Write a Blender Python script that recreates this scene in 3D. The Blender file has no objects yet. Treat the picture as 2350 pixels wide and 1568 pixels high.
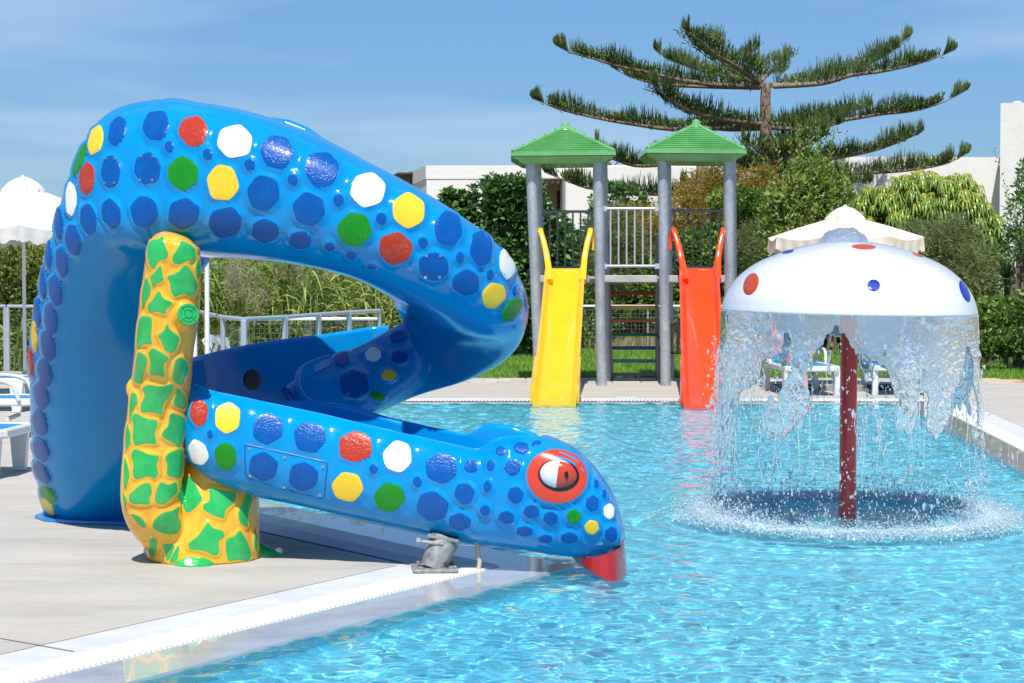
import bpy, bmesh, math, random
import numpy as np
from mathutils import Vector, Matrix
from mathutils.bvhtree import BVHTree

scene = bpy.context.scene
COL = scene.collection
RNG = random.Random(7)
NR = np.random.RandomState(11)
R = math.radians

# ------------------------------------------------------------------ camera
F = 4340.0                       # focal length for a 2350 px wide picture
PITCH = math.atan(168.0 / F)
HC = 1.6
cam = bpy.data.cameras.new('camera')
cam_o = bpy.data.objects.new('camera', cam)
COL.objects.link(cam_o)
cam_o.location = (0, 0, HC)
cam_o.rotation_euler = (math.pi / 2 - PITCH, 0, 0)
cam.sensor_width = 36.0
cam.lens = 36.0 * F / 2349.5
cam.clip_start = 0.1
cam.clip_end = 6000
scene.camera = cam_o

# ------------------------------------------------------------------ light
SUN_EL, SUN_AZ = 57.0, -3.0      # the sun stands behind the camera, a little to the left
sd = Vector((math.sin(R(SUN_AZ)) * math.cos(R(SUN_EL)), -math.cos(R(SUN_AZ)) * math.cos(R(SUN_EL)), math.sin(R(SUN_EL))))
sun = bpy.data.lights.new('sun', 'SUN')
sun.energy = 4.8
sun.angle = R(0.53)
sun.color = (1.0, 0.955, 0.89)
sun_o = bpy.data.objects.new('sun', sun)
COL.objects.link(sun_o)
sun_o.location = sd * 50
sun_o.rotation_euler = sd.to_track_quat('Z', 'Y').to_euler()

world = bpy.data.worlds.new('World')
scene.world = world
world.use_nodes = True
wn = world.node_tree.nodes
wl = world.node_tree.links
wn.clear()
w_out = wn.new('ShaderNodeOutputWorld')
w_bg = wn.new('ShaderNodeBackground')
w_sky = wn.new('ShaderNodeTexSky')
w_sky.sky_type = 'NISHITA'
w_sky.sun_disc = False
w_sky.sun_elevation = R(SUN_EL)
w_sky.sun_rotation = math.atan2(sd.x, sd.y)
w_sky.air_density = 1.0
w_sky.dust_density = 0.25
w_sky.ozone_density = 3.5
w_sky.altitude = 50
w_bg.inputs['Strength'].default_value = 0.12
# blue veil near the horizon plus faint high cloud
w_tc = wn.new('ShaderNodeTexCoord')
w_sep = wn.new('ShaderNodeSeparateXYZ')
wl.new(w_tc.outputs['Generated'], w_sep.inputs[0])
w_map = wn.new('ShaderNodeMapping')
w_map.inputs['Scale'].default_value = (2.2, 2.2, 16.0)
w_map.inputs['Rotation'].default_value = (0, R(6), 0)
wl.new(w_tc.outputs['Generated'], w_map.inputs[0])
w_n = wn.new('ShaderNodeTexNoise')
w_n.inputs['Scale'].default_value = 1.3
w_n.inputs['Detail'].default_value = 4
w_n.inputs['Roughness'].default_value = 0.5
wl.new(w_map.outputs[0], w_n.inputs['Vector'])
w_cr = wn.new('ShaderNodeMapRange')
w_cr.inputs['From Min'].default_value = 0.44
w_cr.inputs['From Max'].default_value = 0.60
w_cr.inputs['To Min'].default_value = 0.0
w_cr.inputs['To Max'].default_value = 0.42
wl.new(w_n.outputs['Fac'], w_cr.inputs['Value'])
w_tint = wn.new('ShaderNodeMix')
w_tint.data_type = 'RGBA'
w_tint.blend_type = 'MULTIPLY'
w_tint.inputs['Factor'].default_value = 1.0

w_ramp = wn.new('ShaderNodeValToRGB')
w_ramp.color_ramp.elements[0].position = 0.0
w_ramp.color_ramp.elements[0].color = (0.29, 0.43, 0.66, 1)
w_ramp.color_ramp.elements[1].position = 0.35
w_ramp.color_ramp.elements[1].color = (0.50, 0.62, 0.76, 1)
e_ = w_ramp.color_ramp.elements.new(0.14)
e_.color = (0.44, 0.60, 0.76, 1)
wl.new(w_sep.outputs['Z'], w_ramp.inputs[0])
wl.new(w_ramp.outputs[0], w_tint.inputs['B'])
wl.new(w_sky.outputs[0], w_tint.inputs['A'])
w_mix = wn.new('ShaderNodeMix')
w_mix.data_type = 'RGBA'
w_mix.inputs['B'].default_value = (3.9, 5.2, 6.5, 1)
wl.new(w_cr.outputs[0], w_mix.inputs['Factor'])
wl.new(w_tint.outputs['Result'], w_mix.inputs['A'])
wl.new(w_mix.outputs['Result'], w_bg.inputs['Color'])
wl.new(w_bg.outputs[0], w_out.inputs['Surface'])

scene.view_settings.view_transform = 'Standard'
scene.view_settings.look = 'None'
scene.view_settings.exposure = 0.24
scene.view_settings.gamma = 1.0
scene.view_settings.use_curve_mapping = False
scene.cycles.max_bounces = 10
scene.cycles.transmission_bounces = 8
scene.cycles.transparent_max_bounces = 24
scene.cycles.caustics_refractive = False
scene.cycles.caustics_reflective = False
scene.cycles.sample_clamp_indirect = 6.0
scene.cycles.use_denoising = True

# ------------------------------------------------------------------ helpers
def ray(vx, vy):
    dx = (vx - 1174.75) / F
    du = (784.0 - vy) / F
    return Vector((dx, math.cos(PITCH) + du * math.sin(PITCH), -math.sin(PITCH) + du * math.cos(PITCH)))

def P(vx, vy, z=0.0):
    """point of the horizontal plane z seen in that direction from the camera"""
    d = ray(vx, vy)
    t = (z - HC) / d.z
    return Vector((0, 0, HC)) + d * t

def Q(vx, vy, D):
    """point at the distance D (along +Y) seen in that direction"""
    d = ray(vx, vy)
    return Vector((0, 0, HC)) + d * (D / d.y)

def px(D):
    return F / D                 # picture units per metre at a distance

def mesh_obj(name, verts, faces, mat=None, parent=None, smooth=False, loc=None):
    me = bpy.data.meshes.new(name)
    me.from_pydata([tuple(v) for v in verts], [], [tuple(f) for f in faces])
    me.update()
    return link(name, me, mat, parent, smooth, loc)

def link(name, me, mat=None, parent=None, smooth=False, loc=None):
    o = bpy.data.objects.new(name, me)
    COL.objects.link(o)
    if mat is not None:
        for m in (mat if isinstance(mat, (list, tuple)) else [mat]):
            me.materials.append(m)
    if smooth:
        me.polygons.foreach_set('use_smooth', [True] * len(me.polygons))
        me.set_sharp_from_angle(angle=R(48))
    if parent is not None:
        o.parent = parent
        o.matrix_parent_inverse = parent_inv(parent)
    elif loc is not None:
        o.location = loc
    return o

def parent_inv(p):
    m = Matrix.Translation(p.location) @ p.rotation_euler.to_matrix().to_4x4()
    if p.parent is not None:
        return m.inverted()      # parts are modelled in world space, roots never have parents
    return m.inverted()

class MB:
    """collects faces of one mesh"""
    def __init__(s):
        s.v = []
        s.f = []
        s.m = []
    def add(s, verts, faces, mi=0):
        n = len(s.v)
        s.v.extend(verts)
        s.f.extend([tuple(i + n for i in f) for f in faces])
        s.m.extend([mi] * len(faces))
        return s
    def box(s, c, size, rot=None, mi=0, bev=0.0):
        hx, hy, hz = size[0] / 2, size[1] / 2, size[2] / 2
        c = Vector(c)
        M = rot if rot is not None else Matrix.Identity(3)
        if bev <= 0:
            vs = [c + M @ Vector((x, y, z)) for x in (-hx, hx) for y in (-hy, hy) for z in (-hz, hz)]
            s.add(vs, [(0, 1, 3, 2), (4, 6, 7, 5), (0, 4, 5, 1), (2, 3, 7, 6), (0, 2, 6, 4), (1, 5, 7, 3)], mi)
        else:
            b = min(bev, hx * .9, hy * .9, hz * .9)
            rings = []
            for (z, i) in ((-hz, b), (-hz + b, 0), (hz - b, 0), (hz, b)):
                x1, y1 = hx - i, hy - i
                k = b if i == 0 else b * .4
                rings.append([c + M @ Vector(p) for p in ((-x1 + k, -y1, z), (x1 - k, -y1, z), (x1, -y1 + k, z), (x1, y1 - k, z), (x1 - k, y1, z), (-x1 + k, y1, z), (-x1, y1 - k, z), (-x1, -y1 + k, z))])
            s.loft(rings, mi=mi, cap=True)
        return s
    def loft(s, rings, closed=True, cap=False, mi=0):
        n = len(rings[0])
        vs = [p for r in rings for p in r]
        fs = []
        for i in range(len(rings) - 1):
            for j in range(n if closed else n - 1):
                k = (j + 1) % n
                fs.append((i * n + j, i * n + k, (i + 1) * n + k, (i + 1) * n + j))
        if cap:
            fs.append(tuple(range(n - 1, -1, -1)))
            fs.append(tuple((len(rings) - 1) * n + j for j in range(n)))
        return s.add(vs, fs, mi)
    def tube(s, pts, r, n=10, cap=True, mi=0, flat=None):
        pts = [Vector(p) for p in pts]
        rs = r if isinstance(r, (list, tuple)) else [r] * len(pts)
        rings = []
        up = None
        for i, p in enumerate(pts):
            d = (pts[min(i + 1, len(pts) - 1)] - pts[max(i - 1, 0)]).normalized()
            if up is None:
                up = Vector((0, 0, 1)) if abs(d.z) < 0.9 else Vector((0, 1, 0))
            a = d.cross(up)
            a.normalize()
            b = a.cross(d)
            b.normalize()
            up = b
            rings.append([p + (a * math.cos(2 * math.pi * k / n) + b * math.sin(2 * math.pi * k / n) * (flat or 1.0)) * rs[i] for k in range(n)])
        return s.loft(rings, cap=cap, mi=mi)
    def ball(s, c, r, seg=8, rings=5, mi=0, sc=(1, 1, 1)):
        c = Vector(c)
        vs = [c + Vector((0, 0, r * sc[2]))]
        for i in range(1, rings):
            t = math.pi * i / rings
            for k in range(seg):
                a = 2 * math.pi * k / seg
                vs.append(c + Vector((r * sc[0] * math.sin(t) * math.cos(a), r * sc[1] * math.sin(t) * math.sin(a), r * sc[2] * math.cos(t))))
        vs.append(c - Vector((0, 0, r * sc[2])))
        fs = [(0, 1 + k, 1 + (k + 1) % seg) for k in range(seg)]
        for i in range(rings - 2):
            for k in range(seg):
                a, b = 1 + i * seg + k, 1 + i * seg + (k + 1) % seg
                fs.append((a, a + seg, b + seg, b))
        e = len(vs) - 1
        o = 1 + (rings - 2) * seg
        fs += [(o + k, e, o + (k + 1) % seg) for k in range(seg)]
        return s.add(vs, fs, mi)
    def build(s, name, mat=None, parent=None, smooth=False):
        me = bpy.data.meshes.new(name)
        me.from_pydata([tuple(v) for v in s.v], [], s.f)
        me.update()
        o = link(name, me, mat, parent, smooth)
        if any(s.m):
            me.polygons.foreach_set('material_index', s.m)
        return o

def fast_mesh(name, V, Fq, mat=None, parent=None, smooth=False):
    """V (n,3) array, Fq (m,k) int array"""
    me = bpy.data.meshes.new(name)
    m, k = Fq.shape
    me.vertices.add(len(V))
    me.vertices.foreach_set('co', np.asarray(V, dtype=np.float32).ravel())
    me.loops.add(m * k)
    me.loops.foreach_set('vertex_index', np.asarray(Fq, dtype=np.int32).ravel())
    me.polygons.add(m)
    me.polygons.foreach_set('loop_start', np.arange(0, m * k, k, dtype=np.int32))
    me.polygons.foreach_set('loop_total', np.full(m, k, dtype=np.int32))
    if smooth:
        me.polygons.foreach_set('use_smooth', np.ones(m, dtype=bool))
    me.update(calc_edges=True)
    me.validate()
    return link(name, me, mat, parent, False)

def tag(o, label=None, cat=None, group=None, kind=None):
    if label: o['label'] = label
    if cat: o['category'] = cat
    if group: o['group'] = group
    if kind: o['kind'] = kind
    return o

def empty(name, loc, label=None, cat=None, group=None, rz=0.0):
    o = bpy.data.objects.new(name, None)
    COL.objects.link(o)
    o.empty_display_size = 0.2
    o.location = loc
    o.rotation_euler = (0, 0, rz)
    return tag(o, label, cat, group)

def copy_tree(o, parent=None):
    c = o.copy()
    COL.objects.link(c)
    if parent is not None:
        c.parent = parent
        c.matrix_parent_inverse = o.matrix_parent_inverse.copy()
    for ch in [x for x in bpy.data.objects if x.parent == o]:
        copy_tree(ch, c)
    return c

# ------------------------------------------------------------------ materials
class NT:
    def __init__(s, name, base=(.5, .5, .5), rough=.5, metal=0.0, coat=0.0, spec=0.5, trans=0.0, alpha=None):
        s.mat = bpy.data.materials.new(name)
        s.mat.use_nodes = True
        s.n = s.mat.node_tree.nodes
        s.l = s.mat.node_tree.links
        s.b = s.n['Principled BSDF']
        s.out = s.n['Material Output']
        s.b.inputs['Base Color'].default_value = (*base, 1)
        s.b.inputs['Roughness'].default_value = rough
        s.b.inputs['Metallic'].default_value = metal
        s.b.inputs['Coat Weight'].default_value = coat
        s.b.inputs['Coat Roughness'].default_value = 0.06
        s.b.inputs['Specular IOR Level'].default_value = spec
        s.b.inputs['Transmission Weight'].default_value = trans
        s.tc = None
    def coord(s, kind='Object', scale=(1, 1, 1), rot=(0, 0, 0)):
        if s.tc is None:
            s.tc = s.n.new('ShaderNodeTexCoord')
        m = s.n.new('ShaderNodeMapping')
        m.inputs['Scale'].default_value = scale
        m.inputs['Rotation'].default_value = rot
        s.l.new(s.tc.outputs[kind], m.inputs[0])
        return m.outputs[0]
    def noise(s, scale, detail=4, rough=.55, vec=None, dist=0.0):
        t = s.n.new('ShaderNodeTexNoise')
        t.inputs['Scale'].default_value = scale
        t.inputs['Detail'].default_value = detail
        t.inputs['Roughness'].default_value = rough
        t.inputs['Distortion'].default_value = dist
        if vec is not None: s.l.new(vec, t.inputs['Vector'])
        return t.outputs['Fac']
    def voro(s, scale, feature='F1', vec=None, out='Distance', rnd=1.0):
        t = s.n.new('ShaderNodeTexVoronoi')
        t.feature = feature
        t.inputs['Scale'].default_value = scale
        t.inputs['Randomness'].default_value = rnd
        if vec is not None: s.l.new(vec, t.inputs['Vector'])
        return t.outputs[out]
    def ramp(s, fac, stops):
        t = s.n.new('ShaderNodeValToRGB')
        e = t.color_ramp.elements
        while len(e) < len(stops): e.new(0.5)
        for i, (p, c) in enumerate(stops):
            e[i].position = p
            e[i].color = (*c, 1) if len(c) == 3 else c
        s.l.new(fac, t.inputs[0])
        return t.outputs[0]
    def rng(s, fac, a, b, c, d):
        t = s.n.new('ShaderNodeMapRange')
        for k, v in zip(('From Min', 'From Max', 'To Min', 'To Max'), (a, b, c, d)):
            t.inputs[k].default_value = v
        s.l.new(fac, t.inputs['Value'])
        return t.outputs[0]
    def math(s, op, a, b=None):
        t = s.n.new('ShaderNodeMath')
        t.operation = op
        for i, x in enumerate((a, b)):
            if x is None: continue
            if isinstance(x, (int, float)): t.inputs[i].default_value = x
            else: s.l.new(x, t.inputs[i])
        return t.outputs[0]
    def mix(s, fac, a, b, mode='MIX'):
        t = s.n.new('ShaderNodeMix')
        t.data_type = 'RGBA'
        t.blend_type = mode
        for k, x in (('Factor', fac), ('A', a), ('B', b)):
            if isinstance(x, (int, float)): t.inputs[k].default_value = x
            elif isinstance(x, tuple): t.inputs[k].default_value = (*x, 1)
            else: s.l.new(x, t.inputs[k])
        return t.outputs['Result']
    def color(s, sock):
        s.l.new(sock, s.b.inputs['Base Color'])
        return s
    def rough(s, sock):
        s.l.new(sock, s.b.inputs['Roughness'])
        return s
    def bump(s, h, strength=.3, dist=.01, normal=None):
        t = s.n.new('ShaderNodeBump')
        t.inputs['Strength'].default_value = strength
        t.inputs['Distance'].default_value = dist
        s.l.new(h, t.inputs['Height'])
        if normal is not None: s.l.new(normal, t.inputs['Normal'])
        s.l.new(t.outputs[0], s.b.inputs['Normal'])
        return t.outputs[0]
    def rand(s):
        t = s.n.new('ShaderNodeObjectInfo')
        return t.outputs['Random']
    def isl(s):
        t = s.n.new('ShaderNodeNewGeometry')
        return t.outputs['Random Per Island']

def plain(name, base, rough=.5, metal=0.0, coat=0.0, var=0.12, vscale=6.0, bump=0.0, bscale=60.0):
    m = NT(name, base, rough, metal, coat)
    f = m.noise(vscale, 4, .6, m.coord())
    lo = tuple(c * (1 - var) for c in base)
    hi = tuple(min(1, c * (1 + var)) for c in base)
    m.color(m.ramp(f, [(.3, lo), (.7, hi)]))
    m.rough(m.rng(m.noise(vscale * 2.3, 3, .5, m.coord()), .3, .7, max(.02, rough * .85), min(1, rough * 1.15)))
    if bump: m.bump(m.noise(bscale, 3, .6, m.coord()), bump, .005)
    return m.mat
# ------------------------------------------------------------------ pool outline (water edge), counter-clockwise seen from above
def xy(v): return (v.x, v.y)
near_a = Vector((-1.295, 7.55)); near_b = Vector((0.146, 9.81))
d1 = (near_b - near_a).normalized()
tip = Vector((0.335, 10.12))
start = tip - d1 * 9.5
d2 = Vector((-.585, .811)).normalized()
left1 = tip + d2 * 4.0
POOL = [start, tip, left1, Vector((-3.2, 22.55)), Vector((4.62, 22.50)), Vector((4.02, 14.9)), Vector((3.86, 11.5)), Vector((4.3, 6.0)), Vector((5.2, 1.5))]

def offset_poly(poly, d):
    """open polyline chain treated as closed polygon, moved outward by d (poly is clockwise or not: sign by area)"""
    n = len(poly)
    area = sum(poly[i].x * poly[(i + 1) % n].y - poly[(i + 1) % n].x * poly[i].y for i in range(n))
    sg = 1 if area > 0 else -1
    out = []
    for i in range(n):
        p0, p1, p2 = poly[i - 1], poly[i], poly[(i + 1) % n]
        e1 = (p1 - p0).normalized(); e2 = (p2 - p1).normalized()
        n1 = Vector((e1.y, -e1.x)) * sg; n2 = Vector((e2.y, -e2.x)) * sg
        m = (n1 + n2)
        m = m / max(.25, m.length_squared) * 2
        out.append(p1 + m * d)
    return out

P0 = POOL
P1 = offset_poly(POOL, .33)
P2 = offset_poly(POOL, .55)
P3 = offset_poly(POOL, .79)

# ------------------------------------------------------------------ deck / coping / floor materials
def deck_material():
    m = NT('deck_concrete', (.42, .38, .32), .75)
    c = m.coord()
    big = m.noise(.9, 5, .6, m.coord(scale=(1, 2.6, 1)))
    fine = m.noise(28, 6, .7, c)
    streak = m.noise(2.2, 7, .72, m.coord(scale=(.55, 5.0, 1), rot=(0, 0, .12)), .4)
    col = m.ramp(big, [(.25, (.41, .39, .355)), (.5, (.475, .455, .415)), (.75, (.53, .50, .45))])
    col = m.mix(m.rng(streak, .52, .72, 0, .55), col, (.30, .30, .295))
    col = m.mix(m.rng(m.noise(1.3, 6, .7, m.coord(scale=(1, 3.4, 1))), .50, .72, 0, .55), col, (.56, .45, .34))
    col = m.mix(m.rng(fine, .35, .75, 0, .16), col, (.26, .25, .23))
    m.color(col)
    m.rough(m.rng(big, .3, .7, .62, .85))
    m.bump(m.math('ADD', m.noise(140, 3, .6, c), m.math('MULTIPLY', streak, 2.0)), .22, .004)
    return m.mat
M_DECK = deck_material()

def strip_material(name, a, b, rough, wet=False):
    m = NT(name, a, rough)
    c = m.coord()
    f = m.noise(3.2, 6, .65, m.coord(scale=(1, 2.0, 1)))
    m.color(m.mix(m.rng(m.noise(40, 4, .6, c), .3, .7, 0, .18), m.ramp(f, [(.3, a), (.7, b)]), tuple(x * .6 for x in a)))
    m.rough(m.rng(f, .3, .7, rough * .8, rough * 1.2))
    m.bump(m.noise(90, 3, .6, c) if not wet else m.noise(9, 2, .5, c), .15 if not wet else .02, .004)
    if wet:
        m.b.inputs['Coat Weight'].default_value = 1.0
        m.b.inputs['Coat Roughness'].default_value = .02
        m.b.inputs['Coat IOR'].default_value = 1.33
    return m.mat
M_STRIP = strip_material('pale_coping_concrete', (.56, .57, .60), (.66, .67, .70), .6)
M_WET = strip_material('wet_coping_stone', (.46, .47, .49), (.57, .58, .60), .3, wet=True)
M_GRATE = plain('white_grate_plastic', (.86, .855, .82), .4, var=.04)
M_SLOT = plain('channel_pale', (.68, .67, .64), .8)

# soil ground to the horizon
def ground_material():
    m = NT('dry_ground', (.2, .17, .11), .95)
    c = m.coord()
    f = m.noise(.35, 6, .65, c)
    m.color(m.ramp(f, [(.3, (.11, .12, .05)), (.55, (.2, .17, .10)), (.75, (.28, .23, .15))]))
    m.bump(m.noise(6, 5, .7, c), .6, .05)
    return m.mat

# annulus faces between polylines
def ring_between(name, a, b, z, mat, kind='structure', thick=.05):
    n = len(a)
    vs = [(p.x, p.y, z) for p in a] + [(p.x, p.y, z) for p in b] + [(p.x, p.y, z - thick) for p in a] + [(p.x, p.y, z - thick) for p in b]
    fs = []
    for i in range(n):
        j = (i + 1) % n
        fs += [(i, j, n + j, n + i), (2 * n + i, 2 * n + j, j, i), (3 * n + j, 3 * n + i, n + i, n + j)]
    o = mesh_obj(name, vs, fs, mat)
    bm = bmesh.new(); bm.from_mesh(o.data); bmesh.ops.recalc_face_normals(bm, faces=bm.faces)
    bm.to_mesh(o.data); bm.free()
    tag(o, kind=kind)
    return o

ring_between('wet_coping', P0, P1, .0, M_WET, thick=.25)
ring_between('drain_channel', P1, P2, -.03, M_SLOT)
ring_between('pale_coping', P2, P3, .006, M_STRIP)

# grate of white bars over the channel, a rung across the channel every 2.2 cm; one joined stuff part
def build_grate():
    mb = MB()
    n = len(P1)
    for i in range(n):
        a, b = P1[i], P1[(i + 1) % n]
        c, d = P2[i], P2[(i + 1) % n]
        L = (b - a).length
        mid = (a + b) / 2
        far = mid.y > 21
        if mid.y < 3: continue
        step = .032 if not far else .045
        k = int(L / step)
        for q in range(k):
            t0 = (q + .12) / k; t1 = (q + .80) / k
            A0, A1 = a.lerp(b, t0), a.lerp(b, t1)
            C0, C1 = c.lerp(d, t0), c.lerp(d, t1)
            if A0.y < 4: continue
            e = (A1 - A0).normalized(); wv = (C0 - A0).normalized()
            A0 += wv * .006; A1 += wv * .006; C0 -= wv * .006; C1 -= wv * .006
            z0, z1 = -.02, .007
            s = e * .004
            vs = [(A0.x, A0.y, z0), (A1.x, A1.y, z0), (C1.x, C1.y, z0), (C0.x, C0.y, z0),
                  (A0.x + s.x, A0.y + s.y, z1), (A1.x - s.x, A1.y - s.y, z1), (C1.x - s.x, C1.y - s.y, z1), (C0.x + s.x, C0.y + s.y, z1)]
            mb.add(vs, [(4, 5, 6, 7), (0, 1, 5, 4), (2, 3, 7, 6), (1, 2, 6, 5), (3, 0, 4, 7)])
    o = mb.build('overflow_grate', M_GRATE)
    bm = bmesh.new(); bm.from_mesh(o.data); bmesh.ops.recalc_face_normals(bm, faces=bm.faces); bm.to_mesh(o.data); bm.free()
    tag(o, kind='structure')
build_grate()

# big deck with the pool cut out, laid with separate concrete bays
def plane_with_hole(name, outer, inner, z, mat):
    bm = bmesh.new()
    def loop(poly):
        vs = [bm.verts.new((p[0], p[1], z)) for p in poly]
        return [bm.edges.new((vs[i], vs[(i + 1) % len(vs)])) for i in range(len(vs))]
    e = loop(outer) + loop([(p.x, p.y) for p in inner])
    bmesh.ops.triangle_fill(bm, use_beauty=True, edges=e, normal=(0, 0, 1))
    me = bpy.data.meshes.new(name); bm.to_mesh(me); bm.free()
    o = link(name, me, mat)
    tag(o, kind='structure')
    return o
Y_LAWN = 27.35
plane_with_hole('pool_deck', [(-14, 0.4), (14, 0.4), (14, Y_LAWN - 1.1), (-14, Y_LAWN - 1.1)], P3, .008, M_DECK)
# control joints cut in the deck, recessed dark lines as narrow grooves
gm = MB()
def groove(a, b, w=.008):
    a = Vector((a[0], a[1], .010)); b = Vector((b[0], b[1], .010))
    e = (b - a).normalized(); s = Vector((-e.y, e.x, 0)) * w / 2
    gm.add([a - s, b - s, b + s, a + s], [(0, 1, 2, 3)])
groove(xy(P(0, 1470)), xy(P(170, 1500)))
groove(xy(P(560, 1215)), xy(P(938, 1299)), .02)
tag(gm.build('deck_joint', plain('joint_dirt', (.10, .09, .08), .9)), kind='structure')

# far row of stone slabs between deck and lawn: each slab its own piece
M_SLAB = NT('slab_stone', (.46, .43, .38), .8)
M_SLAB.color(M_SLAB.mix(M_SLAB.rng(M_SLAB.noise(30, 4, .6, M_SLAB.coord()), .3, .7, 0, .2), M_SLAB.ramp(M_SLAB.rand(), [(0, (.42, .395, .35)), (.5, (.50, .465, .41)), (1, (.55, .51, .44))]), (.3, .28, .25)))
M_SLAB.bump(M_SLAB.noise(80, 3, .6, M_SLAB.coord()), .2, .004)
M_SLABY = plain('slab_ochre', (.62, .42, .17), .8)
slab_base = mesh_obj('paving_bed', [(-14, Y_LAWN - 1.1, -.004), (14, Y_LAWN - 1.1, -.004), (14, Y_LAWN, -.004), (-14, Y_LAWN, -.004)], [(0, 1, 2, 3)], plain('slab_mortar', (.30, .22, .17), .9))
tag(slab_base, kind='structure')
sb = MB(); sb.box((0, 0, 0), (.385, .345, .03), bev=.004)
slab_me = None
for iy in range(3):
    for ix in range(-17, 18):
        y = Y_LAWN - 1.1 + .18 + iy * .362
        x = (ix + (.5 if iy % 2 else 0)) * .40
        if x < -7.2 or x > 7.4: continue
        if slab_me is None:
            so = sb.build('paving_slab', M_SLAB.mat, slab_base); slab_me = so.data; so.location = (x, y, .0)
        else:
            so = bpy.data.objects.new('paving_slab', slab_me); COL.objects.link(so); so.parent = slab_base; so.location = (x, y, RNG.uniform(-.001, .001))
        if iy == 1 and 5.6 < x < 7.3:
            so.data = slab_me.copy(); so.data.materials[0] = M_SLABY; so['label'] = 'ochre paving slab'

g = mesh_obj('ground', [(-2500, -300, -1.6), (2500, -300, -1.6), (2500, 5000, -1.6), (-2500, 5000, -1.6)], [(0, 1, 2, 3)], ground_material())
tag(g, kind='structure')
# terrace of soil carrying lawn and gardens
terr = MB()
terr.add([(-60, Y_LAWN, -.02), (60, Y_LAWN, -.02), (60, 140, -.02), (-60, 140, -.02), (-60, Y_LAWN, -2), (60, Y_LAWN, -2), (60, 140, -2), (-60, 140, -2)],
         [(0, 1, 2, 3), (4, 5, 1, 0), (5, 6, 2, 1), (6, 7, 3, 2), (7, 4, 0, 3)])
tag(terr.build('garden_soil', ground_material()), kind='structure')

# ------------------------------------------------------------------ pool shell and water
def tile_material():
    m = NT('pool_mosaic', (.1, .5, .75), .35)
    c = m.coord(scale=(1, 1, 1))
    b = m.n.new('ShaderNodeTexBrick')
    b.offset = 0.0
    b.inputs['Scale'].default_value = 1.0
    b.inputs['Brick Width'].default_value = .026
    b.inputs['Row Height'].default_value = .026
    b.inputs['Mortar Size'].default_value = .0018
    b.inputs['Color1'].default_value = (.13, .73, .94, 1)
    b.inputs['Color2'].default_value = (.19, .80, .97, 1)
    b.inputs['Mortar'].default_value = (.45, .75, .85, 1)
    m.l.new(c, b.inputs['Vector'])
    m.color(b.outputs['Color'])
    return m.mat
M_TILE = tile_material()
DEPTH = .38
pf = MB()
n = len(POOL)
pf.add([(p.x, p.y, -DEPTH) for p in POOL] + [(p.x, p.y, -.02) for p in POOL], [tuple(range(n))] + [(i, (i + 1) % n, n + (i + 1) % n, n + i) for i in range(n)])
pfo = pf.build('pool_floor', M_TILE)
bm = bmesh.new(); bm.from_mesh(pfo.data)
for f_ in bm.faces:
    if abs(f_.normal.z) > .5 and f_.normal.z < 0: f_.normal_flip()
bm.to_mesh(pfo.data); bm.free()
tag(pfo, kind='structure')

def spectrum_field(N, cell, kmin, kmax, power, seed, wind=None, spread=0.0):
    rs = np.random.RandomState(seed)
    kx = np.fft.fftfreq(N, cell)[:, None]; ky = np.fft.fftfreq(N, cell)[None, :]
    k = np.sqrt(kx ** 2 + ky ** 2); k[0, 0] = 1e9
    A = k ** (-power) * np.exp(-(k / kmax) ** 2) * (1 - np.exp(-(k / kmin) ** 4))
    if wind is not None:
        cs = (kx * wind[0] + ky * wind[1]) / k
        A = A * ((1 - spread) + spread * cs ** 2)
    h = np.fft.ifft2(A * np.exp(2j * np.pi * rs.rand(N, N))).real
    return h / h.std()

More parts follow.
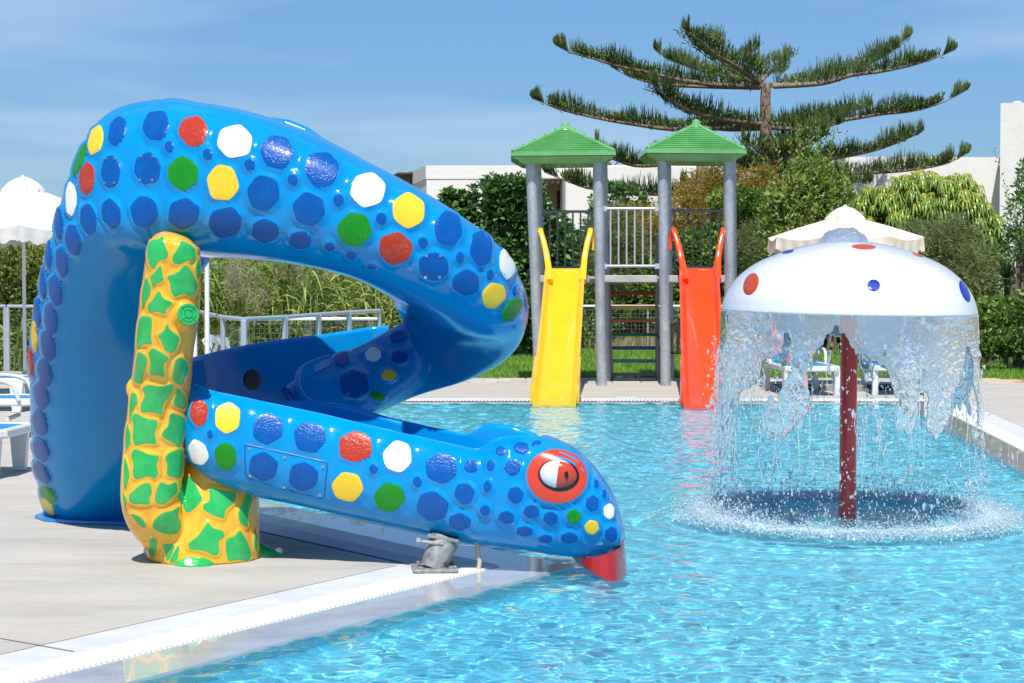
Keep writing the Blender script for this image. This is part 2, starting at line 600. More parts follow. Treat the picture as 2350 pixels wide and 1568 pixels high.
MUSH = P(1944, 1182, 0.0)        # foot of the water mushroom
M_RAD = 290 / px(MUSH.y)
def build_water():
    x0, x1, y0, y1 = -3.4, 5.4, 3.0, 22.58
    cell = .02
    N = 1024
    H1 = spectrum_field(N, cell, 1.5, 15.0, 1.5, 5, wind=(.35, .94), spread=.5)
    H2 = spectrum_field(N, cell, 4.0, 26.0, 1.2, 9)
    nx = int((x1 - x0) / cell) + 1
    ny = int((y1 - y0) / cell) + 1
    # rows get longer with distance
    ys = [y0]
    while ys[-1] < y1:
        y = ys[-1]
        ys.append(y + (.019 if y < 13 else .019 + (y - 13) * .0022))
    ys = np.array(ys); ys[-1] = y1
    xs = np.linspace(x0, x1, int((x1 - x0) / .021))
    X, Y = np.meshgrid(xs, ys, indexing='ij')
    fx = ((X - x0) / cell) % N; fy = ((Y - y0) / cell) % N
    def samp(H):
        i = fx.astype(int); j = fy.astype(int); u = fx - i; v = fy - j
        i1 = (i + 1) % N; j1 = (j + 1) % N
        return H[i, j] * (1 - u) * (1 - v) + H[i1, j] * u * (1 - v) + H[i, j1] * (1 - u) * v + H[i1, j1] * u * v
    h = samp(H1) * WAVE_A + samp(H2) * WAVE_B
    r = np.hypot(X - MUSH.x, Y - MUSH.y)
    ring = np.exp(-((r - M_RAD * 1.12) / .16) ** 2)
    calm = np.exp(-((r - M_RAD * 2.1) / .75) ** 2)
    h = h * (1 - .45 * calm)
    h = h * (1 + .8 * ring) + .009 * np.sin((r - M_RAD) * 26) * np.exp(-np.abs(r - M_RAD * 1.1) * 1.3)
    Z = h - .012
    V = np.stack([X.ravel(), Y.ravel(), Z.ravel()], 1)
    a, b = X.shape
    idx = np.arange(a * b).reshape(a, b)
    Fq = np.stack([idx[:-1, :-1].ravel(), idx[1:, :-1].ravel(), idx[1:, 1:].ravel(), idx[:-1, 1:].ravel()], 1)
    # keep quads inside the pool (a hair under the coping)
    cx = (X[:-1, :-1].ravel() + X[1:, 1:].ravel()) / 2; cy = (Y[:-1, :-1].ravel() + Y[1:, 1:].ravel()) / 2
    poly = [(p.x, p.y) for p in offset_poly(POOL, .02)]
    ins = np.zeros(len(cx), bool)
    for i in range(len(poly)):
        (ax, ay), (bx, by) = poly[i], poly[(i + 1) % len(poly)]
        c = ((ay > cy) != (by > cy)) & (cx < (bx - ax) * (cy - ay) / (by - ay + 1e-12) + ax)
        ins ^= c
    Fq = Fq[ins]
    used = np.unique(Fq); remap = -np.ones(len(V), int); remap[used] = np.arange(len(used))
    o = fast_mesh('pool_water', V[used], remap[Fq], M_WATER, smooth=True)
    tag(o, kind='structure')
    return o
WAVE_A, WAVE_B = .0036, .0021
m = NT('pool_water', (1, 1, 1), .0, trans=1.0)
m.b.inputs['IOR'].default_value = 1.33
m.b.inputs['Base Color'].default_value = (.74, .975, 1, 1)
# a little milkiness from the churned bubbles in the water
df = m.n.new('ShaderNodeBsdfDiffuse'); df.inputs['Color'].default_value = (.20, .72, .90, 1)
mx = m.n.new('ShaderNodeMixShader'); mx.inputs[0].default_value = .11
m.l.new(m.b.outputs[0], mx.inputs[1]); m.l.new(df.outputs[0], mx.inputs[2]); m.l.new(mx.outputs[0], m.out.inputs['Surface'])
M_WATER = m.mat
wo = build_water()
scene.cycles.caustics_refractive = True
wo.cycles.is_caustics_caster = True
pfo.cycles.is_caustics_receiver = True
sun.cycles.is_caustics_light = True
# ================================================================== SNAKE SLIDE
def bluemat():
    m = NT('snake_blue_gelcoat', (.001, .26, .66), .14, coat=0, spec=.4)
    f = m.noise(1.6, 4, .55, m.coord())
    g2 = m.noise(9, 5, .6, m.coord(scale=(1, 1, .35)))
    col = m.ramp(f, [(.3, (.001, .23, .58)), (.7, (.001, .27, .65))])
    m.color(m.mix(m.rng(g2, .58, .8, 0, .25), col, (.01, .31, .62)))
    m.rough(m.rng(g2, .3, .8, .10, .20))
    m.bump(m.noise(3.5, 3, .5, m.coord()), .12, .02)
    return m.mat
M_BLUE = bluemat()

def crackle(name, base, light, amt=.35, rough=.26):
    m = NT(name, base, rough, coat=0, spec=.3)
    c = m.coord()
    w = m.n.new('ShaderNodeVectorMath'); w.operation = 'ADD'
    nz = m.n.new('ShaderNodeTexNoise'); nz.inputs['Scale'].default_value = 40
    m.l.new(c, nz.inputs['Vector'])
    sc = m.n.new('ShaderNodeVectorMath'); sc.operation = 'SCALE'; sc.inputs['Scale'].default_value = .03
    m.l.new(nz.outputs['Color'], sc.inputs[0])
    m.l.new(c, w.inputs[0]); m.l.new(sc.outputs[0], w.inputs[1])
    e = m.voro(62, 'DISTANCE_TO_EDGE', w.outputs[0])
    line = m.rng(e, .0, .09, 1, 0)
    patch = m.rng(m.noise(14, 3, .5, c), .42, .66, 0, 1)
    k = m.math('MULTIPLY', line, patch)
    m.color(m.mix(m.math('MULTIPLY', k, amt), m.mix(m.rng(m.noise(7, 4, .6, c), .3, .7, 0, .25), base, tuple(x * .8 for x in base)), light))
    m.bump(m.math('ADD', m.rng(e, 0, .12, 0, 1), m.noise(24, 2, .5, c)), .30, .0018)
    return m.mat
M_SPOT = {
    'b': crackle('spot_dark_blue', (.001, .085, .36), (.03, .26, .58), .28),
    'r': crackle('spot_red', (.42, .035, .018), (.75, .30, .22)),
    'w': crackle('spot_white', (.80, .80, .78), (.60, .60, .58), .2),
    'g': crackle('spot_green', (.008, .24, .012), (.10, .45, .10)),
    'y': crackle('spot_yellow', (.86, .56, .035), (.80, .62, .20), .3),
    'm': plain('spot_maroon', (.012, .002, .004), .3),
}
M_SCREW = plain('steel_screw', (.62, .60, .56), .3, .9)
M_GALV = None

def catmull(K, per):
    """K: list of tuples of Vectors -> list of tuples, and the parameter of each"""
    out = []
    n = len(K)
    for i in range(n - 1):
        for q in range(per if i < n - 2 else per + 1):
            t = q / per
            row = []
            for c in range(len(K[0])):
                p0, p1, p2, p3 = K[max(i - 1, 0)][c], K[i][c], K[i + 1][c], K[min(i + 2, n - 1)][c]
                row.append(.5 * ((2 * p1) + (p2 - p0) * t + (2 * p0 - 5 * p1 + 4 * p2 - p3) * t * t + (3 * p1 - p0 - 3 * p2 + p3) * t ** 3))
            out.append((i + t, row))
    return out

SNAKE_ROOT = empty('snake_slide', P(900, 1250), 'blue snake slide coiled over the pool edge, with coloured spots and a red-eyed head', 'slide')

ST = [  # F, M, I corners of the section: (vx, vy, distance)
    ((88, 1186, 12.28), (160, 1213, 11.76), (425, 1200, 11.96)),
    ((52, 1080, 11.98), (140, 1100, 11.44), (435, 1095, 11.68)),
    ((40, 930, 11.58), (132, 945, 11.05), (445, 940, 11.32)),
    ((42, 790, 11.24), (135, 800, 10.7), (470, 795, 11.04)),
    ((60, 650, 10.96), (165, 660, 10.38), (490, 655, 10.82)),
    ((86, 515, 10.74), (215, 575, 10.12), (520, 610, 10.84)),
    ((122, 370, 10.55), (265, 570, 10.0), (505, 612, 10.85)),
    ((196, 245, 10.35), (305, 578, 9.95), (485, 602, 10.7)),
    ((325, 210, 10.15), (338, 590, 9.95), (480, 596, 10.95)),
    ((440, 218, 9.95), (430, 590, 9.9), (485, 592, 11.1)),
    ((560, 238, 9.85), (560, 596, 9.85), (590, 596, 11.2)),
    ((700, 285, 9.8), (680, 612, 9.8), (700, 608, 11.22)),
    ((850, 358, 9.8), (810, 640, 9.8), (800, 636, 11.2)),
    ((985, 425, 9.85), (935, 690, 9.85), (852, 668, 11.15)),
    ((1100, 490, 9.95), (1060, 745, 9.95), (868, 690, 11.12)),
    ((1190, 560, 10.2), (1150, 800, 10.15), (872, 705, 11.15)),
    ((1226, 645, 10.65), (1190, 820, 10.55), (878, 715, 11.3)),
    ((1215, 715, 11.15), (1150, 866, 11.0), (895, 745, 11.35)),
    ((1110, 770, 11.7), (1075, 900, 11.35), (930, 800, 11.35)),
    ((890, 818, 11.75), (965, 925, 11.5), (925, 868, 11.25)),
    ((735, 850, 11.5), (855, 962, 11.4), (850, 942, 11.0)),
    ((640, 900, 11.2), (720, 1000, 11.2), (740, 985, 10.85)),
]
NRING = 150
def build_arch():
    K = []
    for (f, m_, i_) in ST:
        Fp, Mp, Ip = Q(*f), Q(*m_), Q(*i_)
        K.append(((Fp + Ip) / 2, (Mp - Ip) / 2, (Mp - Fp) / 2))
    rows = catmull(K, 20)
    th = np.linspace(0, 2 * np.pi, NRING, endpoint=False)
    V = []
    for t, (C, S, N) in rows:
        n = 3.0
        c, s = np.cos(th), np.sin(th)
        r = (np.abs(c) ** n + np.abs(s) ** n) ** (-1 / n)
        g = 1.0
        d = abs(t - 8.0)
        if d < .12: g -= .012 * (1 - d / .12)
        V.append(np.array(C)[None] + (r * c * g)[:, None] * np.array(S)[None] + (r * s * g)[:, None] * np.array(N)[None])
    for s_ in (.55, .98): V.append(V[len(rows) - 1] * (1 - s_) + V[len(rows) - 1].mean(0)[None] * s_)
    nr = len(V)
    V = np.concatenate(V)
    idx = np.arange(nr * NRING).reshape(nr, NRING)
    nx = np.roll(idx, -1, axis=1)
    Fq = np.stack([idx[:-1].ravel(), nx[:-1].ravel(), nx[1:].ravel(), idx[1:].ravel()], 1)
    return V, Fq

def neck_rows():
    # x, near rim y, bottom y, far rim y, distance of the axis
    T = [(441, 912, 1025, 918, 10.43), (447, 890, 1060, 900, 10.43), (470, 888, 1086, 905, 10.42), (520, 903, 1116, 915, 10.42), (595, 919, 1143, 925, 10.41),
         (678, 937, 1160, 925, 10.40), (761, 955, 1179, 928, 10.36), (850, 977, 1198, 958, 10.31), (926, 995, 1215, 976, 10.27),
         (1000, 1012, 1232, 992, 10.22), (1050, 1024, 1244, 1001, 10.19), (1085, 1031, 1250, 985, 10.17), (1110, 1034, 1253, 977, 10.15),
         (1141, 1016, 1257, 980, 10.13), (1171, 1009, 1261, 986, 10.11), (1216, 1007, 1268, 1003, 10.09), (1268, 1018, 1277, 1030, 10.06),
         (1317, 1037, 1282, 1060, 10.03), (1350, 1065, 1284, 1090, 10.01), (1382, 1105, 1281, 1125, 9.99), (1408, 1150, 1274, 1165, 9.98),
         (1421, 1190, 1264, 1200, 9.975), (1430, 1225, 1254, 1230, 9.97)]
    K = []
    for (x, yT, yB, yG, D) in T:
        D -= .12 * max(0, 1 - (x - 434) / 980)
        K.append((Vector((x, yT, yB)), Vector((yG, D, 0))))
    return catmull(K, 9)

def build_neck():
    rows = neck_rows()
    V = []
    m = 0
    ax0 = Q(440, 1000, 10.31); ax1 = Q(1400, 1150, 9.98)
    e = Vector((ax1.x - ax0.x, ax1.y - ax0.y, 0)).normalized()
    nr_ = Vector((e.y, -e.x, 0))     # toward the camera
    if nr_.y > 0: nr_ = -nr_
    for t, (a, b) in rows:
        x, yT, yB = a; yG, D, _ = b
        zT = Q(x, yT, D - .20).z; zB = Q(x, yB, D - .14).z; zG = Q(x, yG, D + .24).z
        base = Q(x, 1000, D); base.z = 0
        k = min(1.0, max(0.0, (x - 430) / 60)) ** .5           # rounding in at the left end
        q = min(1.0, max(0.0, (1434 - x) / 110)) ** .6         # and at the snout
        w = .27 * (.55 + .45 * k) * (.45 + .55 * q)
        hd = min(1, max(0, (x - 1100) / 70))                    # head swells
        h = zT - zB
        uT = w * (.65 - .25 * hd)
        pts = []
        # outer near side, from the rim down to the keel: superellipse quarter pair
        for i in range(31):
            s = i / 30
            z = zT - h * s
            u = w * (.80 + .26 * math.sin(math.pi * min(1, s * 1.05) ** .9) + .05 * hd * math.sin(math.pi * s))
            if s > .80: u *= math.sqrt(max(0, 1 - ((s - .80) / .20) ** 2)) * .62 + .38
            if s < .10: u -= w * (.30 + .5 * hd) * (1 - s / .10) ** 2 * .5
            pts.append((u, z))
        zb = zB + .004
        for i in range(1, 8): pts.append((w * (.38 - .9 * i / 8), zb - .004))
        hG = zG - zB
        for i in range(15):
            s = i / 14
            z = zB + hG * s
            u = -w * (.52 + .53 * math.sin(math.pi * .5 * min(1, s * 2.2)))
            pts.append((u, z))
        # inside of the channel
        cl = min(1, max(0, (x - 1205) / 50))
        fl = zB + min(.12, h * .3)
        c2_ = min(1, max(0, (x - 1030) / 70)) * .85
        fl = fl * (1 - c2_) + (min(zT, zG) - .045) * c2_
        fl = fl * (1 - cl) + (max(zT, zG) + .012) * cl
        t_ = .035
        solid = q < .55
        zi = fl
        pts.append((-w * 1.05 + t_ * .5, zG + .012))
        for i in range(8):
            s = i / 7
            pts.append((-w * 1.05 + t_ + .02 * s, zG - (zG - zi) * s))
        thick = t_ + .02 * hd
        for i in range(1, 8): pts.append((-w * .9 + (uT + w * .85 - thick) * i / 8, zi + (-.03 * (1 - cl) + .02 * cl) * math.sin(math.pi * i / 8)))
        for i in range(8):
            s = i / 7
            pts.append((uT + w * .05 - thick, zi + (zT - .012 - zi) * s))
        pts.append((uT + w * .05 - thick * .6, zT + .006))
        pts.append((uT - w * .02, zT + .008))
        if cl > 0:
            i0 = 31 + 7 + 15
            ni = len(pts) - i0
            for j in range(ni):
                p_ = (j + .5) / ni
                u2 = -w * 1.04 + (uT - w * .02 + w * 1.04) * p_; z2 = zG + (zT + .006 - zG) * p_ + .035 * math.sin(math.pi * p_)
                pts[i0 + j] = (pts[i0 + j][0] * (1 - cl) + u2 * cl, pts[i0 + j][1] * (1 - cl) + z2 * cl)
        m = len(pts)
        V.append(np.array([tuple(base + nr_ * u + Vector((0, 0, z))) for (u, z) in pts]))
    # close both ends by shrinking
    def cap(row): return [row * (1 - s) + row.mean(0)[None] * s for s in (.5, .98)]
    V = cap(V[0])[::-1] + V + cap(V[-1])
    nr = len(V)
    V = np.concatenate(V)
    idx = np.arange(nr * m).reshape(nr, m)
    nx = np.roll(idx, -1, axis=1)
    Fq = np.stack([idx[:-1].ravel(), idx[1:].ravel(), nx[1:].ravel(), nx[:-1].ravel()], 1)
    return V, Fq

def c1(x, y): return (x * .4071, 191.5 + y * .4071)
def c3(x, y): return (x * .4071, 766 + y * .4071)
def c2(x, y): return (574.5 + x * .4072, 191.5 + y * .4072)
def cs(x, y): return (x * .448, 510.6 + y * .448)
def c4(x, y): return (414.9 + x * .346, 797.9 + y * .346)
def c5(x, y): return (893.6 + x * .3257, 893.6 + y * .3257)
def c6(x, y): return (383 + x * .2173, 670.2 + y * .2173)
K1, K2, KS, K4, K5, K6 = .4071, .4072, .448, .346, .3257, .2173

def spots_from(fn, k, L):
    out = []
    for s in L:
        x, y, rx, ry, col = s[:5]
        rot = s[5] if len(s) > 5 else 0.0
        kind = s[6] if len(s) > 6 else ''
        out.append((*fn(x, y), rx * k, ry * k, col, rot, kind))
    return out

ARCH_SPOTS = spots_from(c1, K1, [
    (660, 265, 50, 90, 'b', .25), (540, 318, 42, 90, 'y', .25), (450, 432, 24, 100, 'g', .35), (880, 238, 76, 88, 'b', .15), (1090, 267, 86, 90, 'r'), (1323, 326, 99, 94, 'w'),
    (954, 357, 25, 32, 'b'), (1169, 400, 27, 33, 'b'), (1406, 458, 30, 33, 'b'), (491, 535, 45, 96, 'r', .1), (623, 493, 57, 95, 'b', .05, 'plate'), (830, 480, 75, 92, 'b', .05, 'plate'),
    (1031, 507, 86, 98, 'g'), (1255, 560, 92, 101, 'y'), (400, 650, 33, 98, 'w'), (500, 767, 50, 91, 'b', -.12), (625, 733, 55, 88, 'b', -.2), (811, 722, 79, 92, 'b', -.1),
    (1036, 735, 88, 91, 'b'), (1268, 784, 97, 90, 'b'), (1492, 832, 80, 70, 'b'), (1487, 618, 94, 102, 'b'), (332, 790, 26, 96, 'b', -.05)]) + \
  spots_from(c2, K2, [
    (150, 385, 97, 96, 'b'), (403, 485, 98, 99, 'b'), (659, 596, 102, 103, 'w'), (892, 717, 90, 103, 'y'), (1115, 820, 80, 104, 'b'), (1302, 930, 66, 104, 'b'), (1451, 1008, 47, 100, 'w'),
    (1546, 1095, 17, 92, 'r'), (240, 542, 31, 33, 'b'), (495, 657, 31, 33, 'b'), (738, 762, 31, 34, 'b'), (972, 897, 28, 30, 'b'), (1180, 982, 23, 33, 'b'), (1351, 1080, 20, 30, 'b'), (1490, 1170, 13, 30, 'b'),
    (326, 710, 94, 97, 'b'), (586, 825, 99, 97, 'g'), (815, 933, 100, 95, 'r'), (1030, 1032, 87, 82, 'b', 0, 'plate'), (1215, 1125, 78, 77, 'b'), (1370, 1200, 66, 80, 'y', .5), (1472, 1275, 44, 86, 'g', .65),
    (283, 885, 65, 51, 'b', -.1), (447, 922, 31, 26, 'b'), (569, 970, 31, 23, 'b'), (684, 1033, 28, 16, 'b')]) + \
  spots_from(cs, KS, [
    (376, 88, 43, 84, 'b', -.12), (318, 205, 34, 82, 'b', -.12), (285, 350, 35, 83, 'b', -.12), (262, 495, 38, 84, 'b', -.15), (248, 635, 38, 82, 'b', -.2), (231, 770, 38, 77, 'b', -.2),
    (213, 885, 38, 77, 'b', -.2), (208, 1025, 38, 78, 'b', -.2), (212, 1165, 40, 74, 'b', -.3), (214, 1282, 33, 72, 'b', -.5), (246, 1395, 32, 58, 'g', -.75), (243, 1455, 24, 56, 'y', -.6),
    (248, 157, 20, 82, 'b', -.05), (220, 312, 18, 80, 'b', -.05), (191, 458, 18, 82, 'b', -.05), (176, 585, 17, 82, 'y', -.05), (158, 715, 15, 80, 'r', -.08), (150, 860, 13, 78, 'b', -.08), (150, 1005, 13, 72, 'b', -.1), (155, 1130, 10, 62, 'b', -.15)])
WALL_SPOTS = spots_from(c6, K6, [
    (2225, 150, 18, 92, 'y', -.25), (2320, 270, 25, 70, 'g', -.5), (2207, 395, 54, 87, 'b', -.1), (2017, 465, 72, 87, 'b', -.05), (1842, 712, 85, 88, 'b', 0), (2177, 662, 84, 82, 'w', 0), (2440, 482, 85, 72, 'b', -.3), (2452, 690, 90, 72, 'b', 0),
    (1985, 970, 158, 155, 'b', 0, 'plate'), (2345, 880, 84, 62, 'y', 0), (2222, 1100, 80, 52, 'g', .3), (1985, 1232, 60, 45, 'r', .3)])
NECK_SPOTS = spots_from(c4, K4, [
    (122, 428, 62, 96, 'r'), (313, 467, 85, 105, 'y'), (577, 537, 99, 106, 'b'), (853, 592, 108, 106, 'b'), (1158, 657, 109, 106, 'r'), (1440, 723, 101, 106, 'w'), (193, 575, 18, 30, 'b'),
    (117, 695, 60, 92, 'w', -.3), (298, 722, 72, 95, 'g', -.1), (548, 790, 96, 98, 'b'), (812, 853, 100, 100, 'b'), (1278, 805, 30, 33, 'b'), (1103, 923, 107, 99, 'y'), (1385, 990, 106, 96, 'g')]) + \
  spots_from(c5, K5, [
    (367, 552, 112, 114, 'b'), (575, 543, 49, 46, 'b'), (197, 652, 33, 38, 'b'), (300, 822, 117, 104, 'b'), (528, 735, 73, 76, 'b'), (498, 933, 79, 63, 'b'), (784, 434, 38, 34, 'b'), (713, 535, 29, 41, 'b', .2),
    (690, 685, 30, 42, 'b', .1), (675, 853, 37, 38, 'b'), (927, 413, 58, 44, 'b'), (1035, 381, 36, 20, 'b', -.2), (869, 552, 61, 59, 'b'), (890, 742, 59, 58, 'b'), (825, 903, 60, 47, 'b'), (952, 1000, 58, 38, 'b'),
    (1000, 860, 57, 48, 'b'), (1135, 908, 53, 48, 'b'), (1100, 1054, 55, 31, 'b'), (1268, 1047, 58, 40, 'b'), (1300, 898, 50, 55, 'g'), (1426, 973, 52, 52, 'y'), (1430, 802, 49, 59, 'b'), (1547, 860, 38, 55, 'w', -.1),
    (1562, 1022, 44, 56, 'b'), (1457, 663, 20, 29, 'b'), (1512, 738, 18, 31, 'b')])

def spot_outline(s, seed, npt=36, grow=1.0):
    cx, cy, rx, ry, col, rot, kind = s
    rr = random.Random(seed)
    small = max(rx, ry) < 16
    k = 6 if not small else 9
    ph = rr.uniform(-.35, .35) + math.pi / 6
    cor = []
    for i in range(k):
        a = ph + 2 * math.pi * i / k + rr.uniform(-.10, .10)
        r = 1.10 * rr.uniform(.93, 1.06) if not small else rr.uniform(.94, 1.04)
        cor.append((r * math.cos(a), r * math.sin(a)))
    # round the polygon: two Chaikin cuts
    for _ in range(2 if not small else 3):
        nn = []
        for i in range(len(cor)):
            p, q = cor[i], cor[(i + 1) % len(cor)]
            w = .14 if _ == 0 else .25
            nn += [(p[0] * (1 - w) + q[0] * w, p[1] * (1 - w) + q[1] * w), (p[0] * w + q[0] * (1 - w), p[1] * w + q[1] * (1 - w))]
        cor = nn
    mx = max(abs(p[0]) for p in cor); my = max(abs(p[1]) for p in cor)
    out = []
    cr, sr = math.cos(rot), math.sin(rot)
    # resample by equal arc
    L = [0]
    for i in range(len(cor)):
        p, q = cor[i], cor[(i + 1) % len(cor)]
        L.append(L[-1] + math.hypot(q[0] - p[0], q[1] - p[1]))
    for j in range(npt):
        d = L[-1] * j / npt
        i = max(x for x in range(len(cor)) if L[x] <= d)
        t = (d - L[i]) / max(1e-9, L[i + 1] - L[i])
        p, q = cor[i], cor[(i + 1) % len(cor)]
        x = (p[0] + (q[0] - p[0]) * t) / mx * rx * grow
        y = (p[1] + (q[1] - p[1]) * t) / my * ry * grow
        out.append((cx + x * cr - y * sr, cy + x * sr + y * cr))
    return out

CAMP = Vector((0, 0, HC))
def cast(bvh, vx, vy, cx=None, cy=None):
    for k in range(12):
        x = vx if cx is None else vx + (cx - vx) * k * .07
        y = vy if cy is None else vy + (cy - vy) * k * .07
        loc, nor, i, d = bvh.ray_cast(CAMP, ray(x, y).normalized())
        if loc is not None:
            if nor.dot(ray(x, y)) > 0: nor = -nor
            return loc, nor
    return None, None

def body_bvh(V, Fq):
    return BVHTree.FromPolygons([tuple(p) for p in V], [tuple(int(i) for i in f) for f in Fq])

def vnormals(V, Fq):
    n = np.zeros_like(V)
    fn = np.cross(V[Fq[:, 2]] - V[Fq[:, 0]], V[Fq[:, 3]] - V[Fq[:, 1]])
    for k in range(4): np.add.at(n, Fq[:, k], fn)
    return n / (np.linalg.norm(n, axis=1, keepdims=True) + 1e-12)

def emboss(V, Fq, outlines, amps, w0=1.05, w1=1.38):
    bvh = body_bvh(V, Fq)
    nor = vnormals(V, Fq)
    H = np.zeros(len(V)); SG = np.ones(len(V))
    for (pts, cxy), amp in zip(outlines, amps):
        c, n = cast(bvh, *cxy)
        if c is None: continue
        B = []
        for p in pts:
            l, _ = cast(bvh, p[0], p[1], *cxy)
            if l is not None: B.append(l)
        if len(B) < 8: continue
        t1 = n.cross(Vector((0, 0, 1)))
        if t1.length < .05: t1 = Vector((1, 0, 0))
        t1.normalize(); t2 = n.cross(t1)
        a = np.array([math.atan2((b - c).dot(t2), (b - c).dot(t1)) for b in B])
        r = np.array([(b - c).length for b in B])
        o = np.argsort(a); a = a[o]; r = r[o]
        a = np.concatenate([a - 2 * np.pi, a, a + 2 * np.pi]); r = np.tile(r, 3)
        rel = V - np.array(c)[None]
        dist = np.linalg.norm(rel, axis=1)
        sel = np.where((dist < r.max() * w1 + .02))[0]
        ang = np.arctan2(rel[sel] @ np.array(t2), rel[sel] @ np.array(t1))
        RR = np.interp(ang, a, r)
        # margin in metres rather than a ratio
        q = (dist[sel] - RR)
        h = 1 - np.clip((q - .004) / .022, 0, 1)
        h = h * h * (3 - 2 * h)
        sgn = nor[sel] @ np.array(n)
        near_ = nor[np.argmin(dist)] @ np.array(n)
        sc_ = 1.0 if near_ >= 0 else -1.0
        h = np.where(sgn * sc_ > .15, h, 0) * amp
        upd = h > H[sel]
        H[sel[upd]] = h[upd]; SG[sel[upd]] = sc_
    # outward direction: away from the section centre is the side facing the camera here
    return V + nor * (SG * H)[:, None]

def decal(name, pts, cxy, bvh, mat, parent, lift=.0015, edge=.004, rings=(1.0, .93, .7, .45, .2), smooth=True, label=None):
    c, n = cast(bvh, *cxy)
    if c is None: return None
    V, Fs = [], []
    m = len(pts)
    for k, s in enumerate((1.0,) + tuple(rings)):
        for (x, y) in pts:
            l, nn = cast(bvh, cxy[0] + (x - cxy[0]) * s, cxy[1] + (y - cxy[1]) * s, *cxy)
            if l is None: l, nn = c, n
            V.append(l + nn * (-edge if k == 0 else lift * (.55 if k == 1 else 1)))
    V.append(c + n * lift)
    R_ = len(rings) + 1
    for k in range(R_ - 1):
        for j in range(m):
            j2 = (j + 1) % m
            Fs.append((k * m + j, k * m + j2, (k + 1) * m + j2, (k + 1) * m + j))
    for j in range(m): Fs.append(((R_ - 1) * m + j, (R_ - 1) * m + (j + 1) % m, len(V) - 1))
    o = mesh_obj(name, V, Fs, mat, parent, smooth)
    bm = bmesh.new(); bm.from_mesh(o.data)
    bmesh.ops.recalc_face_normals(bm, faces=bm.faces)
    bm.faces.ensure_lookup_table()
    if bm.faces[-1].normal.dot(n) < 0: bmesh.ops.reverse_faces(bm, faces=bm.faces)
    bm.to_mesh(o.data); bm.free()
    if label: o['label'] = label
    return o

NAMES = {'b': 'dark blue', 'r': 'red', 'w': 'white', 'g': 'green', 'y': 'yellow', 'm': 'maroon'}
def add_spots(L, bvh, parent, seed0, lift=.0018):
    for i, s in enumerate(L):
        pts = spot_outline(s, seed0 + i)
        big = max(s[2], s[3]) > 14
        o = decal('hexagon_spot' if big else 'small_spot', pts, (s[0], s[1]), bvh, M_SPOT[s[4]], parent, lift,
                  rings=(1.0, .93, .7, .45, .2) if big else (1.0, .85, .5), label=NAMES[s[4]] + ' painted spot')
        if o is not None and s[6] == 'plate':
            o['label'] = 'dark blue spot on a screwed cover plate'
            for (ux, uy) in ((-.45, -.72), (.45, -.72), (-.5, .72), (.4, .72)):
                l, nn = cast(bvh, s[0] + s[2] * ux, s[1] + s[3] * uy)
                if l is None: continue
                mb = MB(); mb.tube([l, l + nn * .006], .0075, 10); mb.tube([l + nn * .0058, l + nn * .0066], .0028, 6, mi=1)
                mb.build('screw', [M_SCREW, M_SPOT['m']], o)

# ---- arch body
aV, aF = build_arch()
def outl(L, seed0):
    return [(spot_outline(s, seed0 + i), (s[0], s[1])) for i, s in enumerate(L)]
A_ALL = outl(ARCH_SPOTS, 100) + outl(WALL_SPOTS, 300)
aV = emboss(aV, aF, A_ALL, [(.017 if s[0] < 175 and s[1] > 500 else .014) if max(s[2], s[3]) > 14 else .015 for s in ARCH_SPOTS + WALL_SPOTS])
body = fast_mesh('upper_body', aV, aF, M_BLUE, SNAKE_ROOT, smooth=True)
bvhA = body_bvh(aV, aF)
add_spots(ARCH_SPOTS, bvhA, body, 100)
add_spots(WALL_SPOTS, bvhA, body, 300)

# ---- neck and head
nV, nF = build_neck()
EYE = (c5(1180, 613), 215 * K5, 192 * K5)
eye_out = [(EYE[0][0] + EYE[1] * math.cos(a) * 1.0, EYE[0][1] + EYE[2] * math.sin(a)) for a in np.linspace(0, 2 * np.pi, 48, endpoint=False)]
def subdivide(V, Fq):
    return V, Fq
nV = emboss(nV, nF, outl(NECK_SPOTS, 500) + [(eye_out, EYE[0])], [.012 if max(s[2], s[3]) > 14 else .014 for s in NECK_SPOTS] + [.022])
neck = fast_mesh('neck_and_head', nV, nF, M_BLUE, SNAKE_ROOT, smooth=True)
neck.data.set_sharp_from_angle(angle=R(50))
bvhN = body_bvh(nV, nF)
add_spots(NECK_SPOTS, bvhN, neck, 500)

# cover plate with two of the spots
pl = [c4(*p) for p in ((436, 642), (700, 700), (960, 758), (972, 775), (962, 880), (952, 992), (935, 1003), (690, 945), (450, 868), (430, 850), (426, 740), (426, 655))]
def dense_poly(pts, per=4):
    out = []
    for i in range(len(pts)):
        a, b = pts[i], pts[(i + 1) % len(pts)]
        for q in range(per): out.append((a[0] + (b[0] - a[0]) * q / per, a[1] + (b[1] - a[1]) * q / per))
    return out
def smooth_poly(pts, cuts=2, w=.22):
    for _ in range(cuts):
        nn = []
        for i in range(len(pts)):
            p, q = pts[i], pts[(i + 1) % len(pts)]
            nn += [(p[0] * (1 - w) + q[0] * w, p[1] * (1 - w) + q[1] * w), (p[0] * w + q[0] * (1 - w), p[1] * w + q[1] * (1 - w))]
        pts = nn
    return pts
pd = dense_poly(pl, 3)
cc = c4(690, 822)
def ribbon_on(bvh, pts, w, lift, name, mat, parent):
    L = []
    for p in pts:
        l, n_ = cast(bvh, *p)
        if l is not None: L.append(l + n_ * lift)
    mb = MB(); mb.tube(L + [L[0]], w, 5, cap=False)
    return mb.build(name, mat, parent, True)
ribbon_on(bvhN, pd, .0035, .001, 'cover_plate_seam', plain('seam_blue', (.003, .10, .34), .4), neck)
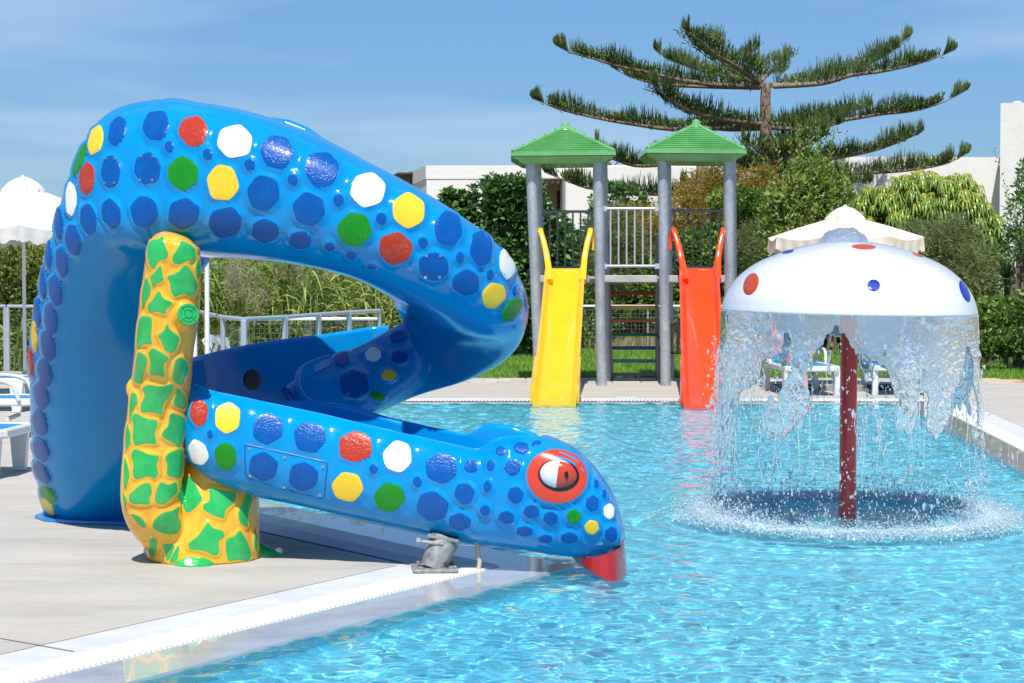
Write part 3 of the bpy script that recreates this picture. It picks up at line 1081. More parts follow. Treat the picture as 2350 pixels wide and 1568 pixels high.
for p in ((456, 672), (688, 728), (942, 792), (460, 850), (687, 925), (922, 978)):
    l, nn = cast(bvhN, *c4(*p))
    mb = MB(); mb.tube([l, l + nn * .005], .008, 10); mb.tube([l + nn * .0048, l + nn * .0056], .003, 6, mi=1)
    mb.build('screw', [M_SCREW, M_SPOT['m']], neck)

# ---- eye
M_EYER = plain('eye_red', (.60, .045, .012), .25, coat=.6, var=.06)
M_EYEW = plain('eye_white', (.80, .84, .86), .2, coat=.8, var=.03)
M_BLACK = plain('black_paint', (.006, .006, .008), .3, coat=.4)
def ell(cx, cy, rx, ry, rot=0, n=44, a0=0, a1=2 * math.pi):
    cr, sr = math.cos(rot), math.sin(rot)
    return [(cx + rx * math.cos(a) * cr - ry * math.sin(a) * sr, cy + rx * math.cos(a) * sr + ry * math.sin(a) * cr) for a in [a0 + (a1 - a0) * i / n for i in range(n)]]
er = decal('eye', [(EYE[0][0] + (p[0] - EYE[0][0]), p[1]) for p in ell(*c5(1180, 613), 213 * K5, 190 * K5, .12)], EYE[0], bvhN, M_EYER, neck, .002, rings=(1, .96, .8, .6, .3), label='red ring of the eye')
decal('eye_outline', ell(*c5(1192, 607), 145 * K5, 114 * K5, .14), c5(1192, 607), bvhN, M_BLACK, er, .004, label='black outline of the eye')
def eyeball():
    c = c5(1190, 605)
    l, n_ = cast(bvhN, *c)
    t1 = n_.cross(Vector((0, 0, 1))).normalized(); t2 = Vector((0, 0, 1))
    if t1.x < 0: t1 = -t1
    s = 1 / px(l.y) * K5
    rx, ry = 132 * s, 101 * s
    W, Rr_, Pp_ = MB(), MB(), MB()
    nu, nv = 40, 14
    def pt(u, v, k=1.0):
        a = 2 * math.pi * u / nu; r = math.sin(math.pi / 2 * v / nv)
        x, y = r * math.cos(a), r * math.sin(a)
        rot = -.14
        X, Y = x * rx, y * ry
        X, Y = X * math.cos(rot) - Y * math.sin(rot), X * math.sin(rot) + Y * math.cos(rot)
        z = (.045 * math.sqrt(max(0, 1 - r * r)) + .004) * k
        return l + t1 * X + t2 * Y + n_ * z, x, y
    for v in range(nv):
        for u in range(nu):
            q = [pt(u, v), pt(u + 1, v), pt(u + 1, v + 1), pt(u, v + 1)]
            mx = sum(p[1] for p in q) / 4; my = sum(p[2] for p in q) / 4
            (W if mx < -.0 - .05 * my else Rr_).add([p[0] for p in q][::-1], [(0, 1, 2, 3)])
    for mb_, nm, mt in ((W, 'eye_white', M_EYEW), (Rr_, 'eyelid', M_EYER)):
        o = mb_.build(nm, mt, er, True)
        bm = bmesh.new(); bm.from_mesh(o.data); bmesh.ops.remove_doubles(bm, verts=bm.verts, dist=1e-5); bmesh.ops.recalc_face_normals(bm, faces=bm.faces)
        f0 = bm.faces[:][0]
        if f0.normal.dot(n_) < 0: bmesh.ops.reverse_faces(bm, faces=bm.faces)
        bm.to_mesh(o.data); bm.free()
        for p in o.data.polygons: p.use_smooth = True
    pm = MB()
    px_, py_ = .50, -.06
    base = l + n_ * .004 + t1 * (px_ * rx) + t2 * (py_ * ry) + n_ * (.045 * math.sqrt(1 - px_ ** 2 - py_ ** 2) + .003)
    nn = (n_ * .045 * .85 + t1 * .035).normalized()
    a_ = nn.cross(t2).normalized(); b_ = nn.cross(a_)
    ring = [base + a_ * .0125 * math.cos(t) * .75 + b_ * .0175 * math.sin(t) + nn * .002 for t in np.linspace(0, 2 * np.pi, 20, endpoint=False)]
    pm.loft([[p - nn * .012 for p in ring], ring], cap=True)
    pm.build('pupil', M_BLACK, er)
eyeball()

# ---- red beak flap under the snout
M_BEAK = plain('beak_red', (.42, .012, .014), .25, coat=.6)
def beak():
    top = [(1318, 1276, 9.98), (1340, 1279, 9.84), (1363, 1280, 9.76), (1385, 1276, 9.74), (1402, 1270, 9.76), (1420, 1258, 9.84), (1432, 1240, 9.97), (1428, 1240, 10.12)]
    bot = [(1320, 1284, 9.97), (1340, 1300, 9.83), (1362, 1315, 9.75), (1386, 1328, 9.72), (1408, 1334, 9.73), (1424, 1338, 9.80), (1440, 1338, 9.93), (1442, 1334, 10.10)]
    K = [(Q(*a), Q(*b)) for a, b in zip(top, bot)]
    rows = catmull(K, 5)
    mb = MB()
    outer, inner = [], []
    for t, (a, b) in rows:
        b = b.copy()
        outer.append([a.lerp(b, k / 6) for k in range(7)])
    back = Vector((-.01, .03, 0))
    n = len(outer)
    vs = [p for r in outer for p in r] + [p + back for r in outer for p in r]
    fs = []
    for i in range(n - 1):
        for j in range(6):
            a = i * 7 + j
            fs.append((a, a + 7, a + 8, a + 1)); fs.append((a + n * 7, a + 1 + n * 7, a + 8 + n * 7, a + 7 + n * 7))
    for i in (0, n - 1):
        for j in range(6):
            a = i * 7 + j
            fs.append((a, a + 1, a + 1 + n * 7, a + n * 7))
    for i in range(n - 1):
        for j in (0, 6):
            a = i * 7 + j
            fs.append((a, a + 7, a + 7 + n * 7, a + n * 7))
    mb.add(vs, fs)
    o = mb.build('beak', M_BEAK, SNAKE_ROOT, True)
    bm = bmesh.new(); bm.from_mesh(o.data); bmesh.ops.recalc_face_normals(bm, faces=bm.faces); bm.to_mesh(o.data); bm.free()
beak()

# ---- lower channel: high outer wall curving round the back, its floor and the inner wall
def wall(name, top, depth_fn, th, parent, rim=.022, per=6, nz=10, flip=1):
    rows = catmull([(Q(*t[:3]), Vector((t[3], 0, 0))) for t in top], per)
    P_ = [r[1][0] for r in rows]; B_ = [r[1][1].x for r in rows]
    n = len(P_)
    rings = []
    for i in range(n):
        d = P_[min(i + 1, n - 1)] - P_[max(i - 1, 0)]; d.z = 0; d.normalize()
        s = Vector((d.y, -d.x, 0)) * flip
        sec = []
        for k in range(nz + 1):
            z = B_[i] + (P_[i].z - B_[i]) * k / nz
            bulge = .05 * math.sin(math.pi * k / nz * .5)
            sec.append(Vector((P_[i].x, P_[i].y, z)) + s * (bulge - .05))
        for a in np.linspace(0, math.pi, 7):
            sec.append(P_[i] + s * (-(th / 2) + th / 2 * math.cos(a)) * 1.0 + Vector((0, 0, rim * math.sin(a))))
        for k in range(nz, -1, -1):
            z = B_[i] + (P_[i].z - B_[i]) * k / nz
            bulge = .05 * math.sin(math.pi * k / nz * .5)
            sec.append(Vector((P_[i].x, P_[i].y, z)) + s * (bulge - .05 - th))
        rings.append(sec)
    mb = MB(); mb.loft(rings, closed=True, cap=True)
    o = mb.build(name, M_BLUE, parent, True)
    bm = bmesh.new(); bm.from_mesh(o.data); bmesh.ops.recalc_face_normals(bm, faces=bm.faces); bm.to_mesh(o.data); bm.free()
    return o, rings
ow, owr = wall('outer_wall', [(892, 755, 12.0, .78), (850, 758, 12.0, .62), (800, 766, 11.95, .42), (740, 775, 11.9, .40), (670, 783, 11.8, .38), (600, 793, 11.65, .38), (530, 806, 11.45, .38), (463, 822, 11.2, .38),
      (420, 835, 10.95, .40), (398, 860, 10.72, .42), (402, 884, 10.46, .44), (425, 893, 10.27, .46), (445, 890, 10.19, .46)], None, .035, SNAKE_ROOT, flip=1)
iw, iwr = wall('inner_wall', [(760, 822, 11.15, .45), (722, 835, 11.05, .45), (700, 848, 10.95, .45), (690, 868, 10.85, .42), (694, 895, 10.76, .40), (715, 922, 10.68, .38), (757, 932, 10.56, .36), (800, 940, 10.50, .36), (926, 976, 10.42, .34)], None, .035, SNAKE_ROOT, flip=-1)
flo = MB()
rowsA = [r[0] for r in owr]; rowsB = [r[0] for r in iwr]
na = len(rowsA)
Bs = [rowsB[min(len(rowsB) - 1, int(i * (len(rowsB) - 1) / (na - 1)))] for i in range(na)]
flo.loft([[a.copy(), a.lerp(b, .5) - Vector((0, 0, .03)), b.copy()] for a, b in zip(rowsA, Bs)], closed=False)
flo.loft([[a - Vector((0, 0, .03)), a.lerp(b, .5) - Vector((0, 0, .06)), b - Vector((0, 0, .03))] for a, b in zip(rowsA, Bs)], closed=False)
flo.build('channel_floor', M_BLUE, SNAKE_ROOT, True)
bvhO = BVHTree.FromPolygons([v.co.copy() for v in ow.data.vertices], [tuple(p.vertices) for p in ow.data.polygons])
decal('drain_hole_cover', ell(*c6(900, 930), 93 * K6, 111 * K6), c6(900, 930), bvhO, M_SPOT['m'], ow, .003, label='dark maroon round spot inside the channel')
L = []
for y in np.linspace(724, 990, 9):
    l, n_ = cast(bvhO, *c6(405 - 35 * math.cos((y - 724) / 266 * 1.57) * (1 if y < 800 else .3), y))
    if l is not None: L.append(l + n_ * .001)
if len(L) > 2:
    mb = MB(); mb.tube(L, .0035, 5); mb.build('joint_seam', plain('joint_grey', (.20, .22, .16), .7), ow, True)

# far rim of the channel showing over the top of the arch
mb = MB()
mb.tube([Q(560, 290, 10.5), Q(590, 285, 10.5), Q(625, 284, 10.5), Q(660, 289, 10.5), Q(700, 305, 10.48), Q(735, 327, 10.45), Q(775, 355, 10.4)], [.01, .03, .035, .035, .035, .03, .01], 12)
mb.build('far_rim', M_BLUE, SNAKE_ROOT, True)

# foot flange with white bolt caps
fl = MB()
bp = P(245, 1200)
ringp = []
for f in (P(80, 1193), P(100, 1200), P(165, 1206), P(250, 1209), P(340, 1211), P(440, 1208), P(440, 1180), P(300, 1172), P(110, 1180)):
    ringp.append(Vector((f.x, f.y, .012)))
fl.loft([ringp, [p + Vector((0, 0, .018)) for p in ringp]], cap=True)
flo_ = fl.build('foot_flange', M_BLUE, SNAKE_ROOT)
M_CAP = plain('white_bolt_cap', (.82, .82, .80), .3, var=.03)
mb = MB(); mb.ball(Q(91, 1189, 12.05), .022, 12, 8); mb.build('bolt_cap', M_CAP, flo_, True)

# galvanised stand under the neck, and a drain hose
def galv():
    m = NT('galvanised_steel', (.42, .45, .48), .42, .55)
    v = m.voro(24, 'F1', m.coord())
    f = m.noise(5, 5, .6, m.coord(scale=(1, 1, .4)))
    m.color(m.mix(.16, m.ramp(f, [(.3, (.36, .39, .42)), (.7, (.50, .53, .56))]), v, 'OVERLAY'))
    m.rough(m.rng(f, .3, .7, .34, .58))
    return m.mat
M_GALV = galv()
M_RUSTY = plain('weathered_zinc', (.28, .29, .29), .7, .3, var=.45, vscale=22, bump=.3)
b0 = P(997, 1312); t0 = Q(1018, 1234, b0.y + .035)
st = MB()
st.tube([Vector((b0.x - .0, b0.y, .03)), Vector((b0.x + .02, b0.y, .10)), Vector((t0.x, t0.y, t0.z - .02))], [.072, .074, .082], 28)
so_ = st.build('stand', M_RUSTY, SNAKE_ROOT, True)
mb = MB(); rotz = Matrix.Rotation(.12, 3, 'Z')
mb.box((b0.x, b0.y + .0, .018), (.235, .22, .018), rotz, bev=.004)
pb = mb.build('base_plate', M_RUSTY, so_)
mb = MB()
for sx, sy in ((-1, -1), (1, -1), (-1, 1), (1, 1)): mb.tube([(b0.x + sx * .09, b0.y + sy * .08, .027), (b0.x + sx * .09, b0.y + sy * .08, .042)], .011, 6)
mb.build('anchor_bolt', M_RUSTY, pb)
mb = MB(); mb.box((t0.x, t0.y, t0.z + .005), (.165, .16, .010), Matrix.Rotation(.17, 3, 'Y'))
mb.build('clamp_plate', M_RUSTY, so_)
mb = MB()
mb.tube([(t0.x - .135, t0.y - .09, t0.z - .005), (t0.x + .0, t0.y - .09, t0.z - .022)], .010, 8); mb.tube([(t0.x - .14, t0.y - .09, t0.z - .005), (t0.x - .12, t0.y - .09, t0.z - .008)], .020, 6)
mb.tube([(t0.x - .0, t0.y - .10, t0.z - .10), (t0.x - .0, t0.y - .062, t0.z - .10)], .020, 6)
mb.build('clamp_bolt', M_RUSTY, so_, True)
h0 = Q(1091, 1240, 10.0); h1 = P(1097, 1318, -.02)
mb = MB(); mb.tube([h0 + Vector((0, 0, .03)), h0.lerp(h1, .25) + Vector((.008, 0, 0)), h0.lerp(h1, .6) + Vector((.014, 0, 0)), h1], .0125, 12)
mb.build('drain_hose', plain('hose_cream', (.50, .46, .33), .4), SNAKE_ROOT, True)
# ================================================================== TREE-STUMP COLUMN
M_YEL = NT('stump_yellow_gelcoat', (.86, .46, .02), .24, coat=.4)
M_YEL.color(M_YEL.ramp(M_YEL.noise(4, 4, .6, M_YEL.coord()), [(.3, (.78, .37, .018)), (.6, (.85, .45, .025)), (.8, (.86, .52, .05))]))
M_YEL.bump(M_YEL.noise(7, 3, .5, M_YEL.coord()), .15, .015)
M_YEL = M_YEL.mat
M_LEAF = NT('stump_green_gelcoat', (.014, .42, .09), .24, coat=.4)
M_LEAF.color(M_LEAF.ramp(M_LEAF.noise(11, 5, .65, M_LEAF.coord()), [(.3, (.015, .36, .08)), (.6, (.03, .45, .11)), (.8, (.10, .54, .16))]))
M_LEAF.bump(M_LEAF.noise(16, 3, .5, M_LEAF.coord()), .12, .006)
M_LEAF = M_LEAF.mat

COLUMN = empty('stump_column', P(467, 1290), 'yellow and green blotched tree-trunk column holding up the blue snake slide', 'column')
def build_column():
    D0 = 10.22
    T = [  # vx, vy, r px, D
        (403, 548, 42, 9.93), (401, 556, 54, 9.93), (399, 572, 59, 9.93), (397, 606, 63, 9.94), (391, 700, 69, 9.97), (378, 800, 67, 10.0), (371, 865, 68, 10.07), (364, 929, 70, 10.11), (355, 1010, 70, 10.13), (348, 1104, 70, 10.13),
        (352, 1160, 70, 10.15), (375, 1200, 68, 10.22), (420, 1228, 62, 10.32), (470, 1240, 50, 10.42)]
    K = [(Q(x, y, D), Vector((r / px(D), 0, 0))) for (x, y, r, D) in T]
    rows = catmull(K, 10)
    mb = MB()
    nseg = 72
    rings = []
    rr = random.Random(3)
    for i, (t, (c, rv)) in enumerate(rows):
        d = (rows[min(i + 1, len(rows) - 1)][1][0] - rows[max(i - 1, 0)][1][0]).normalized()
        a = d.cross(Vector((0, 1, 0))).normalized(); b = a.cross(d).normalized()
        if a.x < 0: a = -a; b = -b
        rings.append([c + (a * math.cos(2 * math.pi * k / nseg) + b * math.sin(2 * math.pi * k / nseg)) * rv.x * (1 + .02 * math.sin(3 * 2 * math.pi * k / nseg + t)) for k in range(nseg)])
    # rounded top
    c0 = rows[0][1][0]
    rings = [[c0 + (p - c0) * s + Vector((0, 0, .03 * math.sqrt(1 - s * s))) for p in rings[0]] for s in (.02, .5, .85)] + rings
    mb.loft(rings, cap=True)
    # stump base
    base = P(467, 1303); cy = base.y + .31
    prof = [(0.0, 467, .312), (.10, 467, .308), (.20, 470, .300), (.30, 478, .280), (.38, 486, .255), (.45, 494, .235), (.52, 500, .22), (.56, 503, .20)]
    rg = []
    cx0 = P(467, 1290).x
    Kb = [(Vector((Q(x, 1200, cy).x, z, r)),) for (z, x, r) in prof]
    for t, (v,) in catmull(Kb, 8):
        rg.append([Vector((v.x + v.z * math.cos(2 * math.pi * k / 96), cy + v.z * math.sin(2 * math.pi * k / 96) * .9, v.y)) for k in range(96)])
    mb2 = MB(); mb2.loft(rg, cap=True)
    # crest leaning up beside the neck (apex left of the neck)
    mb3 = MB()
    A = Q(438, 1075, 10.2); B = Q(470, 1180, 10.22)
    mb3.tube([A + Vector((0, .05, .0)), A.lerp(B, .3) + Vector((0, .05, 0)), A.lerp(B, .7) + Vector((.0, .07, 0)), B + Vector((0, .1, -.05)), B + Vector((0, .12, -.2))], [.035, .07, .12, .16, .18], 32)
    return mb, mb2, mb3
cA, cB, cC = build_column()
# knot on the trunk
kc = Q(431, 722, 9.80)
kn = Vector((.42, -.90, .10)).normalized()
knob = MB()
kr = 25 / px(9.77)
knob.tube([kc - kn * .16 + Vector((-.03, 0, -.02)), kc - kn * .08, kc - kn * .03, kc], [kr * 1.75, kr * 1.35, kr * 1.08, kr * 1.02], 32)
lc = Q(297, 893, 10.05)
knob.ball(lc + Vector((.03, 0, 0)), .05, 20, 12, sc=(1, 1, 1.25))
# fuse all pieces into one skin through a voxel remesh of a temporary mesh
tmp = MB()
for m_ in (cA, cB, cC, knob): tmp.add(m_.v, m_.f)
to = tmp.build('trunk', M_YEL, COLUMN, True)
bm = bmesh.new(); bm.from_mesh(to.data); bmesh.ops.recalc_face_normals(bm, faces=bm.faces); bm.to_mesh(to.data); bm.free()
md = to.modifiers.new('r', 'REMESH'); md.mode = 'VOXEL'; md.voxel_size = .0085
ms = to.modifiers.new('s', 'SMOOTH'); ms.iterations = 12; ms.factor = .5
dg = bpy.context.evaluated_depsgraph_get()
ev = to.evaluated_get(dg)
mesh2 = bpy.data.meshes.new_from_object(ev)
to.modifiers.clear()
to.data = mesh2
to.data.materials.clear(); to.data.materials.append(M_YEL)
me = to.data
nv = len(me.vertices)
cV = np.empty(nv * 3, np.float32); me.vertices.foreach_get('co', cV); cV = cV.reshape(-1, 3).astype(float)
cV[:, 2] = np.where(cV[:, 2] < .012, .012, cV[:, 2])
mwt = to.matrix_world
quads = [tuple(p.vertices) for p in me.polygons]
cF = np.array([q if len(q) == 4 else (q[0], q[1], q[2], q[2]) for q in quads])
PATCH = [(c1, [(920,865),(930,920),(948,965),(930,990),(895,1000),(870,1040),(850,1035),(835,990),(832,930),(850,890),(890,880)]),
 (c1, [(1020,890),(1080,915),(1100,945),(1095,990),(1060,995),(1010,1020),(975,1005),(975,970),(1000,940)]),
 (c1, [(905,1025),(915,1075),(920,1110),(890,1125),(860,1145),(850,1090),(870,1070)]),
 (c1, [(1045,1025),(1075,1060),(1095,1100),(1110,1130),(1100,1180),(1070,1195),(1040,1180),(985,1200),(965,1170),(960,1120),(943,1090),(1000,1070)]),
 (c1, [(1118,980),(1126,1060),(1112,1100),(1100,1040)]),
 (c1, [(825,1095),(850,1150),(845,1190),(815,1240),(803,1275),(799,1200),(812,1130)]),
 (c1, [(895,1170),(920,1215),(970,1235),(960,1255),(935,1270),(930,1300),(890,1285),(840,1290),(835,1250),(865,1220)]),
 (c1, [(790,1320),(850,1320),(855,1360),(850,1430),(855,1465),(800,1470),(772,1500),(774,1420)]),
 (c1, [(940,1355),(960,1395),(1010,1430),(1000,1470),(990,1500),(965,1520),(930,1500),(910,1450),(890,1420),(925,1400)]),
 (c3, [(860,85),(885,95),(950,135),(920,170),(925,240),(880,230),(845,225),(850,160),(838,110)]),
 (c3, [(778,105),(825,130),(825,180),(805,240),(800,280),(752,265),(764,180)]),
 (c3, [(1020,135),(1050,160),(1062,210),(1040,250),(1025,290),(975,265),(980,200),(990,150)]),
 (c3, [(835,290),(900,300),(965,285),(975,310),(955,350),(920,390),(910,455),(870,440),(800,440),(795,400),(820,350),(805,310)]),
 (c3, [(742,335),(770,345),(775,390),(750,430),(740,480),(730,490),(732,400)]),
 (c3, [(1000,310),(1040,345),(1050,390),(1040,425),(980,400),(985,360)]),
 (c3, [(765,450),(820,480),(880,490),(885,520),(870,560),(880,610),(870,620),(820,615),(765,630),(750,590),(755,520),(745,480)]),
 (c3, [(960,450),(1035,475),(1040,530),(1025,590),(1010,640),(970,610),(915,580),(920,550),(950,520)]),
 (c3, [(718,505),(735,560),(735,620),(709,655),(707,590)]),
 (c3, [(765,650),(840,685),(895,690),(880,735),(890,790),(870,815),(830,800),(770,820),(750,790),(755,730),(740,690)]),
 (c3, [(960,670),(1025,650),(1030,710),(1025,795),(1000,810),(940,795),(945,740),(930,700)]),
 (c3, [(703,695),(720,740),(730,800),(715,850),(702,880),(696,820)]),
 (c3, [(790,855),(840,840),(855,890),(840,930),(845,960),(740,955),(730,910),(760,880)]),
 (c3, [(905,835),(945,855),(990,835),(1000,890),(960,930),(925,960),(880,950),(875,910)]),
 (c3, [(1060,800),(1100,850),(1125,900),(1138,930),(1110,970),(1070,1005),(1045,1000),(1030,960),(1005,925),(1015,880)]),
 (c3, [(694,890),(715,940),(706,985),(694,930)]),
 (c3, [(735,1015),(790,1030),(825,1080),(800,1090)]),
 (c3, [(1010,975),(1000,1020),(1020,1080),(1000,1120),(950,1130),(890,1110),(860,1085),(880,1040),(920,1010),(970,1000)]),
 (c3, [(1180,870),(1230,880),(1290,890),(1330,900),(1320,950),(1270,990),(1260,1040),(1200,1020),(1150,990),(1150,960),(1185,940)]),
 (c3, [(1170,1065),(1200,1100),(1250,1110),(1265,1140),(1230,1170),(1235,1230),(1210,1250),(1150,1220),(1075,1215),(1065,1180),(1120,1140)]),
 (c3, [(1350,1110),(1390,1170),(1415,1240),(1400,1280),(1340,1270),(1290,1280),(1275,1230),(1275,1160),(1320,1145)]),
 (c3, [(1400,900),(1420,940),(1400,1010),(1395,1090),(1350,1060),(1345,1000),(1370,950)]),
 (c3, [(1438,1100),(1452,1150),(1446,1230),(1430,1200)]),
 (c3, [(845,1150),(885,1165),(880,1220),(860,1265),(840,1240)]),
 (c3, [(915,1190),(985,1190),(960,1260),(940,1280),(930,1230)]),
 (c3, [(1010,1190),(1000,1280),(955,1288),(975,1240)])]
PO = []
for fn, pts in PATCH:
    q = [fn(*p) for p in pts]
    mx_ = sum(p[0] for p in q) / len(q); my_ = sum(p[1] for p in q) / len(q)
    rm_ = sum(math.hypot(p[0] - mx_, p[1] - my_) for p in q) / len(q)
    sharp = []
    for i_ in range(len(q)):
        p = q[i_]; a_ = q[i_ - 1]; b_ = q[(i_ + 1) % len(q)]
        m1 = ((a_[0] + b_[0]) / 2, (a_[1] + b_[1]) / 2)
        sharp.append((p[0] + (p[0] - m1[0]) * .10, p[1] + (p[1] - m1[1]) * .10))
    q = smooth_poly(sharp, 2, .2)
    cx = sum(p[0] for p in q) / len(q); cy = sum(p[1] for p in q) / len(q)
    q = [(cx + (p[0] - cx) * 1.04, cy + (p[1] - cy) * 1.04) for p in q]
    PO.append((q, (cx, cy)))
cV2 = emboss(cV, cF, PO, [.009] * len(PO))
# gentle rim: yellow swells beside each patch come from the emboss falloff
me.vertices.foreach_set('co', cV2.astype(np.float32).ravel()); me.update()
me.polygons.foreach_set('use_smooth', [True] * len(me.polygons))
bvhC = BVHTree.FromPolygons([tuple(p) for p in cV2], quads)
for q, c in PO:
    decal('leaf_patch', q, c, bvhC, M_LEAF, to, .002, edge=.003, rings=(1, .93, .75, .5, .25))
# green cap of the knot with its grooved rings
def disc(c, n, r, z0, z1, a0=0, a1=2 * math.pi, r0=0.0, seg=28):
    t1 = n.cross(Vector((0, 0, 1))).normalized(); t2 = n.cross(t1)
    mb = MB()
    full = abs(a1 - a0 - 2 * math.pi) < 1e-6
    if r0 == 0 and full:
        ring = [c + t1 * r * math.cos(a) + t2 * r * math.sin(a) for a in np.linspace(0, 2 * np.pi, seg, endpoint=False)]
        mb.loft([[p + n * z0 for p in ring], [p + n * (z1 - .002) for p in ring], [c + (p - c) * .96 + n * z1 for p in ring]], cap=True)
    else:
        A = np.linspace(a0, a1, seg)
        def rg(rad, z): return [c + t1 * rad * math.cos(a) + t2 * rad * math.sin(a) + n * z for a in A]
        mb.loft([[rg(r0, z0)[i], rg(r0, z1)[i], rg(r, z1)[i], rg(r, z0)[i]] for i in range(len(A))], cap=True)
    return mb
kr2 = kr * 1.03
cap_ = disc(kc, kn, kr2, -.004, .008).build('knot_cap', M_LEAF, to, False)
disc(kc, kn, kr2 * .34, .006, .015).build('knot_core', M_LEAF, cap_)
for q in range(4):
    a0 = math.pi / 4 + q * math.pi / 2
    disc(kc, kn, kr2 * .66, .006, .013, a0 + .06, a0 + math.pi / 2 - .06, kr2 * .42).build('knot_ring_segment', M_LEAF, cap_)
    disc(kc, kn, kr2 * .95, .006, .014, a0 + .04, a0 + math.pi / 2 - .04, kr2 * .74).build('knot_ring_segment', M_LEAF, cap_)
# three flat feet with white bolt caps
def foot(c, ang, L_, W_):
    e = Vector((math.cos(ang), math.sin(ang), 0)); s = Vector((-e.y, e.x, 0))
    mb = MB(); rings = []
    for i in range(9):
        t = i / 8
        w = W_ * math.sqrt(max(.03, 1 - t ** 3)); h = .10 * (1 - t) ** 1.1 + .014
        rings.append([c + e * (L_ * t - .08) + s * w * u + Vector((0, 0, .01 + h * math.cos(u * 1.35) ** .8 * (1 if abs(u) < .99 else .15))) for u in np.linspace(-1, 1, 9)] + [c + e * (L_ * t - .08) + s * w * u + Vector((0, 0, .009)) for u in np.linspace(1, -1, 5)])
    mb.loft(rings, cap=True)
    o = mb.build('root_foot', M_LEAF, to, True)
    k = MB(); k.ball(c + e * (L_ * .52) + Vector((0, 0, .03)), .024, 12, 8); k.build('bolt_cap', M_CAP, o, True)
b = P(445, 1300)
foot(Vector((b.x + .00, b.y + .04, 0)), -1.75, .20, .125)
b = P(592, 1278)
foot(Vector((b.x, b.y + .0, 0)), .0, .22, .09)
b = P(338, 1278)
foot(Vector((b.x + .06, b.y + .02, 0)), math.pi, .12, .06)
# ================================================================== PLAY TOWERS WITH TWO SLIDES
M_ROOF = NT('roof_green_plastic', (.10, .42, .12), .25, coat=.4)
M_ROOF.color(M_ROOF.ramp(M_ROOF.noise(3, 4, .6, M_ROOF.coord()), [(.3, (.11, .35, .11)), (.7, (.17, .44, .17))]))
M_ROOF.bump(M_ROOF.noise(16, 2, .5, M_ROOF.coord(scale=(1, 1, .3))), .25, .01)
M_ROOF = M_ROOF.mat
M_SLY = plain('slide_yellow', (.80, .50, .015), .28, coat=.5, var=.05, vscale=3)
M_SLR = plain('slide_red_orange', (.80, .065, .012), .28, coat=.5, var=.06, vscale=3)
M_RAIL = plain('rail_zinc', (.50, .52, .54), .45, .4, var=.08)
M_PLAT = plain('platform_alu', (.45, .44, .42), .55, .3, var=.15)
TD = 25.65                       # front posts
k = 1 / px(TD)
lean = math.radians(.95)
TOWER = empty('play_tower', P(1450, 887), 'twin play tower with two green pyramid roofs, grey posts, ladder and guard rails', 'play tower')
BACK = .95                       # depth of the towers

def post(vx_top, vx_bot, vy_top, y, name='post', r=.071):
    z1 = Q(vx_top, vy_top, y).z
    a = Q(vx_bot, 700, y); b = Q(vx_top, 700, y)
    mb = MB()
    mb.tube([(a.x, y, .0), ((a.x + b.x) / 2, y, z1 / 2), (b.x, y, z1)], r, 20)
    o = mb.build(name, M_GALV, TOWER, True)
    return o
P_TOP = [1217, 1371, 1519, 1670]
P_BOT = [1238, 1381, 1528, 1676]
posts = [post(t, b, 350, TD) for t, b in zip(P_TOP, P_BOT)]
dxb = [12, 10, 8, 6]
for (t, b, d) in zip(P_TOP, P_BOT, dxb): post(t + d, b + d, 356, TD + BACK)

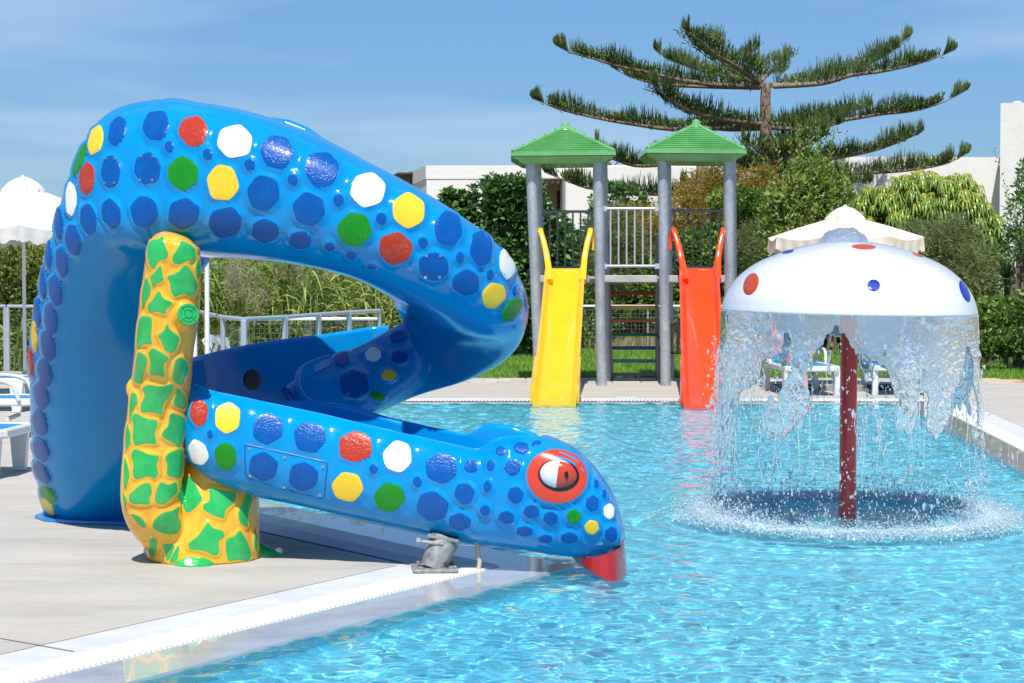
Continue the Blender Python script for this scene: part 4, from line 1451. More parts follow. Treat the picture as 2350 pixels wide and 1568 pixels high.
def roof(xl, xr, yl, yr, xa, ya, xc):
    """eaves corners in the picture at the front distance; apex over the middle of the depth"""
    D0 = TD - .27; D1 = TD + BACK + .27; Dm = (D0 + D1) / 2
    A = Q(xl, yl, D0); B = Q(xr, yr, D0)
    w = B - A
    C = Vector((B.x, D1, B.z)); Dd = Vector((A.x, D1, A.z))
    ap = Q(xa, ya + 6, Dm)
    mb = MB()
    cor = [A, B, C, Dd]
    N = 13
    for i in range(4):
        p, q = cor[i], cor[(i + 1) % 4]
        n_ = (q - p).cross(ap - p).normalized()
        if n_.z < 0: n_ = -n_
        out = Vector((n_.x, n_.y, 0)).normalized()
        rows = []
        for s in range(N):
            t0, t1 = s / N, (s + 1) / N
            a0, b0 = p.lerp(ap, t0), q.lerp(ap, t0)
            a1, b1 = p.lerp(ap, t1), q.lerp(ap, t1)
            lip = n_ * .016
            # overlapping board: proud at its lower edge, tucked under at the top
            mb.add([a0 + lip, b0 + lip, b1, a1], [(0, 1, 2, 3)])
            mb.add([a0, b0, b0 + lip, a0 + lip], [(0, 1, 2, 3)])
            if s == 0: pass
    o = mb.build('roof', M_ROOF, TOWER)
    # fascia, soffit, hips, finial
    fa = MB()
    for i in range(4):
        p, q = cor[i], cor[(i + 1) % 4]
        e = (q - p).normalized(); out = Vector((e.y, -e.x, 0))
        h = Vector((0, 0, .042)); t_ = out * .02
        fa.add([p - h - t_, q - h - t_, q + t_ - h, p + t_ - h, p + h * .2 - t_, q + h * .2 - t_, q + t_ + h * .2, p + t_ + h * .2],
               [(0, 1, 2, 3), (4, 7, 6, 5), (0, 4, 5, 1), (3, 2, 6, 7), (0, 3, 7, 4), (1, 5, 6, 2)])
    fa.build('fascia', M_ROOF, o)
    so = MB()
    inn = [c.lerp(Vector(((A.x + B.x) / 2, (D0 + D1) / 2, c.z)), .22) - Vector((0, 0, .14)) for c in cor]
    so.add([c - Vector((0, 0, .05)) for c in cor] + inn, [(i, (i + 1) % 4, 4 + (i + 1) % 4, 4 + i) for i in range(4)] + [(4, 5, 6, 7)])
    so.build('soffit', M_ROOF, o)
    for c in cor:
        hm = MB(); hm.tube([c + Vector((0, 0, .015)), ap + Vector((0, 0, .0))], .028, 8)
        hm.build('hip_ridge', M_ROOF, o, True)
    fn = MB(); fn.tube([ap - Vector((0, 0, .07)), ap - Vector((0, 0, .0)), ap + Vector((0, 0, .05)), ap + Vector((0, 0, .075))], [.085, .065, .05, .01], 10)
    fn.build('roof_cap', M_ROOF, o)
    bb = MB()
    for t_ in (.2, .4, .6, .8):
        for c in (A, B):
            q = c.lerp(ap, t_) + Vector((0, -.01, .045)); bb.ball(q, .012, 6, 4)
    br = bb.build('rivet', M_ROOF, o); tag(br, kind='stuff')
roof(1176, 1410, 351, 349, 1297, 286, 0)
roof(1484, 1710, 344, 346, 1597, 280, 0)

# platform decks and front beams
zP = Q(1450, 641, TD).z
def beam(x0, x1, y0, y1, yD, name='platform_beam', th=.05, mat=None):
    a = Q(x0, y0, yD); b = Q(x1, y0, yD); c = Q(x0, y1, yD)
    mb = MB(); mb.box(((a.x + b.x) / 2, yD, (a.z + c.z) / 2), (b.x - a.x, th, abs(a.z - c.z)), bev=.006)
    return mb.build(name, mat or M_PLAT, TOWER)
beam(1231, 1352, 632, 648, TD); beam(1386, 1508, 632, 648, TD); beam(1534, 1664, 632, 648, TD)
for (x0, x1) in ((1236, 1386), (1386, 1530), (1530, 1680)):
    a = Q(x0, 636, TD); b = Q(x1, 636, TD)
    mb = MB(); nb = 6
    for i in range(nb):
        y = TD + .08 + i * .155
        mb = MB(); mb.box(((a.x + b.x) / 2, y, a.z - .01), (b.x - a.x - .01, .145, .03), bev=.004)
        mb.build('deck_board', M_PLAT, TOWER)
beam(1236, 1680, 636, 650, TD + BACK, th=.05)

def guard(x0, x1, ytop, ybot, D, nbars, mat):
    a, b = Q(x0, ytop, D), Q(x1, ytop, D)
    c, d = Q(x0, ybot, D), Q(x1, ybot, D)
    root = None
    mb = MB(); mb.tube([a, b], .020, 10); root = mb.build('guard_rail', mat, TOWER, True)
    mb = MB(); mb.tube([c, d], .020, 10); mb.build('bottom_rail', mat, root, True)
    for i in range(nbars):
        t = (i + .8) / (nbars + .6)
        mb = MB(); mb.tube([a.lerp(b, t), c.lerp(d, t)], .0125, 8)
        mb.build('bar', mat, root, True)
    for p in (a, b, c, d):
        mb = MB(); mb.box((p.x, D - .0, p.z), (.07, .05, .07)); mb.build('bracket', mat, root)
guard(1386, 1508, 479, 611, TD - .0, 6, M_RAIL)
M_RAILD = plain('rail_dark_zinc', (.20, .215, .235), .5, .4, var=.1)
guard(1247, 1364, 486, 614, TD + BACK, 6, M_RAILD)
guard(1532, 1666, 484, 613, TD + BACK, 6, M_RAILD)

# ladder behind, leaning, with differently painted treads
LX0, LX1 = 1399, 1509
LA = [Q(1399, 800, TD + 1.0), Q(1510, 800, TD + 1.0)]
zt = zP - .02
def lad(t, side):     # t 0 bottom .. 1 top
    yb, yt = TD + 1.15, TD + .98
    y = yb + (yt - yb) * t
    x = (Q(1404, 880, yb).x * (1 - t) + Q(1396, 650, yt).x * t) if side == 0 else (Q(1508, 880, yb).x * (1 - t) + Q(1507, 650, yt).x * t)
    z = .0 + (zP) * t
    return Vector((x, y, z))
for s in (0, 1):
    mb = MB(); p0, p1 = lad(0, s), lad(1, s)
    top = p1 + Vector((0, -.05, .62))
    mb.box((p0 + p1) / 2, (.045, .10, (p1 - p0).length), Matrix.Rotation(math.atan2(p1.y - p0.y, p1.z - p0.z) * -1, 3, 'X') @ Matrix.Rotation(math.atan2(p1.x - p0.x, p1.z - p0.z), 3, 'Y'))
    mb.tube([p1 - Vector((0, 0, .05)), top], .028, 10)
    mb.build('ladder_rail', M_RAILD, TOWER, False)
TRE = [(673, (.25, .01, .015), 'dark red'), (705, (.62, .40, .02), 'yellow'), (736, (.42, .11, .03), 'orange'), (768, (.01, .13, .04), 'green'), (799, (.01, .06, .26), 'blue'), (829, (.06, .20, .24), 'teal'), (860, (.12, .16, .21), 'grey')]
for (vy, colr, nm) in TRE:
    t = max(0, Q(1450, vy, TD + 1.07).z / zP)
    p, q = lad(t, 0), lad(t, 1)
    mb = MB(); mb.box((p + q) / 2, ((q - p).length - .05, .14, .045), bev=.008)
    mb.build('ladder_tread', plain('tread_' + nm, colr, .45), TOWER)['label'] = nm + ' ladder tread'

# slides
def slide(name, mat, top, bot, label, mid=.78):
    """top / bot: (left x, right x, y) of the bed edges"""
    root = empty(name, P((bot[0] + bot[1]) / 2, 905), label, 'slide', 'straight slides on the play tower')
    ytop, ybot = TD - .05, 22.45
    a = Q(top[0], top[2], ytop); b = Q(top[1], top[2], ytop)
    c = P((bot[0]), bot[2]); d = P(bot[1], bot[2])
    cD = c.y
    L = []
    n = 30
    for i in range(n + 1):
        t = i / n
        y = ytop + (cD - ytop) * t
        # straight fall, then a run-out near the water
        zf = a.z * (1 - t / mid) + .26 * (t / mid) if t < mid else .26 * (1 - (t - mid) / (1 - mid)) ** 1.4 + .01
        s = min(1, t / mid)
        if t < mid: zf += -.05 * math.sin(math.pi * t / mid)
        xl = a.x + (c.x - a.x) * t; xr = b.x + (d.x - b.x) * t
        fl = .06 * max(0, (t - mid + .05) / (1 - mid + .05)) ** .5 if t > mid - .05 else 0
        L.append((y, zf, xl, xr))
    wallh = .12
    rings = []
    for (y, z, xl, xr) in L:
        w = .058
        prof = [(xl - w, z + wallh), (xl - w * .5, z + wallh + .022), (xl - .012, z + wallh * .9), (xl + .01, z + .03), (xl + .04, z + .004), ((xl + xr) / 2, z), (xr - .04, z + .004), (xr - .01, z + .03), (xr + .012, z + wallh * .9), (xr + w * .5, z + wallh + .022), (xr + w, z + wallh),
                (xr + w, z + wallh - .03), (xr + w * .7, z - .03), (xr - .02, z - .035), (xl + .02, z - .035), (xl - w * .7, z - .03), (xl - w, z + wallh - .03)]
        rings.append([Vector((x, y, zz)) for x, zz in prof])
    mb = MB(); mb.loft(rings, cap=True)
    o = mb.build('chute', mat, root, True)
    bm = bmesh.new(); bm.from_mesh(o.data); bmesh.ops.recalc_face_normals(bm, faces=bm.faces); bm.to_mesh(o.data); bm.free()
    # raised side flaps of the run-out
    for s in (-1, 1):
        mb = MB(); rr_ = []
        for (y, z, xl, xr) in L[int(n * (mid - .02)):-1]:
            x = xl - .045 if s < 0 else xr + .045
            rr_.append([Vector((x - .03, y, z - .02)), Vector((x - .03, y, z + .19)), Vector((x, y, z + .215)), Vector((x + .03, y, z + .19)), Vector((x + .03, y, z - .02))])
        mb.loft(rr_, cap=True); f_ = mb.build('side_wall', mat, root, True)
    # curved hand hoops either side of the entry
    for s in (-1, 1):
        x = (a.x - .01) if s < 0 else (b.x + .01)
        y = ytop
        z = a.z
        pts = [(x, y - .42, z - .16), (x + s * .03, y - .14, z + .12), (x + s * .07, y - .04, z + .34), (x + s * .11, y + .03, z + .48), (x + s * .125, y + .10, z + .53), (x + s * .155, y + .14, z + .42), (x + s * .17, y + .13, z + .26)]
        K_ = [(Vector(p),) for p in pts]
        path = [r_[1][0] for r_ in catmull(K_, 5)]
        mb = MB()
        nn = len(path)
        rings = []
        for i, p in enumerate(path):
            dd = (path[min(i + 1, nn - 1)] - path[max(i - 1, 0)]).normalized()
            nrm = dd.cross(Vector((1, 0, 0))).normalized()
            wd = .10 * (1 - .45 * i / nn); tk = .042 * (1 - .4 * i / nn)
            rings.append([p + nrm * wd / 2 * u + Vector((tk * v, 0, 0)) for (u, v) in ((-1, -.6), (-.8, -1), (.8, -1), (1, -.6), (1, .6), (.8, 1), (-.8, 1), (-1, .6))])
        mb.loft(rings, cap=True)
        mb.build('hand_hoop', mat, root, True)
    hd_ = MB(); hd_.box(((a.x + b.x) / 2, ytop + .04, a.z - .01), (b.x - a.x, .12, .05), bev=.01)
    hd_.build('entry_lip', mat, root)
    return root
slide('yellow_slide', M_SLY, (1262, 1333, 619), (1230, 1313, 930), 'straight yellow slide running from the left tower into the pool')
slide('red_slide', M_SLR, (1568, 1638, 618), (1577, 1660, 935), 'straight red-orange slide running from the right tower into the pool')
# ================================================================== WATER MUSHROOM
M_FRPW = NT('mushroom_white', (.74, .76, .78), .22, coat=.9)
M_FRPW.bump(M_FRPW.math('ADD', M_FRPW.noise(26, 5, .65, M_FRPW.coord(scale=(1, 1, .6))), M_FRPW.noise(90, 3, .6, M_FRPW.coord())), .4, .007)
M_FRPW = M_FRPW.mat
M_POLE = plain('pole_red', (.74, .03, .025), .25, coat=.6, var=.08)
M_ORD = plain('dot_orange_red', (.48, .06, .015), .3, coat=.1)
M_BLD = plain('dot_blue', (.003, .03, .32), .3, coat=.1)
MUSHROOM = empty('water_mushroom', MUSH, 'white spotted mushroom fountain on a red pole standing in the pool', 'fountain')
mb = MB()
zr = Q(1944, 716, MUSH.y).z
top_ = Q(1946, 575, MUSH.y).z
mb.tube([(MUSH.x, MUSH.y, -.44), (MUSH.x + .002, MUSH.y, .6), (MUSH.x + .008, MUSH.y, zr + .30)], 19.6 / px(MUSH.y), 32)
mb.build('pole', M_POLE, MUSHROOM, True)
tilt = math.radians(.95)
def build_cap():
    R0 = M_RAD
    H = (Q(1944, 553, MUSH.y).z - zr)
    prof = []   # (radius fraction, height) outer then underside
    for a in np.linspace(0, math.pi / 2, 26):
        r = math.cos(a) ** .80; h = math.sin(a)
        prof.append((r, h ** 1.0))
    rim = [(.985, -.02), (.995, -.015)]
    P_ = [(0.0, 1.0), (.12, .99), (.25, .96), (.38, .91), (.5, .845), (.62, .765), (.73, .67), (.82, .555), (.89, .435), (.94, .31), (.975, .18), (.992, .075), (1.0, 0.0), (.985, -.012), (.965, -.01), (.95, .05), (.90, .22), (.8, .40), (.6, .56), (.3, .66), (.0, .70)]
    K = [(Vector((r * R0, h * H, 0)),) for r, h in P_]
    rows = [r[1][0] for r in catmull(K, 4)]
    n = 96
    c = Vector((MUSH.x - .004, MUSH.y, zr))
    Mt = Matrix.Rotation(tilt, 3, 'Y')
    rings = [[c + Mt @ Vector((max(1e-4, p.x) * math.cos(2 * math.pi * k / n), max(1e-4, p.x) * math.sin(2 * math.pi * k / n), p.y)) for k in range(n)] for p in rows]
    mb = MB(); mb.loft(rings)
    o = mb.build('cap', M_FRPW, MUSHROOM, True)
    bm = bmesh.new(); bm.from_mesh(o.data); bmesh.ops.recalc_face_normals(bm, faces=bm.faces); bm.to_mesh(o.data); bm.free()
    return o, c, Mt, H
capo, capC, capM, capH = build_cap()
bvhM = BVHTree.FromPolygons([v.co.copy() for v in capo.data.vertices], [tuple(p.vertices) for p in capo.data.polygons])
def c7(x, y): return (1595.8 + x * .3256, 446.8 + y * .3256)
for (x, y, rx, ry, rot, m_, nm) in ((391, 631, 50, 81, .38, M_ORD, 'orange red'), (1255, 641, 45, 42, 0, M_BLD, 'blue'), (1897, 682, 28, 82, -.38, M_BLD, 'blue'), (651, 403, 42, 12, -.2, M_BLD, 'blue'), (1186, 369, 85, 18, .04, M_ORD, 'orange red'), (1568, 427, 40, 9, .32, M_ORD, 'orange red')):
    cx, cy = c7(x, y)
    decal('painted_dot', ell(cx, cy, rx * .3256, ry * .3256, rot, 32), (cx, cy), bvhM, m_, capo, .002, edge=.001, rings=(1, .98, .6, .3), label=nm + ' painted dot')

# ---- falling water: one ragged sheet round the rim with holes, ropes and drops
M_FALL = NT('falling_water', (.93, .97, 1.0), .03, trans=.84)
M_FALL.b.inputs['IOR'].default_value = 1.33
M_FALL.b.inputs['Base Color'].default_value = (.88, .95, 1.0, 1)
M_FALL = M_FALL.mat
M_DROP = NT('water_drop', (.88, .95, 1.0), .03, trans=.72)
M_DROP.b.inputs['IOR'].default_value = 1.33
M_DROP = M_DROP.mat
M_FOAM = NT('white_foam', (.66, .80, .88), .4, trans=.35)
M_FOAM.b.inputs['IOR'].default_value = 1.2
M_FOAM = M_FOAM.mat

def tile_noise(nu, nv, fu, fv, seed, oct=4, persistence=.55):
    """periodic-in-u value noise on an nu x nv grid"""
    rs = np.random.RandomState(seed)
    out = np.zeros((nu, nv)); amp = 1; tot = 0
    U = np.arange(nu) / nu; W = np.arange(nv) / nv
    for o in range(oct):
        a, b = int(fu * 2 ** o), int(fv * 2 ** o)
        g = rs.rand(a, b + 2)
        u = U * a; v = W * b
        i = u.astype(int) % a; j = v.astype(int)
        fu_ = u - np.floor(u); fv_ = v - j
        fu_ = fu_ * fu_ * (3 - 2 * fu_); fv_ = fv_ * fv_ * (3 - 2 * fv_)
        A = g[i][:, j]; B = g[(i + 1) % a][:, j]; C = g[i][:, j + 1]; D_ = g[(i + 1) % a][:, j + 1]
        out += amp * ((A * (1 - fu_[:, None]) + B * fu_[:, None]) * (1 - fv_)[None] + (C * (1 - fu_[:, None]) + D_ * fu_[:, None]) * fv_[None])
        tot += amp; amp *= persistence
    return out / tot

def build_sheet():
    nu, nv = 1500, 300
    Hh = zr + .02
    th = np.arange(nu) / nu * 2 * np.pi
    s = np.arange(nv) / (nv - 1)
    N1 = tile_noise(nu, nv, 30, 4, 21, 4, .5)          # tall cells
    N2 = tile_noise(nu, nv, 9, 1, 33, 3)           # how far down each stretch stays whole
    N3 = tile_noise(nu, nv, 120, 60, 44, 3, .6)    # surface ripple
    N4 = tile_noise(nu, nv, 60, 26, 45, 3, .6)
    # holes open where the cell noise beats a limit that falls with the way down
    reach = .30 + 1.05 * (N2[:, :1] - .28) * 1.5
    ang = th[:, None]
    # the left side (facing the tower) breaks early, the right holds longest
    reach = reach + .16 * np.cos(ang - .15) - .02
    lim = .71 - .46 * np.clip((s[None] - .06) / np.clip(reach, .34, 1.2), 0, 1.3) ** 1.15
    keep = (N1 < lim) | (s[None] < .02)
    rad = M_RAD * (1.003 + .035 * s[None] ** .8) + (N3 - .5) * .008 * np.clip(s[None] * 6, .2, 1) + (N4 - .5) * .016 * np.clip(s[None] * 3, .0, 1) + (N1 - .5) * .05 * s[None]
    y0 = Hh * s[None] + 0 * th[:, None]
    X = capC.x + rad * np.cos(ang); Y = capC.y + rad * np.sin(ang)
    Z = capC.z - .002 - y0 * 1.0 - (X - capC.x) * math.tan(tilt) * (1 - s[None])
    def grid(Xa, Ya, Za, off):
        V = np.stack([Xa.ravel(), Ya.ravel(), Za.ravel()], 1)
        return V
    tk = .0045
    nxr = np.cos(ang) + 0 * s[None]; nyr = np.sin(ang) + 0 * s[None]
    tv = tk * (1 + 2.2 * np.clip((N1 - lim + .10) / .10, 0, 1))   # beads thicken along the edges
    Va = grid(X, Y, Z, 0)
    Vb = grid(X - nxr * tv, Y - nyr * tv, Z, 0)
    idx = np.arange(nu * nv).reshape(nu, nv)
    nxt = np.roll(idx, -1, axis=0)
    kq = keep & np.roll(keep, -1, axis=0)
    kq = kq[:, :-1] & kq[:, 1:]
    # no sheet where it has torn
    a = idx[:, :-1][kq]; b = nxt[:, :-1][kq]; c = nxt[:, 1:][kq]; d = idx[:, 1:][kq]
    Fa = np.stack([a, b, c, d], 1)
    n0 = nu * nv
    Fb = np.stack([d + n0, c + n0, b + n0, a + n0], 1)
    V = np.concatenate([Va, Vb])
    # walls along the torn edges
    walls = []
    kk = np.zeros((nu, nv + 1), bool); kk[:, 1:nv] = kq
    up = kq & ~kk[:, 0:nv - 1]; dn = kq & ~np.concatenate([kq[:, 1:], np.zeros((nu, 1), bool)], 1)
    lf = kq & ~np.roll(kq, 1, axis=0); rt = kq & ~np.roll(kq, -1, axis=0)
    I, J = idx[:, :-1], nxt[:, :-1]; I1, J1 = idx[:, 1:], nxt[:, 1:]
    walls.append(np.stack([J[up], I[up], I[up] + n0, J[up] + n0], 1))
    walls.append(np.stack([I1[dn], J1[dn], J1[dn] + n0, I1[dn] + n0], 1))
    walls.append(np.stack([I[lf], I1[lf], I1[lf] + n0, I[lf] + n0], 1))
    walls.append(np.stack([J1[rt], J[rt], J[rt] + n0, J1[rt] + n0], 1))
    Fq = np.concatenate([Fa, Fb] + walls)
    used = np.unique(Fq); remap = -np.ones(len(V), int); remap[used] = np.arange(len(used))
    V = V[used]; Fq = remap[Fq]
    o = fast_mesh('water_curtain', V, Fq, M_FALL, smooth=True)
    tag(o, 'ragged curtain of clear water falling from the rim of the white mushroom', 'water curtain', kind='stuff')
    return N1, lim
build_sheet()

def drops_mesh(name, C, Rr, stretch, mat, seg=6, rings=4):
    """many little drops, C (n,3), Rr (n,), stretch (n,) vertical elongation, joined in one mesh"""
    base_v, base_f = [], []
    m_ = MB(); m_.ball((0, 0, 0), 1.0, seg, rings)
    bv = np.array([tuple(v) for v in m_.v]); bf = np.array([f if len(f) == 4 else (f[0], f[1], f[2], f[2]) for f in m_.f])
    tri = [f for f in m_.f if len(f) == 3]; quad = [f for f in m_.f if len(f) == 4]
    allf = []
    for f in m_.f:
        if len(f) == 3: allf.append(f)
        else: allf += [(f[0], f[1], f[2]), (f[0], f[2], f[3])]
    bf = np.array(allf)
    n = len(C)
    V = bv[None] * Rr[:, None, None] * np.stack([np.ones(n), np.ones(n), stretch], 1)[:, None, :] + C[:, None, :]
    Fq = bf[None] + (np.arange(n) * len(bv))[:, None, None]
    return fast_mesh(name, V.reshape(-1, 3), Fq.reshape(-1, 3), mat, smooth=True)

def build_drops():
    rs = NR
    n = 5200
    th = rs.rand(n) * 2 * np.pi
    clump = tile_noise(720, 2, 40, 1, 71, 3)[:, 0]
    keep = rs.rand(n) < .25 + 1.1 * np.clip(clump[(th / (2 * np.pi) * 720).astype(int) % 720] - .35, 0, 1) * 2
    th = th[keep]; n = len(th)
    s = rs.rand(n) ** .75
    s = .12 + .88 * s
    r = M_RAD * (1.01 + .05 * s) + rs.randn(n) * (.006 + .03 * s)
    left = np.cos(th) < -.35
    r = np.where(left, r + rs.rand(n) ** 2 * .06, r)
    C = np.stack([capC.x + r * np.cos(th), capC.y + r * np.sin(th), capC.z * (1 - s) + .0], 1)
    R_ = np.exp(rs.randn(n) * .45) * .0034
    o = drops_mesh('water_drops', C, R_, 1 + rs.rand(n) * 1.8, M_DROP)
    tag(o, 'drops and threads of water falling under the mushroom rim', 'water drops', kind='stuff')
    # ropes of water: chains of beads hanging below the torn edge
    rs2 = np.random.RandomState(5)
    mb = MB()
    for i in range(150):
        a = rs2.rand() * 2 * np.pi
        if rs2.rand() < .35: a = math.pi + rs2.randn() * .5
        s0 = rs2.uniform(.15, .55); L = rs2.uniform(.12, .45)
        z0 = capC.z * (1 - s0); z1 = max(.02, z0 - L)
        r0 = M_RAD * (1.01 + .05 * s0)
        pts, rad = [], []
        n = 16
        ph = rs2.rand() * 6; da = rs2.randn() * .03
        for k in range(n):
            t = k / (n - 1)
            aa = a + da * t + .012 * math.sin(ph + 5 * t)
            pts.append((capC.x + (r0 + .02 * t + .01 * math.sin(ph * 2 + 9 * t)) * math.cos(aa), capC.y + (r0 + .02 * t) * math.sin(aa), z0 + (z1 - z0) * t))
            rad.append(.0008 + .0028 * abs(math.sin(ph + t * 17)) * (1 - .5 * t))
        mb.tube(pts, rad, 6)
    o = mb.build('water_threads', M_DROP, None, True)
    tag(o, 'thin ropes of water hanging from the torn curtain of the mushroom', 'water threads', kind='stuff')
    # splash ring: spray of fine drops leaping where the curtain hits the pool
    n = 42000
    th = rs.rand(n) * 2 * np.pi
    clump = tile_noise(720, 2, 30, 1, 72, 4)[:, 0][(th / (2 * np.pi) * 720).astype(int) % 720]
    low = tile_noise(720, 2, 7, 1, 73, 3)[:, 0][(th / (2 * np.pi) * 720).astype(int) % 720]
    r = M_RAD * (1.10 + .16 * low) + rs.randn(n) * (.05 + .12 * clump)
    h = np.abs(rs.randn(n)) ** 1.5 * .034 * (.1 + 2.2 * clump ** 1.5)
    far_ = rs.rand(n) < .03
    r = np.where(far_, r + rs.randn(n) * .16, r)
    C = np.stack([capC.x + r * np.cos(th), capC.y + r * np.sin(th), h + .0], 1)
    R_ = np.exp(rs.randn(n) * .5) * .0030 * np.where(h > .05, .6, 1)
    o = drops_mesh('splash_ring', C, R_, np.ones(n), M_FOAM, 4, 2)
    tag(o, 'ring of white splash and foam where the curtain hits the pool', 'splash', kind='stuff')
    n = 2600
    th = rs.rand(n) * 2 * np.pi
    r = M_RAD * 1.05 + rs.randn(n) * .10
    h = rs.rand(n) ** 1.8 * .38
    C = np.stack([capC.x + r * np.cos(th), capC.y + r * np.sin(th), h], 1)
    o = drops_mesh('splash_spray', C, np.exp(rs.randn(n) * .4) * .0026, 1 + rs.rand(n), M_DROP)
    tag(o, 'fine spray of drops above the splash ring', 'spray', kind='stuff')
build_drops()

# bubbling dome of water on the top of the cap and the film that runs down it
def build_dome():
    n, m = 96, 40
    cz = capC.z + capH * .95
    R0 = 58 / px(MUSH.y); Hd = 32 / px(MUSH.y)
    N = tile_noise(n, m, 12, 6, 90, 5, .6)
    N2 = tile_noise(n, m, 5, 3, 91, 3, .6)
    V, Fq = [], []
    for j in range(m):
        for i in range(n):
            a = 2 * math.pi * i / n; t = j / (m - 1)
            f = t
            w = N[i, j] * min(1, t * 4) + .5 * (1 - min(1, t * 4))
            r = R0 * f * (1 + .22 * (N2[i, j] - .5) * t)
            h = Hd * (1 - f ** 2.6) ** .8 * 1.0 + (w - .5) * .030 * (1 - f ** 6) + (w - .5) * .01
            x = capC.x - .028 + r * math.cos(a); y = capC.y + r * math.sin(a)
            V.append((x, y, cz + h + .012))
    for j in range(m - 1):
        for i in range(n):
            Fq.append((j * n + i, j * n + (i + 1) % n, (j + 1) * n + (i + 1) % n, (j + 1) * n + i))
    o = mesh_obj('water_dome', V, Fq, M_FALL, None, True)
    tag(o, 'bubbling dome of clear water welling up on top of the white mushroom', 'water dome', kind='stuff')
build_dome()

# churned foam lying on the water under the ring
def foam_patch():
    m = NT('foam_sheet', (.70, .85, .92), .5)
    c = m.coord()
    f = m.noise(26, 7, .72, c, .6)
    g = m.noise(5, 4, .6, c)
    at = m.n.new('ShaderNodeAttribute'); at.attribute_name = 'cover'
    a = m.rng(m.math('ADD', m.math('MULTIPLY', f, .65), m.math('ADD', m.math('MULTIPLY', g, .35), m.math('MULTIPLY', at.outputs['Fac'], .34))), .66, .84, 0, .75)
    m.l.new(a, m.b.inputs['Alpha'])
    n, k = 420, 46
    N = tile_noise(n, k, 60, 14, 191, 4, .65)
    W = tile_noise(n, 2, 14, 1, 192, 3)[:, 0]
    V = []; cov = []
    for j in range(k):
        t = j / (k - 1)
        for i in range(n):
            a_ = 2 * math.pi * i / n
            r = M_RAD * (.86 + .62 * t) + .05 * (W[i] - .5)
            bell = math.exp(-((t - .42) / .20) ** 2)
            V.append((capC.x + r * math.cos(a_), capC.y + r * math.sin(a_), .004 + .034 * (N[i, j]) * bell + .006 * N[i, j]))
            cov.append(math.exp(-((t - .42) / .26) ** 2) * (.7 + .6 * W[i]))
    Fq = [(j * n + i, j * n + (i + 1) % n, (j + 1) * n + (i + 1) % n, (j + 1) * n + i) for j in range(k - 1) for i in range(n)]
    o = mesh_obj('foam_ring', V, Fq, m.mat, None, True)
    at_ = o.data.attributes.new('cover', 'FLOAT', 'POINT'); at_.data.foreach_set('value', cov)
    tag(o, 'white churned foam floating in a ring around the mushroom pole', 'foam', kind='stuff')
foam_patch()
# ================================================================== PARASOLS, LOUNGERS, CHAIRS, FENCES
M_CANV = NT('canvas_white', (.74, .72, .68), .85)
M_CANV.bump(M_CANV.noise(5, 4, .6, M_CANV.coord()), .35, .03)
M_CANV.color(M_CANV.ramp(M_CANV.noise(2.2, 5, .6, M_CANV.coord()), [(.3, (.56, .55, .52)), (.7, (.65, .635, .60))]))
M_CANV = M_CANV.mat
M_CANB = NT('canvas_cream', (.66, .59, .49), .85)
M_CANB.bump(M_CANB.noise(5, 4, .6, M_CANB.coord()), .35, .03)
M_CANB.color(M_CANB.ramp(M_CANB.noise(2.2, 5, .6, M_CANB.coord()), [(.3, (.62, .55, .45)), (.7, (.70, .63, .52))]))
M_CANB = M_CANB.mat
M_WPAINT = plain('white_lacquer', (.78, .79, .80), .35, coat=.2, var=.05)
M_WPLAS = plain('white_resin', (.64, .66, .68), .45, var=.05)
M_BROWNP = plain('brown_resin', (.16, .115, .10), .5, var=.1)
M_BLUEF = plain('blue_mesh_fabric', (.02, .22, .50), .75, var=.12, bump=.3, bscale=200)
M_DARKM = plain('dark_mat', (.05, .052, .058), .8, var=.2)
M_CONCB = plain('rough_concrete', (.36, .34, .31), .85, var=.12, bump=.3)

